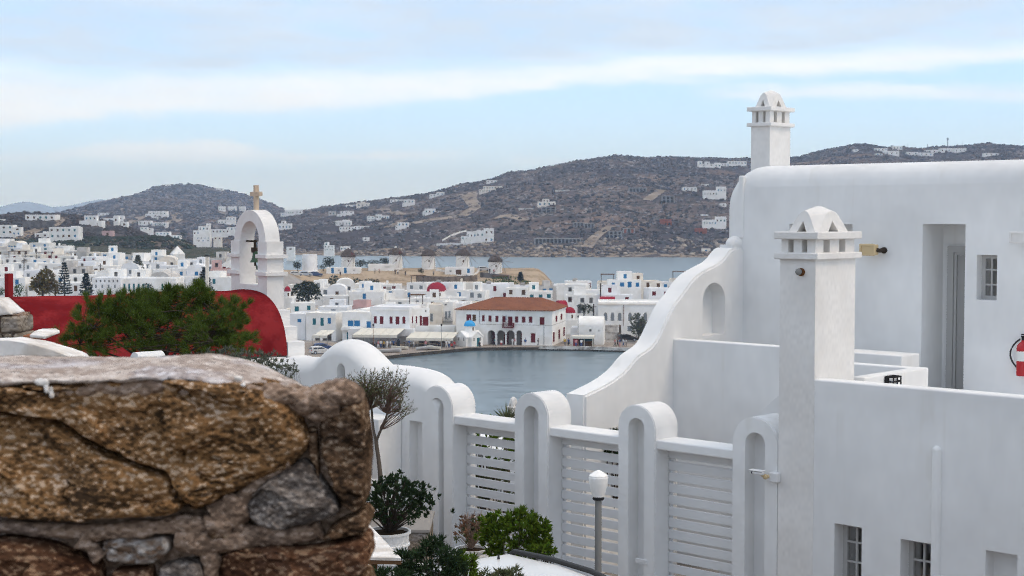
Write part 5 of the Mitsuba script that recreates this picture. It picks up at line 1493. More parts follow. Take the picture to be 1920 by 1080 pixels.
def simple_house(name, label, cat, x, y, z, w, d, h, rot=0.0, mat='town_white', wins=(), group=None, upper=None, roof=None, chimney=None, mast=None, tank=None, bury=3.0, pergola=None):
    """wins: (across -0.5..0.5, height of the sill below the parapet, width, height, material)."""
    t = thing(name, label, cat, group)
    M = frame(x, y, z, rot)
    part(t, 'wall', carve(room(tray(-w / 2, w / 2, -d / 2, d / 2, -bury, h, 0 if roof else 0.35), -w / 2, w / 2, -d / 2, d / 2, -0.5, h), [(fx * w, h - dz, ww, hh) for fx, dz, ww, hh, wm in wins], -d / 2), mat, False, M=M)
    for fx, dz, ww, hh, wm in wins:
        win(t, M, fx * w, -d / 2, h - dz, ww, hh, wm, 'door' if hh > 1.7 else 'window', deep=0.15 if wm == 'dark_opening' else 0.10)
    if roof == 'barrel':
        part(t, 'roof', barrel(-w / 2, w / 2, -d / 2, d / 2, h - 0.02, w * 0.28), mat, 30, M=M)
    if roof == 'barrelx':
        part(t, 'roof', barrel(-w / 2, w / 2, -d / 2, d / 2, h - 0.02, d * 0.30, 'x'), mat, 30, M=M)
    if upper:
        f0, f1, uh, um = upper
        ur = [((f0 + f1) / 2 * w, h + uh - 1.75, 0.8, 1.1)] if uh > 1.8 else []
        part(t, 'upper_room', carve(room(tray(f0 * w, f1 * w, -d * 0.1, d / 2 - 0.3, h - 0.4, h + uh), f0 * w, f1 * w, -d * 0.1, d / 2 - 0.3, h - 0.2, h + uh), ur, -d * 0.1), um, False, M=M)
        for q_ in ur:
            win(t, M, q_[0], -d * 0.1, q_[1], 0.8, 1.1, wins[0][4] if wins else 'dark_opening', deep=0.12)
    if chimney:
        cx = chimney * w
        part(t, 'chimney', block(cx - 0.28, cx + 0.28, 0, 0.5, h - 0.4, h + 1.0) + block(cx - 0.36, cx + 0.36, -0.08, 0.58, h + 0.7, h + 0.82), mat, False, M=M)
    if mast: aerial(t, M, mast * w, d * 0.1, h - 0.3, 2.6)
    if tank:
        part(t, 'water_tank', Manifold.cylinder(1.3, 0.42, 0.42, 14).rotate((0, 90, 0)).translate((tank * w, d * 0.15, h + 0.25)), 'concrete', 30, M=M)
    if pergola:
        f0, f1 = pergola
        for px in (f0 * w, f1 * w):
            part(t, 'pergola_post', block(px - 0.08, px + 0.08, -d * 0.35, -d * 0.35 + 0.16, h - 0.4, h + 1.9), 'wood_beam', False, M=M)
        part(t, 'pergola_roof', block(f0 * w - 0.2, f1 * w + 0.2, -d * 0.4, d * 0.2, h + 1.9, h + 2.0), 'shutter_brown', False, M=M)
    return t


COLS = {'shutter_blue': 'blue', 'shutter_teal': 'teal', 'shutter_red': 'red', 'shutter_grey': 'grey', 'shutter_brown': 'brown', 'dark_opening': 'dark'}
TONE = {'town_white': 'white', 'town_cool': 'pale', 'town_cream': 'cream', 'town_grey': 'grey', 'town_pink': 'pinkish'}
SKIP = set()


def row(tag, where, Y, u0, u1, ri, seed, hmin=3.4, hmax=6.2, wmin=4.5, wmax=9.5, group='town houses', blue=0.4, skip=()):
    r = np.random.default_rng(seed)
    x, xe, k = side(u0) * Y, side(u1) * Y, 0
    specs = []
    while x < xe:
        w = r.uniform(wmin, wmax)
        y = Y + r.uniform(-5, 5)
        h = r.uniform(hmin, hmax)
        mat = r.choice(['town_white', 'town_cool', 'town_cream', 'town_grey', 'town_pink'], p=[0.60, 0.20, 0.14, 0.04, 0.02])
        wm = r.choice(['shutter_blue', 'shutter_teal', 'dark_opening', 'shutter_grey', 'shutter_brown', 'shutter_red'], p=[0.34 * blue / 0.4 * 0.9, 0.10, 0.56 - 0.306 * blue / 0.4, 0.12, 0.12, 0.10]) if blue <= 0.4 else 'shutter_blue'
        nw = int(r.choice([1, 2, 2, 3, 3, 4]))
        nw = max(1, min(nw, int(w / 1.9)))
        fx = np.sort((np.arange(nw) + 0.5) / nw - 0.5 + r.uniform(-0.07, 0.07, nw))
        wins = [(f, 1.75 + r.uniform(-0.15, 0.15) + 0.0, r.uniform(0.75, 1.05), r.uniform(1.0, 1.35), wm) for f in fx]
        if r.random() < 0.35: wins = wins + [(r.uniform(-0.35, 0.35), 4.3, 0.95, 1.95, wm)] if h > 4.8 else wins
        kind, kw = 'flat house', {}
        q = r.random()
        if q < 0.10:
            kind, kw = 'barrel roofed house', {'roof': 'barrel'}; w = min(w, 5.0); h = min(h, 4.4)
        elif q < 0.44:
            f0 = r.uniform(-0.48, 0.0); kw = {'upper': (f0, min(0.5, f0 + r.uniform(0.32, 0.5)), r.uniform(1.3, 2.3), mat)}; kind = 'stepped house'
        elif q < 0.52: kw = {'pergola': (-0.3, 0.3)}; kind = 'pergola topped house'
        elif q < 0.60: kw = {'tank': -0.2}; kind = 'tank topped house'
        if r.random() < 0.33 and 'roof' not in kw and kind != 'pergola topped house': kw['chimney'] = r.uniform(-0.42, 0.42)
        if r.random() < 0.3: kw['mast'] = r.uniform(-0.4, 0.4)
        specs.append((x + w / 2, y, w, r.uniform(5, 8), h, r.uniform(-16, 10), mat, wins, kind, kw, nw, wm, k))
        x += w + (r.uniform(0.8, 3) if r.random() < 0.25 else -0.2)
        k += 1
    specs = [s for s in specs if (tag, s[-1]) not in SKIP]
    for i_, (cx, y, w, d, h, rot, mat, wins, kind, kw, nw, wm, k) in enumerate(specs):
        lab = f"{TONE[mat]} {kind}, {NUM[nw]} {COLS[wm]} window{'s' if nw > 1 else ''}, {ORD[i_ + 1]} from left, {where}"
        simple_house('house', lab, 'house', cx, y, float(town_z(np.array(cx), np.array(y))), w, d, h, rot, mat, wins, group, **kw)


# hand placed: the harbour front -----------------------------------------------------------
GR = -12.0                                         # the harbour front is turned a little to the right


def px_house(name, label, cat, u0, u1, v0, Y, d, mat, wins, rot=GR, z=QZ, wmat=None, parts=True, lip=0.35, group=None):
    """A house with its front's top left and right at these places of the photograph; wins: (u0, u1, v0, v1, material)."""
    xc = side((u0 + u1) / 2, v0) * Y
    cr = math.cos(math.radians(rot))
    w = (side(u1, v0) - side(u0, v0)) * Y / (cr - math.sin(math.radians(rot)) * 0 + 1e-9)
    h = H + slope(v0) * Y - z
    t = thing(name, label, cat, group)
    M = frame(xc, Y, z, rot)
    rects = []
    for a0, a1, b0, b1, wm in wins:
        f = ((a0 + a1) / 2 - (u0 + u1) / 2) / F * Y / cr
        yy = Y + f * math.sin(math.radians(rot))
        zs = H + slope(b1) * yy - z
        rects.append((f, zs, (a1 - a0) / F * Y / cr, H + slope(b0) * yy - z - zs))
    part(t, 'wall', carve(room(tray(-w / 2, w / 2, 0, d, -2.0, h, lip), -w / 2, w / 2, 0, d, 0.0, h), rects, 0), mat, False, M=M)
    for a0, a1, b0, b1, wm in wins:
        f = ((a0 + a1) / 2 - (u0 + u1) / 2) / F * Y / cr
        ww = (a1 - a0) / F * Y / cr
        yy = Y + f * math.sin(math.radians(rot))
        zs, ze = H + slope(b1) * yy - z, H + slope(b0) * yy - z
        k = win(t, M, f, 0, zs, ww, ze - zs, wm, 'door' if ze - zs > 2.0 else 'window', deep=0.15 if wm == 'dark_opening' else 0.0)
        if wm.startswith('shutter') and ze - zs < 2.4:
            kk = key_for(k + '__frame'); scene[kk] = put(block(f - ww / 2 - 0.08, f + ww / 2 + 0.08, -0.035, -0.001, zs - 0.1, ze + 0.08) - block(f - ww / 2, f + ww / 2, -1, 1, zs, ze), 'slat_white', False, M)
    return t, M, w, h


B, R_, G_, D_ = 'shutter_blue', 'shutter_red', 'shutter_grey', 'dark_opening'
px_house('harbour_house', 'white harbour house with three teal windows in a row, right of the gable steps', 'house', 573, 630, 587, 322, 8, 'town_white', [(586, 592, 597, 609, 'shutter_teal'), (601, 607, 596, 611, 'shutter_teal'), (615, 621, 596, 607, B), (590, 600, 625, 640, D_), (604, 622, 622, 642, D_)])
px_house('harbour_house', 'low white house with small blue windows, lowest beside the gable steps', 'house', 540, 573, 588, 324, 8, 'town_cool', [(558, 565, 598, 604, B), (561, 564.5, 577, 581, D_)])
px_house('harbour_house', 'narrow white house with one teal window in the gap left of the double blue windows', 'house', 629, 642, 590, 326, 8, 'town_grey', [(637, 642, 596, 611, 'shutter_teal'), (630, 641, 615, 638, D_)])
t, M, w, h = px_house('harbour_house', 'white harbour house with two pairs of open blue shutters and a blue door', 'house', 641, 694, 585, 319, 9, 'town_white', [(652, 662.5, 601, 611.5, B), (664, 675, 601, 611.5, B), (688, 696, 602.5, 614.5, B), (650, 658, 623, 640, 'shutter_teal')])
part(t, 'balcony', chamfer(-w / 2, w / 2 - 1.5, -0.9, 0, h * 0 + (H + slope(618) * 319 - QZ) - 0.15, H + slope(613) * 319 - QZ, 0.02), 'town_white', False, M=M)
t, M, w, h = px_house('harbour_house', 'long white harbour house with five dark red shuttered windows and two small balconies', 'house', 693, 768, 575.5, 318, 10, 'town_cool', [(700.5, 706, 593, 606.5, R_), (712, 718.5, 593, 607.5, R_), (730.5, 736, 593.5, 607, R_), (742, 749, 593.5, 608, R_), (755, 760.5, 594, 607, R_)])
for u0, u1 in ((704, 720), (736, 751)):
    f0, f1 = (u0 - 730.5) / F * 318, (u1 - 730.5) / F * 318
    zb_ = H + slope(615) * 318 - QZ
    part(t, 'balcony', join(block(f0, f1, -0.9, 0, zb_, zb_ + 0.14), block(f0, f1, -0.9, -0.84, zb_ + 0.14, zb_ + 0.9)), 'slat_white', False, M=M)
part(t, 'cornice', block(-w / 2 - 0.1, w / 2 + 0.1, -0.14, 0, h - 0.75, h - 0.6), 'town_white', False, M=M)
px_house('harbour_house', 'angled white house end with two narrow red shutters and a red door', 'house', 767, 805, 578, 319.5, 9, 'town_white', [(772, 774.5, 593, 606, R_), (779.5, 782, 593, 606, R_), (787, 791, 592, 611, R_), (792, 803, 594, 611, R_), (797, 799.5, 581, 585, D_)], rot=14)
px_house('harbour_house', 'plain off white house with one grey shutter left of the tall grey windows', 'house', 804, 829, 571, 325, 8, 'town_cream', [(806.5, 811.5, 588, 602.5, G_)], rot=-4)
t, M, w, h = px_house('harbour_house', 'white house with two tall grey shuttered windows over a balcony, beside the town hall', 'house', 828, 849, 566, 326, 8, 'town_white', [(834.5, 838.5, 584, 599, G_), (841, 844.5, 583, 596, G_), (833.5, 837.5, 567.8, 572.5, D_)], rot=-6)
zb_ = H + slope(603) * 326 - QZ
part(t, 'balcony', join(block(-1.0, w / 2, -0.9, 0, zb_, zb_ + 0.12), *[block(x_, x_ + 0.05, -0.88, -0.84, zb_ + 0.1, zb_ + 0.95) for x_ in np.arange(-1.0, w / 2, 0.16)], block(-1.0, w / 2, -0.89, -0.83, zb_ + 0.9, zb_ + 0.96)), 'lamp_grey', False, M=M)
px_house('harbour_house', 'white house with one long dark red window, half behind the town hall roof', 'house', 849, 866, 569, 330, 8, 'town_cool', [(856, 859.5, 579, 593.5, R_)], rot=-6)
px_house('harbour_house', 'long low white restaurant front behind the second awning', 'house', 779, 852, 611, 317, 3, 'town_white', [(784, 800, 634, 646, D_), (804, 824, 634, 646, D_), (828, 848, 634, 646, D_)], rot=-5)
px_house('harbour_house', 'low white restaurant front behind the first awning', 'house', 652, 776, 617, 315.2, 2.6, 'town_cool', [(660, 690, 630, 646, D_), (692, 730, 630, 646, D_), (733, 768, 630, 646, D_)], rot=-5)

# town hall ---------------------------------------------------------------------------------
hr = -13.0
oc = P(1035, 650, 310.5)
W_, D2 = 20.6, 15.0
M = frame(oc[0], oc[1], QZ, hr)
ez = H + slope(581.5) * 311 - QZ
th_ = thing('town_hall', 'long white town hall with red tiled hip roof, red shutters and four dark arches', 'building')
px2m = lambda u, v: ((u - 1035) / F * 311.5 / math.cos(math.radians(hr)), H + slope(v) * (312 + (1035 - u) / 175 * 4.0) - QZ)
m = block(-W_, 0, 0, D2, -1.5, ez)
for u0, u1 in ((913.5, 928), (931.5, 947), (949.5, 965), (968, 978.5)):
    x0, z_ = px2m(u0, 620); x1, _ = px2m(u1, 620)
    rr = (x1 - x0) / 2
    zt2 = px2m((u0 + u1) / 2, 618.5)[1]
    m = m - prism([(x0, -0.02), (x1, -0.02)] + [((x0 + x1) / 2 + rr * math.cos(t_), zt2 - min(rr, 1.0) + min(rr, 1.0) * math.sin(t_)) for t_ in np.linspace(0, math.pi, 16)], -1, 3.4)
xa, xb = px2m(913, 600)[0], px2m(978.6, 600)[0]
m = m - block(xa + 0.05, xb - 0.05, 0.55, 3.4, -0.02, px2m(930, 619)[1] + 0.25)
part(th_, 'wall', m, 'town_white', False, M=M)
part(th_, 'arcade_back', block(xa, xb, 3.25, 3.38, 0, 3.6), 'concrete', False, M=M)
for u0 in (918, 940, 972):
    x0 = px2m(u0, 630)[0]
    win(th_, M, x0 + 0.3, 3.25, 0.0, 1.0, 2.4, 'shutter_red', 'door')
for u0 in (929.8, 948.3, 966.5):
    x0 = px2m(u0, 630)[0]
    part(th_, 'arcade_column', join(cyl(x0, 0.28, 0, px2m(u0, 627)[1], 0.19, 0.17, 14), block(x0 - 0.25, x0 + 0.25, 0.0, 0.55, px2m(u0, 627)[1], px2m(u0, 625.5)[1])), 'concrete', 30, M=M)
ov = 0.45
rz_ = H + slope(557.5) * 319 - QZ
ev = np.array([(-W_ - ov, -ov, ez), (ov, -ov, ez), (ov, D2 + ov, ez), (-W_ - ov, D2 + ov, ez), (-W_ + 6.6, D2 / 2, rz_), (-1.6 - 2.2, D2 / 2, rz_)])
ev2 = ev.copy(); ev2[:, 2] -= 0.14
part(th_, 'roof', Manifold.hull_points(np.vstack([ev, ev2[:4]])), 'roof_tile', False, 'weathered red tiled hip roof', M=M)
part(th_, 'eaves_board', block(-W_ - 0.2, 0.2, -0.2, D2 + 0.2, ez - 0.30, ez - 0.145), 'town_cream', False, M=M)
part(th_, 'string_course', join(block(px2m(900, 600)[0], 0.03, -0.05, 0.0, px2m(970, 608.8)[1], px2m(970, 607.6)[1]), block(0.0, 0.05, 0, D2, px2m(970, 608.8)[1], px2m(970, 607.6)[1])), 'town_grey', False, M=M)
for u0, u1, v0, v1, wm in [(874, 882.5, 589, 600.5, R_), (885.5, 891.5, 589.5, 601, 'shutter_brown'), (903.5, 908, 590.5, 601.5, R_), (916, 921, 591, 602, R_), (929, 934, 591.5, 602.5, R_), (942, 947.5, 592, 603, R_), (953, 960.5, 593, 610.5, R_), (966, 971.5, 592.8, 603.5, R_), (979, 985, 593, 604, R_), (992, 998, 593, 604, R_), (1012.5, 1020.5, 594, 608, R_), (996, 1003.5, 624, 641, R_)]:
    x0, z1_ = px2m(u0, v0); x1, z0_ = px2m(u1, v1)
    k = win(th_, M, (x0 + x1) / 2, 0, z0_, x1 - x0, z1_ - z0_, wm, 'window', 0.06)
    kk = key_for(k + '__frame'); scene[kk] = put(block(x0 - 0.1, x1 + 0.1, -0.04, 0, z0_ - 0.1, z1_ + 0.1), 'town_grey', False, M)
for f, v0, v1 in ((4.5, 594, 605), (10.0, 593.5, 604.5), (1.8, 623, 641), (7.6, 622, 640), (13.0, 621, 638)):
    zz0, zz1 = px2m(1035, v1)[1], px2m(1035, v0)[1]
    part(th_, 'window', block(-0.001, 0.06, f - 0.75, f + 0.75, zz0, zz1), 'shutter_red', False, M=M)
bx0, bz = px2m(944, 613); bx1, _ = px2m(964, 613)
part(th_, 'balcony', join(block(bx0, bx1, -1.1, 0, bz, bz + 0.12), *[block(x_, x_ + 0.05, -1.08, -1.03, bz + 0.1, bz + 1.0) for x_ in np.arange(bx0, bx1, 0.2)], block(bx0, bx1, -1.1, -1.02, bz + 0.96, bz + 1.04), block(bx0, bx0 + 0.05, -1.1, 0, bz + 0.1, bz + 1.0), block(bx1 - 0.05, bx1, -1.1, 0, bz + 0.1, bz + 1.0)), 'shutter_red', False, 'red railed balcony', M=M)
fx_ = px2m(951, 600)
part(th_, 'flagpole', tube([(fx_[0], -0.1, fx_[1]), (fx_[0] - 0.1, -0.9, fx_[1] + 1.6)], 0.03, 6), 'slat_white', False, M=M)
part(th_, 'flag', noisy(block(fx_[0] - 0.14, fx_[0] - 0.10, -0.85, -0.30, fx_[1] + 0.1, fx_[1] + 1.2), 0.2, 0.05, 1.5, 3), 'cloth_blue', True, 'limp flag hanging on the balcony pole', M=M)
for u0, v0, v1 in ((898.5, 583, 606), (1020, 609, 648)):
    x0, z1_ = px2m(u0, v0); _, z0_ = px2m(u0, v1)
    part(th_, 'drainpipe', tube([(x0, -0.07, z0_), (x0, -0.07, z1_)], 0.05, 6), 'lamp_grey', False, M=M)
for k in range(6):
    part(th_, 'step', block(xb + 0.3 + 0.0, 0.2, -0.5 + 0 * k, -0.02, -0.5, 0.10), 'town_grey', False, M=M) if k == 0 else None

# little harbour church ------------------------------------------------------------------------
cc = P(880, 655, 308.5)
M = frame(cc[0], cc[1] + 2.6, QZ, 43)
ch = thing('harbour_church', 'small white cross shaped church with a bright blue dome on the quay', 'church')
zwall = H + slope(632) * 309 - QZ; zgab = H + slope(622.5) * 309 - QZ
wv = 2.35
for nm, rotk in (('nave', 0), ('transept', 90)):
    body_ = prism([(-1.55, -1), (1.55, -1), (1.55, zwall), (0, zgab), (-1.55, zwall)], -wv, wv)
    part(ch, nm, body_.rotate((0, 0, rotk)), 'town_white', False, M=M)
    for sg in (-1, 1):
        rf = Manifold.hull_points(np.array([(sg * 0.0, y_, zgab + z_) for y_ in (-wv - 0.15, wv + 0.15) for z_ in (0.012, 0.10)] + [(sg * 1.72, y_, zwall - 0.1 + z_) for y_ in (-wv - 0.15, wv + 0.15) for z_ in (0.012, 0.10)]))
        part(ch, 'roof', rf.rotate((0, 0, rotk)), 'town_white', False, M=M)
zd0, zd1, zd2 = H + slope(626) * 311 - QZ, H + slope(611) * 311 - QZ, H + slope(600.5) * 311 - QZ
part(ch, 'drum', Manifold.cylinder(zd1 - zd0, 1.12, 1.12, 8).translate((0, 0, zd0)), 'town_white', False, M=M)
dd_ = [(1.24, zd1), (1.22, zd1 + 0.08)] + [(1.18 * math.cos(t_), zd1 + 0.08 + (zd2 - zd1 - 0.08) * math.sin(t_)) for t_ in np.linspace(0.05, math.pi / 2, 12)]
part(ch, 'dome', lathe([(0, zd1)] + dd_, 28), 'dome_blue', 40, 'bright blue dome', M=M)
for rotk in (0, 90):
    win(ch, M @ frame(0, 0, 0, rotk), 0, -1.06, zd0 + 0.75, 0.34, 0.75, D_, 'window', 0.06, ARCHED)
win(ch, M @ frame(0, 0, 0, 0), 0.3, -wv, 0, 0.7, 1.8, 'shutter_teal', 'door')
for rotk in (0, -90):
    for fx_ in (-0.8, 0.8):
        win(ch, M @ frame(0, 0, 0, rotk), fx_ if rotk else fx_ * 1.1, -wv, 1.15, 0.36, 0.75, 'town_grey', 'niche', 0.03, ARCHED)
part(ch, 'cross', join(block(-0.04, 0.04, -0.04, 0.04, zd2 - 0.05, zd2 + 0.45), block(-0.15, 0.15, -0.035, 0.035, zd2 + 0.2, zd2 + 0.28)), 'slat_white', False, M=M)

# right of the town hall ---------------------------------------------------------------------------
t, M, w, h = px_house('white_chapel', 'white barrel roofed chapel to the right of the town hall', 'chapel', 1083, 1131, 610, 313.5, 6.2, 'town_white', [(1105, 1109, 617, 622, D_), (1122, 1124, 618, 622, D_)], rot=-7, lip=0)
part(t, 'roof', barrel(-w / 2, w / 2, 0.0, 6.2, h - 0.02, H + slope(592) * 317 - QZ - h, 'x'), 'town_white', 30, 'smooth white barrel roof', M=M)
part(t, 'apse', block(-w / 2 - 1.6, -w / 2 + 0.1, 1.2, 6.0, -1, h - 0.6), 'town_cool', False, M=M)
t, M, w, h = px_house('arched_window_building', 'long white building with a row of arched windows at the right of the square', 'building', 1122, 1250, 567, 333, 12, 'town_white', [(1177, 1184, 611, 621, G_), (1200, 1206, 612, 621, G_)], rot=-3)
for u0 in (1135.5, 1148.5, 1162, 1181.5, 1196, 1210, 1225):
    f = (u0 - 1186) / F * 333
    zs, ze = H + slope(601) * 333 - QZ, H + slope(587) * 333 - QZ
    k = part(t, 'window', ARCHED, 'shutter_grey', False, M=M @ frame(f, 0, zs, 0, (0.62, 0.12, ze - zs)))
    kk = key_for(k + '__frame'); scene[kk] = put(ARCHED, 'town_grey', False, M @ frame(f, 0, zs - 0.08, 0, (0.84, 0.06, ze - zs + 0.22)))
part(t, 'cornice', block(-w / 2 - 0.15, w / 2 + 0.15, -0.22, 0, h - 0.55, h - 0.3), 'town_cream', False, M=M)
part(t, 'drainpipe', tube([((1169 - 1186) / F * 333, -0.08, 2.5), ((1169 - 1186) / F * 333, -0.08, h - 0.6)], 0.06, 6), 'rust', False, M=M)
q0 = P(1129, 634, 325); q1 = P(1161, 634, 325)
t = thing('old_stone_wall', 'crumbling pale stone wall between the chapel and the arched window building', 'wall')
part(t, 'lower_tier', noisy(block(q0[0], q1[0], 325, 326, QZ - 0.5, H + slope(622.5) * 325), 0.35, 0.10, 0.9, 3), 'pale_edge', False)
part(t, 'upper_tier', noisy(block(q0[0] + 0.1, q1[0] - 0.2, 326.3, 327.4, QZ - 0.5, H + slope(610) * 326), 0.35, 0.12, 0.9, 4), 'pale_edge', False)
single('stone_gatepost', 'brown stone gatepost at the right end of the crumbling wall', 'gatepost', noisy(block(q1[0] - 0.05, q1[0] + 0.4, 324.6, 325.4, QZ - .3, H + slope(609) * 325), 0.3, 0.05, 1.5, 6), 'rubble', False)
# red domes and barrels
for (u, v0, v1, r_px, Y, lab) in [(818.5, 545.5, 529, 18.5, 400, 'big dark red church dome in the middle of the town'), (1068, 586, 575.5, 11, 336, 'small dark red dome peeping over the right end of the town hall roof'), (539, 546, 536.5, 6, 380, 'small pink red dome beside the bell arch')]:
    c = P(u, v0, Y); r_ = r_px / F * Y; hh = (v1 - v0) / F * Y * -1
    t = thing('domed_church', lab, 'church')
    M = frame(c[0], c[1], c[2])
    part(t, 'dome', lathe([(r_ * 1.03, -0.05), (r_, 0.0)] + [(r_ * math.cos(t_), hh * math.sin(t_)) for t_ in np.linspace(0.08, math.pi / 2, 12)], 32), 'dome_red', 40, M=M)
    part(t, 'drum', Manifold.cylinder(3.0, r_ * 1.04, r_ * 1.04, 24).translate((0, 0, -3.05)), 'town_white', 30, M=M)
    part(t, 'nave', tray(-r_ * 1.6, r_ * 1.6, -r_ * 1.2, r_ * 2, -8, -1.6), 'town_white', False, M=M)
    win(t, M, r_ * 0.4, -r_ * 1.0, -1.2, 0.35, 0.8, D_)
for (u0, u1, v0, v1, Y, lab, turn) in [(1045, 1060, 576, 563, 342, 'white chapel whose red vault slopes down behind the town hall roof', 20), (1125, 1153, 562, 556, 350, 'flat red barrel vault above the arched window building', -5)]:
    c = P((u0 + u1) / 2, v0, Y); w = (u1 - u0) / F * Y; hh = (v0 - v1) / F * Y
    t = thing('red_vaulted_house', lab, 'chapel')
    M = frame(c[0], c[1], c[2], turn)
    part(t, 'roof', barrel(-w / 2, w / 2, -1.8, 1.8, -0.01, hh, 'x'), 'dome_red', 30, M=M)
    part(t, 'wall', block(-w / 2 - 0.25, w / 2 + 0.25, -2.0, 2.0, -7, 0), 'town_white', False, M=M)
# kiosk
c = P(1093, 657, 309.5)
t = thing('quay_kiosk', 'open quay kiosk with a pale canopy and red front beside the town hall', 'kiosk')
M = frame(c[0], c[1], QZ, -8)
zk = H + slope(634) * 309.5 - QZ
part(t, 'canopy', chamfer(-2.3, 2.3, -1.8, 1.4, zk, zk + 0.55, 0.05), 'canvas_cream', False, M=M)
for x_, y_ in ((-2.1, -1.6), (2.1, -1.6), (0.4, -1.6), (-2.1, 1.2), (2.1, 1.2)):
    part(t, 'post', block(x_ - 0.06, x_ + 0.06, y_ - 0.06, y_ + 0.06, 0, zk), 'canvas_cream', False, M=M)
part(t, 'fridge', chamfer(-2.1, -0.9, 0.3, 1.1, 0, 1.9, 0.03), 'cloth_red', False, 'red drinks fridge', M=M)
part(t, 'counter', chamfer(-0.7, 2.0, 0.2, 1.0, 0, 1.1, 0.03), 'shutter_brown', False, M=M)
part(t, 'back_wall', block(-2.2, 2.2, 1.15, 1.25, 0, zk), 'shutter_teal', False, M=M)

# awnings -----------------------------------------------------------------------------------------
def awning(label, pts, ze, Yf, Yb, zb_, nseg, legs, M0, valance=0.55):
    t = thing('cafe_awning', label, 'awning')
    x0, x1 = pts
    for k in range(nseg):
        a0, a1 = x0 + (x1 - x0) * k / nseg + 0.03, x0 + (x1 - x0) * (k + 1) / nseg - 0.03
        yb_, zm = Yb - Yf, (ze + zb_) / 2
        v = np.array([(a0, 0, ze), (a1, 0, ze), (a1, yb_ / 2, zm - 0.07), (a0, yb_ / 2, zm - 0.07), (a1, yb_, zb_), (a0, yb_, zb_)])
        f = np.array([[0, 1, 2], [0, 2, 3], [3, 2, 4], [3, 4, 5]])
        v2 = v - [0, 0, 0.03]
        part(t, 'canopy_panel', (np.vstack([v, v2]), np.vstack([f, f[:, ::-1] + 6])), 'canvas_cream', False, M=M0)
        part(t, 'valance', block(a0, a1, -0.05, -0.02, ze - valance, ze - 0.01), 'canvas_cream', False, M=M0)
    for k in range(legs):
        xx = x0 + (x1 - x0) * k / (legs - 1)
        part(t, 'post', block(xx - 0.05, xx + 0.05, 0.02, 0.12, 0, ze - 0.03), 'concrete', False, M=M0)
    return t


def aw(label, u0, u1, vf, vb, Yf, Yb, nseg, legs, rot):
    xa_, xb_ = side(u0) * Yf, side(u1) * Yf
    M0 = frame((xa_ + xb_) / 2, Yf, QZ, rot)
    w = (xb_ - xa_) / math.cos(math.radians(rot))
    awning(label, (-w / 2, w / 2), H + slope(vf) * Yf - QZ, Yf, Yb, H + slope(vb) * Yb - QZ, nseg, legs, M0)


aw('long cream cafe awning of sloping panels, left one on the waterfront', 660, 745, 628, 615.5, 306.0, 315.5, 5, 5, -6)
aw('cream cafe awning between the first awning and the blue domed church', 761, 850, 634, 622, 307.0, 315.8, 5, 5, -5)
aw('small pale pitched awning just right of the white gable steps', 585, 614, 629, 619, 303.0, 310, 2, 3, -8)

# rows of houses behind ------------------------------------------------------------------------------
for ri, (Y, u0, u1) in enumerate([(356, -60, 330), (377, -60, 440), (400, -60, 445), (426, -60, 445), (456, -60, 445), (490, -50, 440), (526, -40, 150), (566, -40, 115), (606, -40, 90)]):
    row('L', f'{ORD[ri + 1]} row above red vault', Y, u0, u1, ri, 300 + ri, (3.6, 3.3, 3.3, 3.2, 3.0, 2.8, 2.6, 2.4, 2.2)[ri], (5.4, 5.2, 5.0, 4.8, 4.4, 4.0, 3.6, 3.1, 2.9)[ri])
for ri, (Y, u0, u1) in enumerate([(340, 545, 850), (358, 540, 860), (379, 540, 905), (402, 540, 1050), (426, 545, 1060)]):
    row('M', f'{ORD[ri + 1]} row behind harbour front', Y, u0, u1, ri, 400 + ri, 3.4, (6.6, 6.6, 6.2, 5.6, 4.6, 4.0)[ri])
for ri, (Y, u0, u1) in enumerate([(352, 1062, 1125), (366, 1075, 1300), (388, 1060, 1330), (410, 1060, 1330)]):
    row('R', f'{ORD[ri + 1]} row right of town hall', Y, u0, u1, ri, 500 + ri, 5.0, (8.0, 9.5, 7.0, 6.0)[ri], 5, 9, blue=0.4)
# landmarks of the left half
c = P(333, 490, 520)
t = thing('pyramid_roofed_house', 'white hall with a steep white pyramid roof at the top of the town', 'house')
M = frame(c[0], c[1], c[2] + 0.2, 28)
w = 4.1
part(t, 'wall', block(-w / 2, w / 2, -w / 2, w / 2, -6, 2.4), 'town_white', False, M=M)
part(t, 'roof', Manifold.hull_points(np.array([(x_, y_, 2.405) for x_ in (-w / 2 - .05, w / 2 + .05) for y_ in (-w / 2 - .05, w / 2 + .05)] + [(0, 0, 5.2)])), 'town_white', False, M=M)
t, M, w, h = px_house('long_school', 'long low white building with a row of small square windows, just over the red vault', 'building', 172, 226, 521, 347, 8, 'town_cool', [(179 + 8 * k, 181.5 + 8 * k, 525, 529, D_) for k in range(6)] + [(178 + 12 * k, 181 + 12 * k, 534, 540, G_) for k in range(4)], rot=-2, z=7.5)
px_house('long_school', 'long white building with tall teal shutters beside the school, partly behind pine tips', 'building', 227, 330, 522, 349, 8, 'town_white', [(231 + 9 * k, 234.5 + 9 * k, 532, 546, 'shutter_teal') for k in range(6)] + [(303, 306, 532, 544, 'shutter_teal'), (316, 320, 531, 536, 'shutter_blue')], rot=-2, z=7.5)
q = P(389, 560, 150)
t = thing('white_pillar', 'slim whitewashed chimney pillar with a dark top left of the bell arch', 'pillar')
part(t, 'shaft', block(q[0] - 0.15, q[0] + 0.15, 149.85, 150.15, q[2] - 6, H + slope(481) * 150), 'town_cream', False)
part(t, 'cap', chamfer(q[0] - 0.21, q[0] + 0.21, 149.79, 150.21, H + slope(481) * 150 + 0.002, H + slope(478.5) * 150, 0.01), 'iron_dark', False)


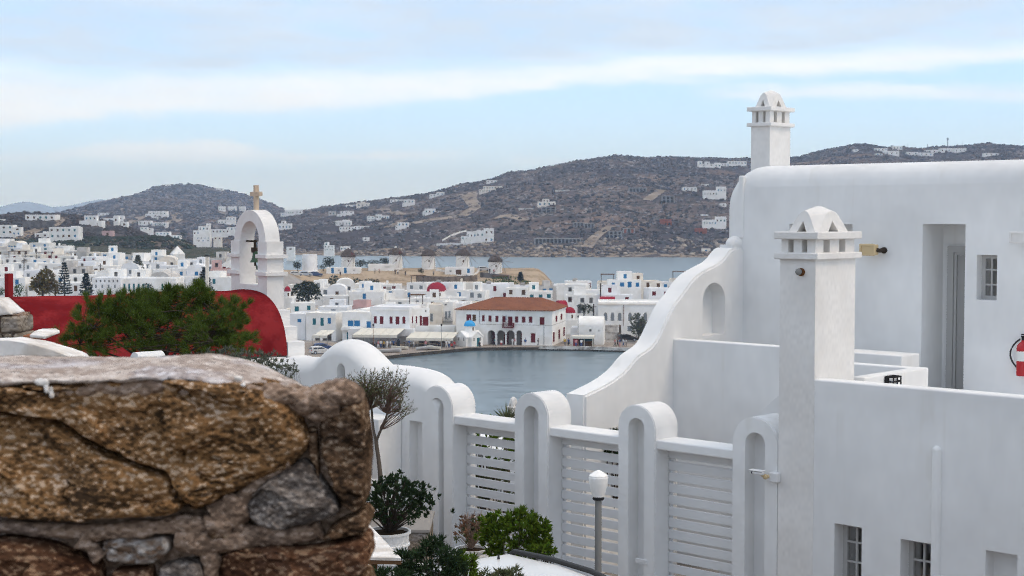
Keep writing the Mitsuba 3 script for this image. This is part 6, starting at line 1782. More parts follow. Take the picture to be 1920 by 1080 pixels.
# ------------------------------------------------------------------ windmills and the rise they stand on
def windmill(u, vb, vt, va, Y, label, spin, red=False, finial=False):
    t = thing('windmill', label, 'windmill', None)
    xb = side(u, vb) * Y
    zb_, zt_, za_ = H + slope(vb) * Y, H + slope(vt) * Y, H + slope(va) * Y
    r0, r1 = 13.6 / F * Y, 12.2 / F * Y
    M = frame(xb, Y, 0)
    part(t, 'tower', cyl(0, 0, zb_ - 3, zt_, r0, r1, 32), 'town_white', 30, M=M)
    rr = r1 * 1.20
    prof_ = [(0, zt_ - 0.1), (rr * 0.98, zt_ - 0.30), (rr, zt_ - 0.12), (rr * 0.93, zt_ + 0.25), (rr * 0.62, zt_ + (za_ - zt_) * 0.58), (rr * 0.32, zt_ + (za_ - zt_) * 0.88), (0.0, za_)]
    v, f = lathe(prof_, 40)
    v = v * [1, 1, 1] + (meshkit.fbm(v * [3, 3, 6], 3, int(u))[:, None] - 0.5) * [0.25, 0.25, 0.30]
    part(t, 'roof', (v, f), 'thatch', True, 'shaggy thatched cone roof', M=M)
    if finial: part(t, 'finial', cyl(0, 0, za_ - 0.3, za_ + 0.45, 0.55, 0.15, 12), 'town_white', 30, M=M)
    # sails: hub on the right front of the roof, twelve spokes with a rim rope
    n_ = np.array([0.62, -0.78, 0.06]); n_ /= np.linalg.norm(n_)
    hub = np.array([0, 0, zt_ + 0.15]) + n_ * [1, 1, 0] * (rr + 0.75)
    ax1 = np.cross(n_, [0, 0, 1.0]); ax1 /= np.linalg.norm(ax1); ax2 = np.cross(ax1, n_)
    R = 5.0
    part(t, 'axle', tube([np.array([0, 0, zt_ + 0.25]), hub + n_ * 0.6], 0.11, 8), 'wood_beam', True, M=M)
    ends = []
    for k in range(12):
        a = spin + k * math.pi / 6
        e_ = hub + (ax1 * math.cos(a) + ax2 * math.sin(a)) * R
        ends.append(e_)
        part(t, 'spoke', tube([hub, e_], [0.075, 0.055], 5), 'sail_wood', True, M=M)
    if red: part(t, 'dormer', Manifold.hull_points(np.array([(rr * 0.35, -rr * 0.9, zt_ - 0.1), (rr * 1.0, -rr * 0.35, zt_ - 0.1), (rr * 0.3, -rr * 0.4, za_ - 0.9), (rr * 0.9, -rr * 0.75, zt_ + 0.2), (0, -rr * 0.5, zt_ + 0.3), (rr * .75, -rr * .2, zt_ + 0.8)])), 'shutter_red', False, 'red painted roof hatch', M=M)
    win(t, M, r1 * 0.15, -r1 * 1.02, zb_ + (zt_ - zb_) * 0.52, 0.5, 0.7, D_)
    return t


windmill(653, 503, 480, 465.5, 515, 'leftmost of five thatched windmills, above the low house with blue doors', 0.1, True)
windmill(742, 505, 476, 463.5, 513, 'second thatched windmill from the left, tallest, with a low annex at its foot', 0.3, True, True)
windmill(803.5, 505, 478, 466, 515, 'third thatched windmill, standing in the middle of the five', 0.0)
windmill(867.5, 506, 477.5, 466, 511, 'fourth thatched windmill from the left, above a white walled yard', 0.2)
windmill(928.5, 513, 489, 477, 500, 'rightmost thatched windmill, lowest on the slope', 0.15)
c = P(581, 509, 505)
t = thing('roofless_tower', 'broad roofless white windmill tower left of the thatched mills', 'tower')
part(t, 'shaft', Manifold.cylinder(7.0, 2.75, 2.45, 32).translate((c[0], c[1], c[2] - 1.2)) - Manifold.cylinder(2, 2.1, 2.1, 32).translate((c[0], c[1], c[2] + 4.9)), 'town_cool', 30)
part(t, 'base_ring', cyl(c[0], c[1], c[2] - 2.5, c[2] + 0.15, 4.2, 3.6, 32), 'town_white', 30)


def low_wall(name, label, pts, hgt, thick, mat, cat='wall'):
    v, f = [], []
    for k, p in enumerate(pts):
        v += [p + [0, 0, -2.5], p + [0, 0, hgt], p + [0, thick, hgt], p + [0, thick, -2.5]]
    for k in range(len(pts) - 1):
        a, b = 4 * k, 4 * k + 4
        f += [(a, b, b + 1, a + 1), (a + 1, b + 1, b + 2, a + 2), (a + 2, b + 2, b + 3, a + 3)]
    f += [(0, 1, 2, 3), (len(v) - 4, len(v) - 1, len(v) - 2, len(v) - 3)]
    return single(name, label, cat, (np.array(v), np.array(f)), mat, False)


simple_house('mill_house', 'low white house with two blue doors under the leftmost windmill', 'house', *P(645, 513, 500), 11.5, 4, 2.1, 3, 'town_white', [(-0.32, 1.9, 0.9, 1.85, B), (0.05, 1.9, 0.9, 1.85, B), (-0.14, 1.2, 0.5, 0.5, D_), (0.3, 1.2, 0.5, 0.5, D_)])
simple_house('mill_house', 'long flat white annex left of the second windmill', 'house', *P(715, 506, 506), 8.6, 4, 2.0, 2, 'town_white', [(0.2, 1.2, 0.4, 0.5, D_), (0.3, 1.2, 0.4, 0.5, D_)])
simple_house('mill_house', 'white walled yard house with a brown gate under the fourth windmill', 'house', *P(862, 517, 498), 9.5, 4, 2.9, -4, 'town_white', [(-0.02, 2.5, 1.9, 1.7, 'shutter_brown'), (0.33, 1.9, 0.9, 1.4, B), (-0.30, 1.6, 0.5, 0.6, G_)])
low_wall('retaining_wall', 'long brown stone retaining wall along the windmill rise', [P(u, v, Y) for u, v, Y in [(690, 507.5, 505), (730, 506.5, 505), (760, 507, 504), (800, 508, 503), (822, 511, 500), (842, 516, 496), (860, 520, 492), (885, 519, 493), (898, 512, 498)]], -0.1, 0.5, 'rubble')
low_wall('white_parapet', 'white parapet wall curving down in front of the third and fourth windmills', [P(u, v, Y) + [0, 0.05, 0] for u, v, Y in [(817, 506, 505), (830, 509, 502), (845, 514.5, 498), (858, 518, 494), (872, 519, 494), (886, 518, 494.5), (893, 513, 497), (899, 506, 501)]], 0.55, 0.45, 'town_white')
low_wall('retaining_wall', 'dark stone wall at the foot of the sandy slope', [P(u, v, Y) for u, v, Y in [(780, 529, 474), (810, 531, 471), (845, 532, 470), (870, 530, 472), (895, 529, 474)]], 2.2, 0.8, 'rubble')
low_wall('retaining_wall', 'low grey wall running down from the rightmost windmill', [P(u, v, Y) for u, v, Y in [(900, 512, 492), (925, 515, 490), (955, 517.5, 488)]], 0.3, 0.5, 'rubble_grey')


# ------------------------------------------------------------------ far trees and bushes
def crown(center, radii, n, size, seed, lumps=7, low=-0.6):
    r = np.random.default_rng(seed)
    lc = rand_dirs(lumps, r) * r.uniform(0.25, 0.62, (lumps, 1)); lc[:, 2] = np.maximum(lc[:, 2], low)
    lr = r.uniform(0.34, 0.58, lumps)
    which = r.integers(0, lumps, n)
    d = rand_dirs(n, r)
    p = lc[which] + d * (lr[which] * r.uniform(0.55, 1.0, n) ** 0.5)[:, None]
    pos = np.asarray(center) + p * np.asarray(radii)
    return leaf_quads(pos, d + r.normal(size=(n, 3)) * 0.6 + [0, 0, 0.3], size, size * 0.6, seed + 1)


def far_tree(name, label, cat, u, vb, w_px, h_px, Y, mat, n=420, trunk=True, seed=None):
    seed = seed or int(u * 7 + vb)
    k = Y / F
    b = P(u, vb, Y)
    w, h = w_px * k, h_px * k
    t = thing(name, label, cat)
    part(t, 'crown', crown(b + [0, 0, h * 0.55], (w / 2 * 1.15, w / 2, h / 2 * 1.1), n, max(0.22, 0.16 * min(w, h)), seed), mat, kind='stuff')
    if trunk:
        part(t, 'trunk', tube([b - [0, 0, 1.0], b + [0, 0, h * 0.3], b + [w * 0.05, 0, h * 0.7]], [w * 0.05, w * 0.04, w * 0.015], 6), 'bark_dark', True)
    return t


def norfolk(label, u, vb, vt, w_px, Y, mat, seed):
    """A star pine: tiers of drooping, upturned branches on a straight stem."""
    r = np.random.default_rng(seed)
    b, tp_ = P(u, vb, Y), P(u, vt, Y)
    h, w = tp_[2] - b[2], w_px / F * Y
    t = thing('star_pine', label, 'tree')
    part(t, 'trunk', tube([b - [0, 0, 1], tp_], [0.16, 0.03], 6), 'bark_dark', True)
    pos, ds = [], []
    for k in range(13):
        f = 0.08 + 0.90 * k / 12
        rad = w / 2 * (1 - f) ** 0.75 * r.uniform(0.75, 1.1) + 0.12
        for a in np.arange(6) * math.pi / 3 + r.uniform(0, 1):
            if r.random() < 0.12: continue
            for s in np.linspace(0.2, 1, 9):
                pos.append(b + [math.cos(a) * rad * s, math.sin(a) * rad * s, h * f + 0.25 * rad * (s - 0.35) ** 2 * 1.2]); ds.append([math.cos(a), math.sin(a), 0.5])
    pos, ds = np.array(pos), np.array(ds)
    part(t, 'crown', leaf_quads(np.repeat(pos, 2, 0), np.repeat(ds, 2, 0) + r.normal(size=(2 * len(pos), 3)) * 0.5, 0.085 * w + 0.18, 0.06 * w + 0.08, seed), mat, kind='stuff')


norfolk('tall dark blue green star pine rising behind the red vault', 121, 556, 494, 28, 330, 'leaf_blue', 1)
norfolk('shorter star pine right of the tall one', 162, 556, 514, 26, 335, 'leaf_blue', 2)
norfolk('pale dusty star pine in the middle of the upper town', 259, 516, 480, 24, 400, 'leaf_grey', 3)
norfolk('thin star pine behind the slim pillar', 383, 552, 503, 30, 340, 'leaf_blue', 4)
norfolk('small star pine on the skyline right of the windmills', 976, 527, 511, 13, 440, 'leaf_blue', 5)
far_tree('tamarisk', 'feathery brown and yellow tamarisk left of the star pines', 'tree', 80, 556, 46, 48, 300, 'leaf_autumn', 700)
far_tree('tamarisk', 'lower brown tamarisk touching the tall star pine', 'tree', 104, 556, 26, 34, 302, 'leaf_autumn', 420)
far_tree('garden_bush', 'green bush beside the red flue', 'bush', 34, 558, 24, 22, 250, 'leaf_far_green', 260, False)
far_tree('garden_bush', 'green bush cut by the left edge above the vault', 'bush', 2, 558, 20, 18, 250, 'leaf_far_green', 220, False)
far_tree('garden_bush', 'dark bush before the long white building above the pine', 'bush', 276, 553, 30, 20, 330, 'leaf_far', 300, False)
far_tree('palm_tuft', 'small dark palm tuft among the top left houses', 'palm', 29, 487, 12, 17, 560, 'leaf_far', 160)
far_tree('big_dark_tree', 'broad dark tree among the houses right of the bell arch', 'tree', 578, 566, 56, 36, 370, 'leaf_far', 900)
for k, (u, vb, w, h, Y, lab) in enumerate([(617, 502, 22, 20, 522, 'dark round tree left of the first windmill'), (697, 502, 40, 17, 524, 'dark tree clump between the first and second windmill'), (676, 502, 22, 15, 526, 'small dark tree just right of the first windmill'), (723, 501, 22, 17, 522, 'dark tree touching the second windmill tower'), (558, 505, 16, 16, 500, 'small round tree left of the roofless tower'), (606, 505, 22, 9, 505, 'low dark bush right of the roofless tower')]):
    far_tree('shore_tree', lab, 'tree', u, vb, w, h, Y, 'leaf_far', 360)
for k, (u, vb, w, h, Y, lab) in enumerate([(622, 545, 44, 26, 452, 'left part of the dark hedge below the mill house'), (660, 541, 40, 20, 456, 'middle part of the dark hedge below the mill house'), (698, 541, 44, 18, 456, 'right part of the dark hedge below the sandy slope'), (790, 512, 12, 9, 495, 'small dark bush on the retaining wall by the third windmill')]):
    far_tree('hedge', lab, 'hedge', u, vb, w, h, Y, 'leaf_far', 420, False)
for k, (u, vb, w, h, Y, lab) in enumerate([(905, 541, 46, 16, 452, 'dark green shrub mound below the rightmost windmill'), (948, 540, 62, 22, 455, 'long green bank right of the rightmost windmill'), (982, 538, 34, 14, 452, 'right tip of the green bank beside the star pine'), (1095, 588, 34, 18, 345, 'dark tree behind the white barrel chapel')]):
    far_tree('green_bank', lab, 'bush' if k < 3 else 'tree', u, vb, w, h, Y, 'leaf_far_green' if k < 3 else 'leaf_far', 520, k == 3)
far_tree('square_tree', 'round grey green tree in front of the arched window building', 'tree', 1197, 634, 34, 42, 318, 'leaf_grey', 700)

# hillside scrub and boulders: uncountable
ico = trimesh.creation.icosahedron()
ico_v = ico.vertices / np.linalg.norm(ico.vertices, axis=1, keepdims=True)


def scatter(key, label, cat, fn, n, x0, x1, y0, y1, rmin, rmax, cols, seed, squash, dens, zmin=2.0):
    r = np.random.default_rng(seed)
    xs, ys = r.uniform(x0, x1, n * 3), r.uniform(y0, y1, n * 3)
    keep = (meshkit.fbm(np.stack([xs / dens, ys / dens, xs * 0], -1), 3, seed) > r.uniform(0.28, 0.62, n * 3)) & (np.abs(xs) < ys * 0.40)
    xs, ys = xs[keep][:n], ys[keep][:n]
    zs = fn(xs, ys)
    ok = zs > zmin
    xs, ys, zs = xs[ok], ys[ok], zs[ok]
    m = len(xs)
    rad = rmin + (rmax - rmin) * r.random(m) ** 2.2
    v = ico_v[None] * (rad[:, None] * [1, 1, squash])[:, None, :] * r.uniform(0.6, 1.3, (m, 12, 1)) + np.stack([xs, ys, zs + rad * squash * 0.35], -1)[:, None, :]
    f = np.asarray(ico.faces)[None] + 12 * np.arange(m)[:, None, None]
    c = np.array(cols)[r.integers(0, len(cols), m)] * r.uniform(0.7, 1.3, (m, 1))
    k = key_for(key)
    scene[k] = mikit.ply((v.reshape(-1, 3), f.reshape(-1, 3)), 'mat_speckled', True, color=np.repeat(np.clip(c, 0, 1), 12, 0))
    labels[k] = {'label': label, 'category': cat, 'kind': 'stuff'}


BUSH = [(0.056, 0.049, 0.047), (0.072, 0.059, 0.055), (0.049, 0.047, 0.044), (0.088, 0.070, 0.062)]
ROCKC = [(0.20, 0.18, 0.175), (0.16, 0.142, 0.138), (0.24, 0.215, 0.205), (0.135, 0.105, 0.09)]
scatter('hill_scrub', 'dark dry scrub all over the hill across the bay', 'scrub', far_z, 26000, -480, 760, 990, 1960, 0.6, 2.2, BUSH, 51, 0.7, 60)
scatter('hill_boulder', 'pale boulders and outcrops scattered over the hill across the bay', 'rocks', far_z, 12000, -480, 760, 985, 1960, 0.5, 2.0, ROCKC, 52, 0.65, 45, 1.0)
scatter('shore_rock', 'tan and dark rocks along the far shore', 'rocks', far_z, 5000, -480, 640, 975, 1040, 0.5, 2.2, [(0.27, 0.21, 0.16), (0.10, 0.085, 0.075), (0.20, 0.155, 0.12), (0.33, 0.28, 0.23)], 57, 0.7, 12, 0.2)
scatter('hill_scrub', 'dark dry scrub on the distant hill behind the bell arch', 'scrub', peak_z, 9000, -1050, -150, 1300, 2760, 1.2, 4.2, BUSH, 53, 0.6, 90)
scatter('hill_boulder', 'pale outcrops on the distant hill behind the bell arch', 'rocks', peak_z, 4500, -1050, -150, 1300, 2760, 1.0, 3.6, ROCKC, 54, 0.6, 80)
scatter('hill_scrub', 'scrub on the dark headland behind the left town', 'scrub', head_z, 3500, -260, -135, 640, 730, 0.5, 1.5, [(0.026, 0.040, 0.026), (0.035, 0.045, 0.030), (0.05, 0.05, 0.038)], 55, 0.7, 15, 6)
scatter('hill_scrub', 'scrub on the villa slope at the far left', 'scrub', back_z, 4000, -330, -190, 645, 905, 0.5, 1.6, BUSH, 56, 0.7, 20, 8)
# ruined fort walls on the left summit
for k, (u0, u1, v0, lab) in enumerate([(288, 322, 349.5, 'ruined stone rampart on the left of the distant summit'), (326, 352, 347.2, 'tall ruined rampart in the middle of the distant summit'), (354, 378, 345.8, 'square rocky bastion on the right of the distant summit')]):
    a_, b_ = P(u0, v0, 2640), P(u1, v0, 2640)
    single('fort_ruin', lab, 'ruin', noisy(block(a_[0], b_[0], 2630, 2650, a_[2] - 16, a_[2]), 5, 2.0, 0.12, 200 + k), 'rubble_grey', False)


# roads on the hills
def road(pts, w, fn_list):
    g = np.array([hit(u, v, 600) for u, v in pts])
    s = np.concatenate([[0], np.cumsum(np.linalg.norm(np.diff(g[:, :2], axis=0), axis=1))])
    q = np.linspace(0, s[-1], max(12, int(s[-1] / 8)))
    x, y = np.interp(q, s, g[:, 0]), np.interp(q, s, g[:, 1])
    d = np.stack([np.gradient(x), np.gradient(y)], -1); d /= np.linalg.norm(d, axis=1, keepdims=True)
    X = x[:, None] + np.outer(-d[:, 1], np.linspace(-w, w, 5)); Y = y[:, None] + np.outer(d[:, 0], np.linspace(-w, w, 5))
    Z = np.max([f_(X, Y) for f_ in fn_list], axis=0) + 0.7
    struct('road', grid_mesh(X, Y, Z), 'dirt_road', True)


for pts, w in (([(866, 365), (874, 369), (882, 375), (890, 384), (889, 392), (878, 400), (860, 407), (830, 411), (795, 416), (758, 424)], 5.5), ([(882, 373), (886, 366), (888, 361)], 5), ([(708, 394), (722, 394), (738, 399), (755, 404)], 4.5), ([(1101, 465), (1110, 452), (1122, 441), (1132, 434), (1146, 426)], 4), ([(930, 412), (952, 404), (962, 409), (985, 415)], 4.5),
               ([(1214, 377), (1230, 366), (1240, 357)], 4), ([(760, 412), (742, 421), (728, 428)], 4)):
    road(pts, w, [far_z])
for pts, w in (([(243, 420), (262, 409), (285, 401), (300, 397)], 6), ([(218, 395), (226, 391), (245, 395), (266, 399)], 5), ([(300, 421), (318, 418), (330, 414), (334, 409), (328, 400)], 7), ([(414, 398), (426, 404), (434, 409)], 5)):
    road(pts, w, [peak_z])
for pts, w in (([(33, 462), (42, 447), (60, 437), (85, 429), (104, 422), (112, 414), (122, 410)], 3.2),):
    road(pts, w, [back_z, head_z, town_z])


# ------------------------------------------------------------------ houses on the hills
def hill_house(label, blocks, cat='house', rot=None, name='villa', y0=600, mat='town_white'):
    """blocks: (u0, u1, v_top, v_bottom, windows); windows: a number of dark openings in a row, or a list of rows."""
    u_, v_ = np.mean([(b[0] + b[1]) / 2 for b in blocks]), max(b[3] for b in blocks)
    g = hit(u_, v_, y0)
    Y = g[1]
    t = thing(name, label, cat)
    r = np.random.default_rng(int(u_ * 3 + v_))
    M = frame(0, 0, 0)
    for k, (u0, u1, vt, vb, nw) in enumerate(blocks):
        xa, xb = side(u0, vb) * Y, side(u1, vb) * Y
        za, zb_ = H + slope(vb) * Y, H + slope(vt) * Y
        yy = Y + 0.6 * k
        d = max(4.0, 0.6 * (xb - xa))
        rows_ = [nw] if isinstance(nw, int) else nw
        hh = (zb_ - za) / max(1, len(rows_))
        rects = []
        for ri, n_ in enumerate(rows_):
            for j in range(n_):
                f = (j + 0.5) / n_ + r.uniform(-0.06, 0.06) / n_
                rects.append((xa + (xb - xa) * f, zb_ - hh * (ri + 0.68), min(1.2, 0.36 * (xb - xa) / n_), min(1.5, hh * 0.38)))
        part(t, 'wall', carve(tray(xa, xb, yy, yy + min(d, 16), za - 7, zb_, 0.4, 0.3), rects, yy, 0.2), mat, False)
        for q_ in rects:
            win(t, M, q_[0], yy, q_[1], q_[2], q_[3], str(r.choice(['shutter_brown', 'shutter_teal', 'shutter_grey', 'shutter_blue'], p=[0.40, 0.28, 0.12, 0.20])), 'window', 0.04, deep=0.12)
    return t


def skeleton(label, u0, u1, vt, vb, bays, floors, mat='concrete', infill=0.0):
    """An unfinished building: columns and slabs, sometimes with brick walls."""
    g = hit((u0 + u1) / 2, vb, 900)
    Y = g[1]
    xa, xb = side(u0, vb) * Y, side(u1, vb) * Y
    za, zb_ = H + slope(vb) * Y, H + slope(vt) * Y
    t = thing('unfinished_building', label, 'building')
    r = np.random.default_rng(int(u0))
    d, fh, c = 7.0, (zb_ - za) / floors, 0.38
    for k in range(floors):
        part(t, 'slab', block(xa - 0.4, xb + 0.4, Y - 0.4, Y + d + 0.4, za + fh * (k + 1) - 0.45, za + fh * (k + 1)), mat, False)
        for j in range(bays + 1):
            for yy in (Y, Y + d):
                xx = xa + (xb - xa) * j / bays
                part(t, 'column', block(xx - c, xx + c, yy - c, yy + c, za + fh * k - (6 if k == 0 else 0.01), za + fh * (k + 1) - 0.46), mat, False)
            if infill and j < bays and r.random() < infill:
                part(t, 'brick_wall', block(xa + (xb - xa) * j / bays + c, xa + (xb - xa) * (j + 1) / bays - c, Y + 0.1, Y + 0.5, za + fh * k - (3 if k == 0 else 0), za + fh * k + fh * r.uniform(0.5, 0.86)), 'brick_red', False)
    part(t, 'back_wall', block(xa, xb, Y + d + 0.5, Y + d + 0.9, za - 3, zb_ - 0.5), 'rubble_grey', False)


HH = hill_house
# far left slope
HH('long white house with five square windows on the left crest', [(47, 103, 402.5, 413.5, 5)])
single('terrace_wall', 'grey stone terrace wall under the long white house on the left crest', 'wall', noisy(block(side(45) * 770, side(104) * 770, 770, 771.5, H + slope(421) * 770 - 2, H + slope(414) * 770), 1.2, 0.15, 0.5, 6), 'rubble_grey', False)
HH('two tier white villa above a dark stone wall, right of the crest house', [(158, 181, 404, 415, 3), (148, 190, 414, 425, [2])])
single('terrace_wall', 'dark stone wall below the two tier white villa', 'wall', noisy(block(side(146) * 745, side(194) * 745, 745, 747, H + slope(444) * 745 - 1, H + slope(425.5) * 745), 1.2, 0.15, 0.5, 7), 'rubble_grey', False)
HH('large white apartment house with a dark arcade at its foot', [(92, 146, 426, 448, [5, 5]), (132, 146, 424, 448, [1, 1]), (100, 148, 447, 454, 6)])
HH('small cream house left of the large white apartment house', [(65, 90, 437, 446, 2), (80, 90, 434, 446, 1)])
HH('stepped white hotel with dark balconies at the left edge', [(-20, 24, 422, 440, [4, 4]), (12, 38, 426, 442, [2, 3]), (-20, 30, 440, 448, 4)])
HH('white hotel wing with a long blue glazed ground floor at the left edge', [(-20, 20, 448, 461, [1, 3])])
HH('pink house below the dark stone wall', [(191, 211, 433, 445, 1)], mat='town_pink')
HH('low white villa right of the two tier villa', [(184, 214, 409, 415, 2), (212, 231, 404, 414, 2)])
HH('white villa with a rounded corner, beside the low villa', [(213, 222, 404, 420, 1), (226, 238, 416, 426, 1)])
HH('white house on the crest at the far left edge', [(-10, 6, 411, 416, 1)])
HH('white house behind the crest between the villa and the summit road', [(183, 204, 399, 404, 3)])
# lower slopes of the peak
HH('row of white houses, uppermost of the cluster left below the summit', [(278, 312, 396, 404, 5), (272, 290, 401, 407, 3)], y0=1100)
HH('white house right of the upper cluster, beside the pale road', [(300, 314, 402, 409, 2)], y0=1100)
HH('small white house in the middle of the cluster below the summit', [(284, 296, 406, 412, 2)], y0=1100)
HH('long white house in the lower cluster below the summit', [(259, 283, 414, 422, 3), (280, 312, 417, 424, 4)], y0=1100)
HH('small white house at the left end of the lower cluster', [(226, 240, 418, 426, 2)], y0=1100)
HH('low white house under the lower cluster', [(263, 277, 426, 431, 2), (274, 286, 428, 433, 1)], y0=1100)
HH('white houses in a compact block above the green headland', [(292, 318, 435, 448, [4, 4]), (316, 338, 441, 448, 3)], y0=1100)
HH('first of three white cubes in a row under the summit', [(409, 422, 387, 396, 3)], y0=1100)
HH('second of three white cubes in a row under the summit', [(427, 442, 387, 396, 3)], y0=1100)
HH('third of three white cubes in a row, close to the bell arch', [(448, 460, 387, 396, 2)], y0=1100)
HH('white house group below the three cubes', [(424, 441, 407, 414, 3), (408, 430, 412, 421, 4)], y0=1100)
HH('tall stepped white house left of the bell arch', [(372, 392, 424, 434, 3), (362, 380, 432, 442, 3), (386, 393, 419, 430, 1)], y0=1100)
HH('long white row house stepping up to the bell arch', [(390, 430, 430, 438, 6), (425, 444, 426, 433, 3)], y0=1100)
HH('white house with dark doors, lowest of the group left of the bell arch', [(368, 394, 444, 454, [4, 3])], y0=1100)
HH('small cream house low between the bell arch and the row house', [(400, 415, 444, 450, 2)], y0=1100, mat='town_cream')
HH('white chapel on the summit beside the ruined rampart', [(309, 319, 345.5, 350, 1)], y0=2400)
HH('low white house right of the summit', [(405, 418, 353, 357, 2)], y0=2400)
# big hill, left shoulder
HH('cluster of white houses on the skyline just right of the bell arch', [(534, 552, 394, 403, 4), (548, 566, 393, 402, 3), (526, 540, 399, 405, 2)], y0=900)
HH('white house group lower right of the bell arch', [(522, 546, 419, 431, [4]), (527, 535, 414, 422, 1)], y0=900)
HH('grey stone house left of the terrace house', [(616, 629, 396, 404, 2)], y0=900, mat='town_grey')
HH('white terrace house with a long overhanging roof line', [(638, 662, 396, 401, 3), (631, 654, 401, 405.5, 2)], y0=900)
HH('pale pink house on the skyline with two towers', [(668, 692, 380, 389, 3), (676, 684, 378, 386, 1)], y0=900, mat='town_cream')
HH('low white house on the skyline left of the pale pink house', [(648, 668, 384, 388, 2)], y0=900)
HH('white villa above the terraces with a raised centre', [(629, 658, 414, 424, 5), (642, 655, 412, 420, 2)], y0=900)
HH('long low white row below the raised centre villa', [(636, 664, 425, 432, 5), (664, 694, 424, 430, 5)], y0=900)
HH('white house left of a pair, with small dark windows', [(688, 702, 405, 415, [2, 2])], y0=900)
HH('white house right of a pair, with a purple shaded porch', [(704, 716, 402, 412, 2), (715, 729, 404, 412, 3)], y0=900)
HH('white villa at the left end of the hill road', [(745, 766, 417, 425, [3]), (741, 752, 423, 430, 2), (750, 770, 425, 429, 3)], y0=900)
HH('white skyline villa with terraces, right group', [(757, 777, 374, 382, 3), (754, 762, 380, 387, 1)], y0=900)
HH('white skyline villa with terraces, left group', [(731, 757, 374, 380, 4)], y0=900)
HH('white villa beside the hill road with an arched porch', [(796, 816, 391, 402, 3), (815, 829, 397, 402, 2), (792, 800, 396, 402, 1)], y0=900)
HH('white skyline house left of a dark tree clump', [(818, 833, 360, 368, 2), (805, 818, 364, 369, 2)], y0=900)
HH('large cream hotel with two rows of windows near the hilltop', [(906, 942, 349, 361, [7, 8]), (898, 908, 355, 361, 2)], y0=900, mat='town_cream')
HH('pale house on the skyline behind the cream hotel', [(912, 932, 338, 343, 3)], y0=900)
HH('white cube by the shore just right of the bell arch', [(537, 552, 463, 471, 1)], y0=900)
HH('two storey white house with a roof terrace by the shore', [(607, 626, 460, 471, [3, 4]), (608, 616, 454, 462, 1)], y0=900)
HH('white shore house left of the first windmill roof', [(638, 656, 462, 471, 3)], y0=900)
HH('tiny white chapel on the shore slope above the second windmill', [(680, 692, 445, 452, 1)], 'chapel', y0=900)
HH('big white villa stepping down the slope, with tall blue windows on its tower', [(907, 926, 428, 456, [2, 2]), (892, 908, 432, 447, [2]), (875, 893, 434, 448, 3), (864, 880, 443, 451, 2), (890, 914, 446, 456, 3)], y0=900)
low_wall('garden_wall', 'white garden wall climbing to the big stepped villa', [hit(u, v, 900) for u, v in [(829, 453), (846, 443), (858, 439), (875, 434)]], 1.3, 0.8, 'town_white')
low_wall('garden_wall', 'long white terrace wall below the big stepped villa', [hit(u, v, 900) for u, v in [(818, 461), (850, 460), (884, 460)]], 1.6, 0.8, 'town_white')
HH('cream house with a raised middle alone on the brown slope', [(1008, 1042, 378, 387, 4), (1017, 1030, 373, 380, 2)], y0=900, mat='town_cream')
HH('low pale roof line above the lone cream house', [(1041, 1068, 356, 359, 1)], y0=900, mat='town_grey')
HH('low pale roof line left of the lone cream house', [(972, 1000, 390, 393, 1)], y0=900, mat='town_grey')
HH('white skyline houses left of the roof chimney', [(1308, 1317, 302, 310, 1), (1322, 1331, 303, 311, 1), (1340, 1352, 305, 315, 2), (1316, 1345, 307, 313, 4)], y0=900)
HH('white house group on the skyline touching the hotel corner', [(1352, 1368, 306, 312, 3), (1366, 1400, 302, 309, 6)], y0=900)
HH('long low white house alone on the right slope', [(1280, 1307, 351, 358, 4)], y0=900)
HH('small white roof above the right slope villas', [(1315, 1329, 345, 348, 1)], y0=900)
HH('white villa with blue shaded terraces by the hotel corner, upper one', [(1319, 1346, 357, 369, [5]), (1344, 1362, 350, 362, 3), (1340, 1362, 364, 374, 2)], y0=900)
HH('white villa by the hotel corner, middle one', [(1350, 1362, 381, 388, 1)], y0=900)
HH('white villa with blue shaded terraces by the hotel corner, lower one', [(1318, 1344, 412, 424, [5]), (1342, 1362, 406, 420, 3), (1338, 1360, 420, 430, 2)], y0=900)
HH('small white roof above the lower right villa', [(1314, 1328, 402, 405, 1)], y0=900)
HH('pinkish shore hut right of the water, below the villas', [(1316, 1332, 466, 474, 1)], y0=900, mat='town_cream')
skeleton('long row of unfinished concrete frames low on the brown slope', 1003, 1088, 447, 457, 12, 1)
skeleton('unfinished concrete frame below the lone cream house', 1016, 1041, 388, 398, 3, 2)
skeleton('small unfinished frame in the middle of the brown slope, left part', 1076, 1094, 417, 425, 3, 1)
skeleton('small unfinished frame in the middle of the brown slope, right part', 1096, 1114, 419, 427, 3, 1)
skeleton('pale unfinished frame high on the slope', 1180, 1212, 352, 360, 5, 1)
skeleton('unfinished two storey frame on the right slope, upper one', 1242, 1264, 367, 380, 3, 2)
skeleton('unfinished two storey frame with dark bays, lower one', 1143, 1166, 433, 446, 3, 2)
skeleton('unfinished red brick house left of the lower villas', 1169, 1189, 428, 437, 3, 1, 'concrete', 0.8)
skeleton('unfinished red brick house in the middle of the right slope', 1239, 1258, 411, 422, 3, 2, 'brick_red', 0.8)
skeleton('unfinished red brick house next to the lower right villa', 1305, 1324, 428, 438, 3, 2, 'brick_red', 0.8)
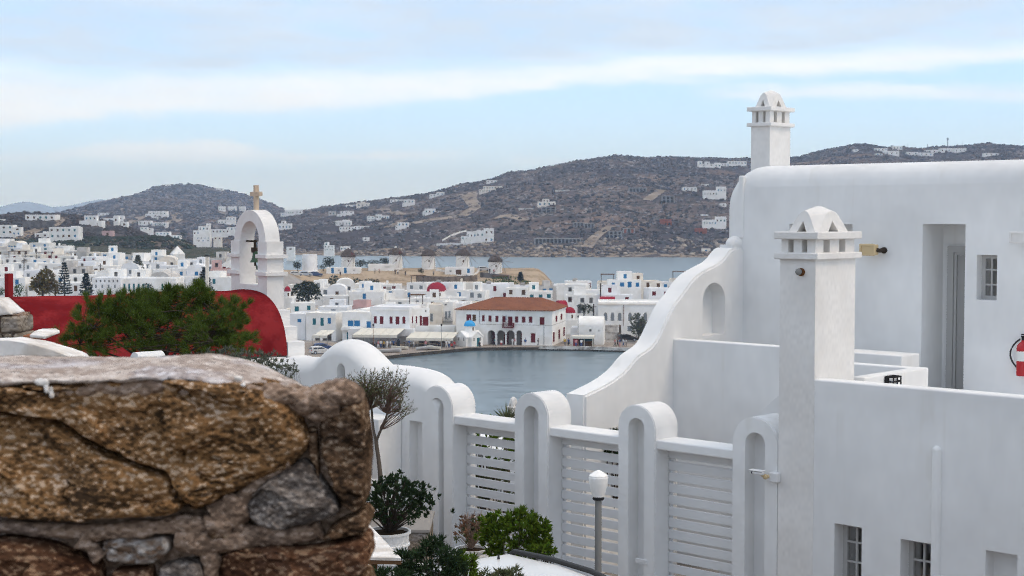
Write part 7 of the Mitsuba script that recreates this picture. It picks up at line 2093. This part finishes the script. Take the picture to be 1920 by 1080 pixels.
# right skyline village
for k, (u0, u1, v0, v1, n_, lab) in enumerate([(1600, 1610, 280, 285, 1, 'small white house first on the right skyline'), (1639, 1664, 278, 284, 4, 'long white house second on the right skyline'), (1642, 1655, 287, 292, 2, 'low white house below the second skyline house'), (1674, 1692, 274, 281, 3, 'white skyline house with a raised block'), (1659, 1686, 283, 291, 3, 'wide white house under the raised block house'),
                                           (1700, 1722, 285, 291, 2, 'white skyline house right of the first pole'), (1724, 1750, 286, 293, 3, 'low white skyline house between two poles'), (1738, 1766, 281, 287, 3, 'white skyline house left of the mast'), (1764, 1790, 278, 286, 4, 'wide white skyline block at the foot of the mast'), (1790, 1812, 278, 286, 3, 'white skyline block right of the mast'), (1846, 1872, 287, 292, 3, 'long low white house last on the right skyline')]):
    HH(lab, [(u0, u1, v0, v1, n_)], y0=900)
for k, (u, v0, v1, lab, fat) in enumerate([(1777, 258, 281, 'tall dark radio mast on the right skyline', 0.7), (1701, 270, 284, 'thin pole left on the right skyline', 0.35), (1739, 270, 284, 'dark cypress like pole in the middle of the right skyline', 0.55), (1833, 272, 281, 'thin pole right on the skyline', 0.22), (1874, 272, 283, 'thin pole near the right edge of the skyline', 0.22), (1805, 265, 279, 'thin aerial right of the radio mast', 0.22)]):
    a_, b_ = P(u, v0, 1880), P(u, v1 + 8, 1880)
    single('skyline_mast', lab, 'mast', join(tube([b_, a_], [fat, fat * 0.7], 6), tube([a_ - [0, 0, 3], a_ - [0, 0, 1]], [fat * 1.6, fat * 1.6], 6)) if k == 0 else tube([b_, a_], [fat, fat * 0.6], 6), 'lamp_grey', False)
for k, (u, vb, w, h, lab) in enumerate([(1016, 323, 8, 6, 'dark round tree on the hill skyline, left one'), (1142, 297, 6, 7, 'dark tree at the top of the hill'), (1305, 303, 14, 8, 'dark trees by the skyline houses'), (845, 364, 20, 9, 'dark tree clump on the skyline shoulder'), (1650, 293, 22, 7, 'dark trees between the right skyline houses'), (1693, 290, 16, 8, 'dark trees left of the first skyline pole'), (1745, 286, 12, 7, 'dark trees left of the radio mast'), (705, 430, 24, 9, 'dark trees below the white pair of houses'), (790, 409, 30, 7, 'dark trees below the porch villa'), (600, 457, 34, 10, 'blue green trees above the two storey shore house'), (1010, 446, 40, 10, 'dark bushes behind the concrete frames'), (1335, 352, 14, 9, 'dark tree between the right slope villas'), (256, 422, 30, 9, 'dark trees between the clusters below the summit'), (298, 428, 34, 10, 'dark trees under the lower cluster'), (342, 448, 16, 14, 'blue green trees beside the compact block'), (445, 405, 10, 10, 'dark tree below the third cube'), (372, 358, 16, 8, 'dark trees right of the summit bastion')]):
    g = hit(u, vb, 900)
    far_tree('hill_tree', lab, 'tree', u, vb, w, h, g[1], 'leaf_far', 160, False)


# ------------------------------------------------------------------ people, boats, cars and posts by the harbour
def capsule_chain(pts):
    out = None
    for (a, ra), (b, rb) in zip(pts[:-1], pts[1:]):
        m = Manifold.hull_points(np.vstack([np.asarray(a) + _b1 * ra, np.asarray(b) + _b1 * rb]))
        out = m if out is None else out + m
    return out


_b1 = trimesh.creation.icosphere(subdivisions=1).vertices


def person_meshes(stride, seat=False):
    """One standing, walking or sitting figure facing -y, as (skin body, shirt, trousers, hair)."""
    s = stride
    hip, kn, an = 0.90, 0.48, 0.07
    if seat: hip = 0.50
    body, shirt, legs = None, None, None
    for sg in (-1, 1):
        hx = 0.09 * sg
        if seat:
            leg = [((hx, 0.02, hip), 0.085), ((hx * 1.3, -0.40, hip + 0.02), 0.065), ((hx * 1.3, -0.42, 0.06), 0.042)]
            foot = [((hx * 1.3, -0.41, 0.05), 0.042), ((hx * 1.4, -0.56, 0.035), 0.032)]
        else:
            leg = [((hx, 0, hip), 0.088), ((hx * 1.1, -0.10 * s * sg - 0.03 * s, kn), 0.062), ((hx * 1.1, -0.22 * s * sg + 0.05 * s, an), 0.042)]
            foot = [((hx * 1.1, -0.22 * s * sg + 0.05 * s, 0.05), 0.042), ((hx * 1.3, -0.22 * s * sg + 0.05 * s - 0.15, 0.035), 0.032)]
        arm = [((0.19 * sg, 0, hip + 0.52), 0.052), ((0.24 * sg, 0.10 * s * sg + 0.03, hip + 0.24), 0.042), ((0.23 * sg, 0.16 * s * sg - 0.10, hip + 0.02), 0.030), ((0.23 * sg, 0.17 * s * sg - 0.13, hip - 0.06), 0.028)]
        L, Ft, Ar = capsule_chain(leg), capsule_chain(foot), capsule_chain(arm)
        body = L + Ft + Ar if body is None else body + L + Ft + Ar
        big = capsule_chain([(p, r_ + 0.012) for p, r_ in leg[:2]] + [((np.array(leg[1][0]) * 0.25 + np.array(leg[2][0]) * 0.75), 0.058)])
        legs = big if legs is None else legs + big
        sl = capsule_chain([(p, r_ + 0.012) for p, r_ in arm[:2]])
        shirt = sl if shirt is None else shirt + sl
    torso = Manifold.hull_points(np.vstack([np.array([0, 0, hip]) + _b1 * [0.15, 0.10, 0.08], np.array([0, 0, hip + 0.30]) + _b1 * [0.14, 0.09, 0.08], np.array([0, 0, hip + 0.50]) + _b1 * [0.18, 0.09, 0.07]]))
    body = body + torso + capsule_chain([((0, 0, hip + 0.52), 0.055), ((0, -0.02, hip + 0.64), 0.05)]) + Manifold.hull_points(np.vstack([np.array([0, -0.02, hip + 0.74]) + _b1 * [0.075, 0.095, 0.105], np.array([0, -0.06, hip + 0.67]) + _b1 * 0.045])) + Manifold.hull_points(np.array([0, -0.115, hip + 0.72]) + _b1 * [0.014, 0.02, 0.02])
    shirt = shirt + Manifold.hull_points(np.vstack([np.array([0, 0, hip + 0.02]) + _b1 * [0.165, 0.115, 0.05], np.array([0, 0, hip + 0.30]) + _b1 * [0.155, 0.105, 0.08], np.array([0, 0, hip + 0.50]) + _b1 * [0.195, 0.105, 0.075]]))
    legs = legs + Manifold.hull_points(np.vstack([np.array([0, 0, hip]) + _b1 * [0.17, 0.118, 0.08], np.array([0, 0, hip - 0.1]) + _b1 * [0.17, 0.11, 0.06]]))
    hair = Manifold.hull_points(np.vstack([np.array([0, 0.0, hip + 0.78]) + _b1 * [0.085, 0.10, 0.085], np.array([0, 0.05, hip + 0.70]) + _b1 * [0.07, 0.05, 0.06]]))
    return [mikit.ply(m, 'mat_skin', 40) for m in (body, shirt, legs, hair)]


POSE = {'standing': person_meshes(0.15), 'walking': person_meshes(1.0), 'sitting': person_meshes(0.0, True)}


def person(label, u, v, Y, pose, shirt, trousers, face=0.0, ground=None):
    t = thing('person', label, 'person')
    x = side(u, v) * Y
    z = (H + slope(v) * Y) if ground is None else ground
    M = frame(x, Y, z, face)
    for nm, d, m in zip(('body', 'shirt', 'trousers', 'hair'), POSE[pose], ('skin', shirt, trousers, 'hair')):
        part(t, nm, d, m, False, M=M)


W, BL, DK, YE, RE, PK, GY = 'cloth_white', 'cloth_blue', 'cloth_dark', 'cloth_yellow', 'cloth_red', 'cloth_pink', 'cloth_grey'
for u, v, Y, pose, sh, tr, fc, lab in [
    (702, 651, 305.0, 'standing', GY, DK, 20, 'person in grey at the left post of the first awning'), (709, 652, 304.0, 'walking', PK, W, 60, 'person in a pink top and white trousers below the first awning'), (714, 652, 305.0, 'standing', W, BL, 0, 'person in white and blue beside the pink top, first awning'),
    (720, 653, 304.0, 'walking', YE, DK, -70, 'person in a yellow shirt in front of the first awning'), (726, 653, 304.5, 'standing', W, W, 10, 'person all in white right of the yellow shirt'), (732, 652, 304.6, 'walking', W, GY, 100, 'person in white shirt and grey trousers near the awning corner'),
    (738, 651, 305.5, 'standing', BL, DK, -20, 'person in blue by the black board'), (767, 652, 306.0, 'standing', BL, GY, 30, 'person in blue at the left end of the second awning'), (776, 655, 303.5, 'walking', W, GY, 80, 'person in white walking before the left half of the second awning'),
    (798, 654, 304.5, 'standing', PK, GY, -30, 'person in pink before the middle of the second awning'), (823, 659, 302.6, 'standing', DK, DK, 0, 'person in dark clothes standing near the quay edge left of the church'), (837, 654, 305.0, 'walking', W, W, 40, 'person all in white near the right end of the second awning'),
    (842, 654, 305.2, 'standing', W, BL, -15, 'person in white shirt beside the white clad walker'), (847, 658, 303.4, 'sitting', RE, DK, 30, 'person in red sitting left of the church corner'), (852, 657, 303.4, 'standing', RE, GY, -30, 'person in a red top standing at the church corner'),
    (899, 655, 306.8, 'sitting', DK, DK, 20, 'person in black sitting on the quay right of the church'), (927, 650, 309.6, 'walking', 'shutter_teal', DK, 70, 'person in teal walking below the first arch of the town hall'), (940, 648, 311.0, 'sitting', W, RE, 0, 'person in white sitting under the second arch'),
    (961, 650, 309.8, 'walking', W, W, -60, 'person all in white walking below the third arch'), (965, 649, 310.3, 'standing', PK, W, -60, 'person in a pink top behind the white walker, third arch'), (985, 651, 309.0, 'standing', BL, W, 10, 'person in blue with white trousers right of the arches'),
    (1009, 650, 309.4, 'walking', DK, GY, 90, 'person in black walking by the town hall red door'), (1059, 649.5, 309.6, 'standing', YE, GY, 0, 'person in a yellow top left of the kiosk'), (1066, 649.5, 309.2, 'standing', BL, DK, 30, 'person in blue left of the kiosk front'),
    (1080, 650, 307.6, 'standing', PK, BL, 170, 'person in pink at the kiosk fridge'), (1090, 650, 307.5, 'standing', W, BL, 190, 'person in white at the middle of the kiosk'), (1109, 647, 311.5, 'standing', DK, GY, 150, 'person in black right of the kiosk'),
    (1153, 650, 308.5, 'walking', RE, DK, 80, 'person in red first of the group right of the kiosk'), (1158, 651, 308.0, 'walking', DK, DK, 70, 'person in dark clothes second of the group right of the kiosk'), (1162, 650, 308.4, 'standing', BL, PK, 60, 'person in blue third of the group right of the kiosk'),
    (1169, 650, 308.5, 'walking', W, BL, -80, 'person in a white shirt last of the group right of the kiosk'), (1174, 651, 308.0, 'standing', W, DK, -80, 'person in white and black beside the curved white wall')]:
    person(lab, u, v, Y, pose, sh, tr, fc, QZ if u < 1040 or True else None)
for u, v, sh, lab in [(638, 519, DK, 'tiny person in dark clothes below the leftmost windmill'), (703, 513, DK, 'tiny dark person on the sand, left of a pair'), (711, 513, RE, 'tiny person in red on the sand, right of a pair'), (741, 516, DK, 'tiny person near the second windmill foot'), (746, 516, W, 'tiny person in white near the second windmill foot'), (760, 518, DK, 'tiny person alone in the middle of the sandy slope'), (813, 518, GY, 'tiny person in grey below the third windmill'), (875, 524, BL, 'tiny person in blue below the white walled yard'), (918, 513.5, DK, 'tiny person left of the rightmost windmill'), (926, 514.5, RE, 'tiny person in red under the rightmost windmill')]:
    g = hit(u, v, 420)
    person(lab, u, v, g[1], 'standing', sh, DK, float(int(u) % 90), g[2])


def boat(label, u, v, Y, L, rot, mat):
    """A small open wooden boat resting on the quay."""
    t = thing('rowing_boat', label, 'boat')
    M = frame(side(u, v) * Y, Y, QZ + 0.02, rot)
    n_, V = 14, []
    for k in range(n_ + 1):
        s = k / n_
        w = 0.75 * math.sin(math.pi * min(1, 0.18 + 0.82 * (1 - s))) ** 0.7 * (1 if s < 0.98 else 0.1)
        sh = 0.62 + 0.28 * s ** 3
        x = (s - 0.5) * L
        V.append([(x, -w, sh), (x, -w * 0.8, sh * 0.45), (x, -w * 0.3, 0.06 + 0.10 * s ** 4), (x, w * 0.3, 0.06 + 0.10 * s ** 4), (x, w * 0.8, sh * 0.45), (x, w, sh), (x, w * 0.86, sh), (x, w * 0.66, sh * 0.5), (x, 0, 0.16 + 0.1 * s ** 4), (x, -w * 0.66, sh * 0.5), (x, -w * 0.86, sh)])
    V = np.array(V); K3 = V.shape[1]
    i, j = np.meshgrid(np.arange(n_), np.arange(K3), indexing='ij')
    q = np.stack([i * K3 + j, i * K3 + (j + 1) % K3, (i + 1) * K3 + (j + 1) % K3, (i + 1) * K3 + j], -1).reshape(-1, 4)
    f = np.vstack([q[:, [0, 1, 2]], q[:, [0, 2, 3]], [[0, k + 1, k] for k in range(1, K3 - 1)]])
    part(t, 'hull', (V.reshape(-1, 3), f), mat, 40, M=M)
    for xx in (-0.2, 0.12):
        part(t, 'thwart', block(xx * L - 0.12, xx * L + 0.12, -0.58, 0.58, 0.42, 0.46), 'riser_brown', False, M=M)
    part(t, 'keel', block(-0.42 * L, 0.42 * L, -0.04, 0.04, -0.02, 0.10), 'riser_brown', False, M=M)


boat('long white boat pulled up on the quay just right of the white hump', 728, 664, 295.5, 5.2, 4, 'car_white')
boat('pale wooden boat upright on the quay below the black board', 750, 656, 301.5, 3.6, 200, 'canvas_cream')
boat('small white and blue boat on the quay before the second awning', 796, 661, 301.0, 3.8, 25, 'car_white')
boat('small cream boat behind the blue one, near the church', 814, 661.5, 301.6, 2.8, 190, 'canvas_cream')
for u, v, lab in ((700, 646, 'tall dark lamp post left on the waterfront'), (828, 656, 'tall grey lamp post right of the second awning middle'), (1084, 650, 'thin pole in front of the white barrel chapel')):
    Y = 304.0 if u < 1000 else 309
    x = side(u, v) * Y
    t = thing('quay_lamp', lab, 'street lamp')
    hh = 4.6 if u < 1000 else 6.0
    part(t, 'post', tube([(x, Y, QZ), (x, Y, QZ + hh)], [0.07, 0.045], 8), 'rust' if u < 720 else 'lamp_grey', True)
    part(t, 'lantern', lathe([(0, 0), (0.13, 0.05), (0.18, 0.35), (0.06, 0.5), (0, 0.5)], 12) if False else xform(lathe([(0, 0), (0.13, 0.05), (0.18, 0.35), (0.06, 0.5), (0, 0.5)], 12), frame(x, Y, QZ + hh)), 'iron_dark', 30)
x = side(747, 650) * 304.5
t = thing('menu_board', 'tall black menu board at the corner of the first awning', 'sign')
part(t, 'board', chamfer(x - 0.32, x + 0.32, 304.45, 304.55, QZ + 0.15, QZ + 1.9, 0.02), 'cloth_dark', False)
part(t, 'stand', block(x - 0.25, x + 0.25, 304.3, 304.7, QZ, QZ + 0.149), 'iron_dark', False)
rq = np.random.default_rng(9)
for k in range(16):
    aw2 = k >= 8
    xx = side((668, 758)[aw2] + 10.2 * (k % 8)) * 309 + rq.uniform(-0.3, 0.3)
    yy = 309.5 + rq.uniform(-1.2, 1.6)
    t = thing('cafe_table', f'small round cafe table, {ORD[k % 8 + 1]} from left under the {("first", "second")[aw2]} awning', 'table', 'cafe tables under the awnings')
    part(t, 'top', cyl(xx, yy, QZ + 0.70, QZ + 0.74, 0.42, 0.42, 14), 'riser_brown', False)
    part(t, 'stem', join(cyl(xx, yy, QZ + 0.02, QZ + 0.70, 0.035, 0.035, 6), cyl(xx, yy, QZ, QZ + 0.03, 0.22, 0.2, 10)), 'iron_dark', False)
# parked cars far off
for u, v, Y, rot, paint, lab in [(600, 664, 293.0, 30, 'car_white', 'white car on the quay between the gable steps and the white hump'), (606, 655, 300.0, 20, 'car_blue', 'dark blue car behind the white one beside the gable steps'), (1177, 637, 322.0, 10, 'car_black', 'black car parked before the arched window building'), (1122, 632, 326.0, 5, 'car_white', 'white car parked right of the barrel chapel')]:
    build_car(lab, frame(side(u, v) * Y, Y, QZ if Y < 318 else 0.62, rot), paint)
for u, v, rot, paint, lab in [(556, 517.5, 12, 'car_white', 'white car left in the row below the roofless tower'), (574, 517.5, 8, 'car_silver', 'silver car second in the row below the roofless tower'), (593, 518, 10, 'car_blue', 'blue car last in the row below the roofless tower'), (907, 508, 20, 'car_white', 'white car between the fourth and rightmost windmills')]:
    g = hit(u, v, 440)
    build_car(lab, frame(g[0], g[1], g[2], rot), paint)
# poles in the town
for u, v0, v1, Y, lab in [(188, 494, 520, 390, 'dark utility pole above the long school building'), (45, 484, 506, 420, 'dark utility pole left in the upper town'), (1126, 531, 560, 352, 'tall dark utility pole right of the town hall'), (1113, 570, 592, 340, 'short dark pole with cross arm behind the barrel chapel')]:
    a_, b_ = P(u, v0, Y), P(u, v1 + 8, Y)
    single('utility_pole', lab, 'pole', man(tube([b_, a_], [0.16, 0.12], 8)) + block(a_[0] - 0.6, a_[0] + 0.6, Y - 0.06, Y + 0.06, a_[2] - 0.7, a_[2] - 0.55), 'bark_dark', False)


# ------------------------------------------------------------------ the air: one closed box round everything
scene['haze'] = {'type': 'cube', 'to_world': T().translate([0, 0, 150]).scale([10400, 10400, 165]), 'bsdf': {'type': 'null'}, 'interior': {'type': 'ref', 'id': 'haze_air'}}
labels['haze'] = {'kind': 'stuff'}
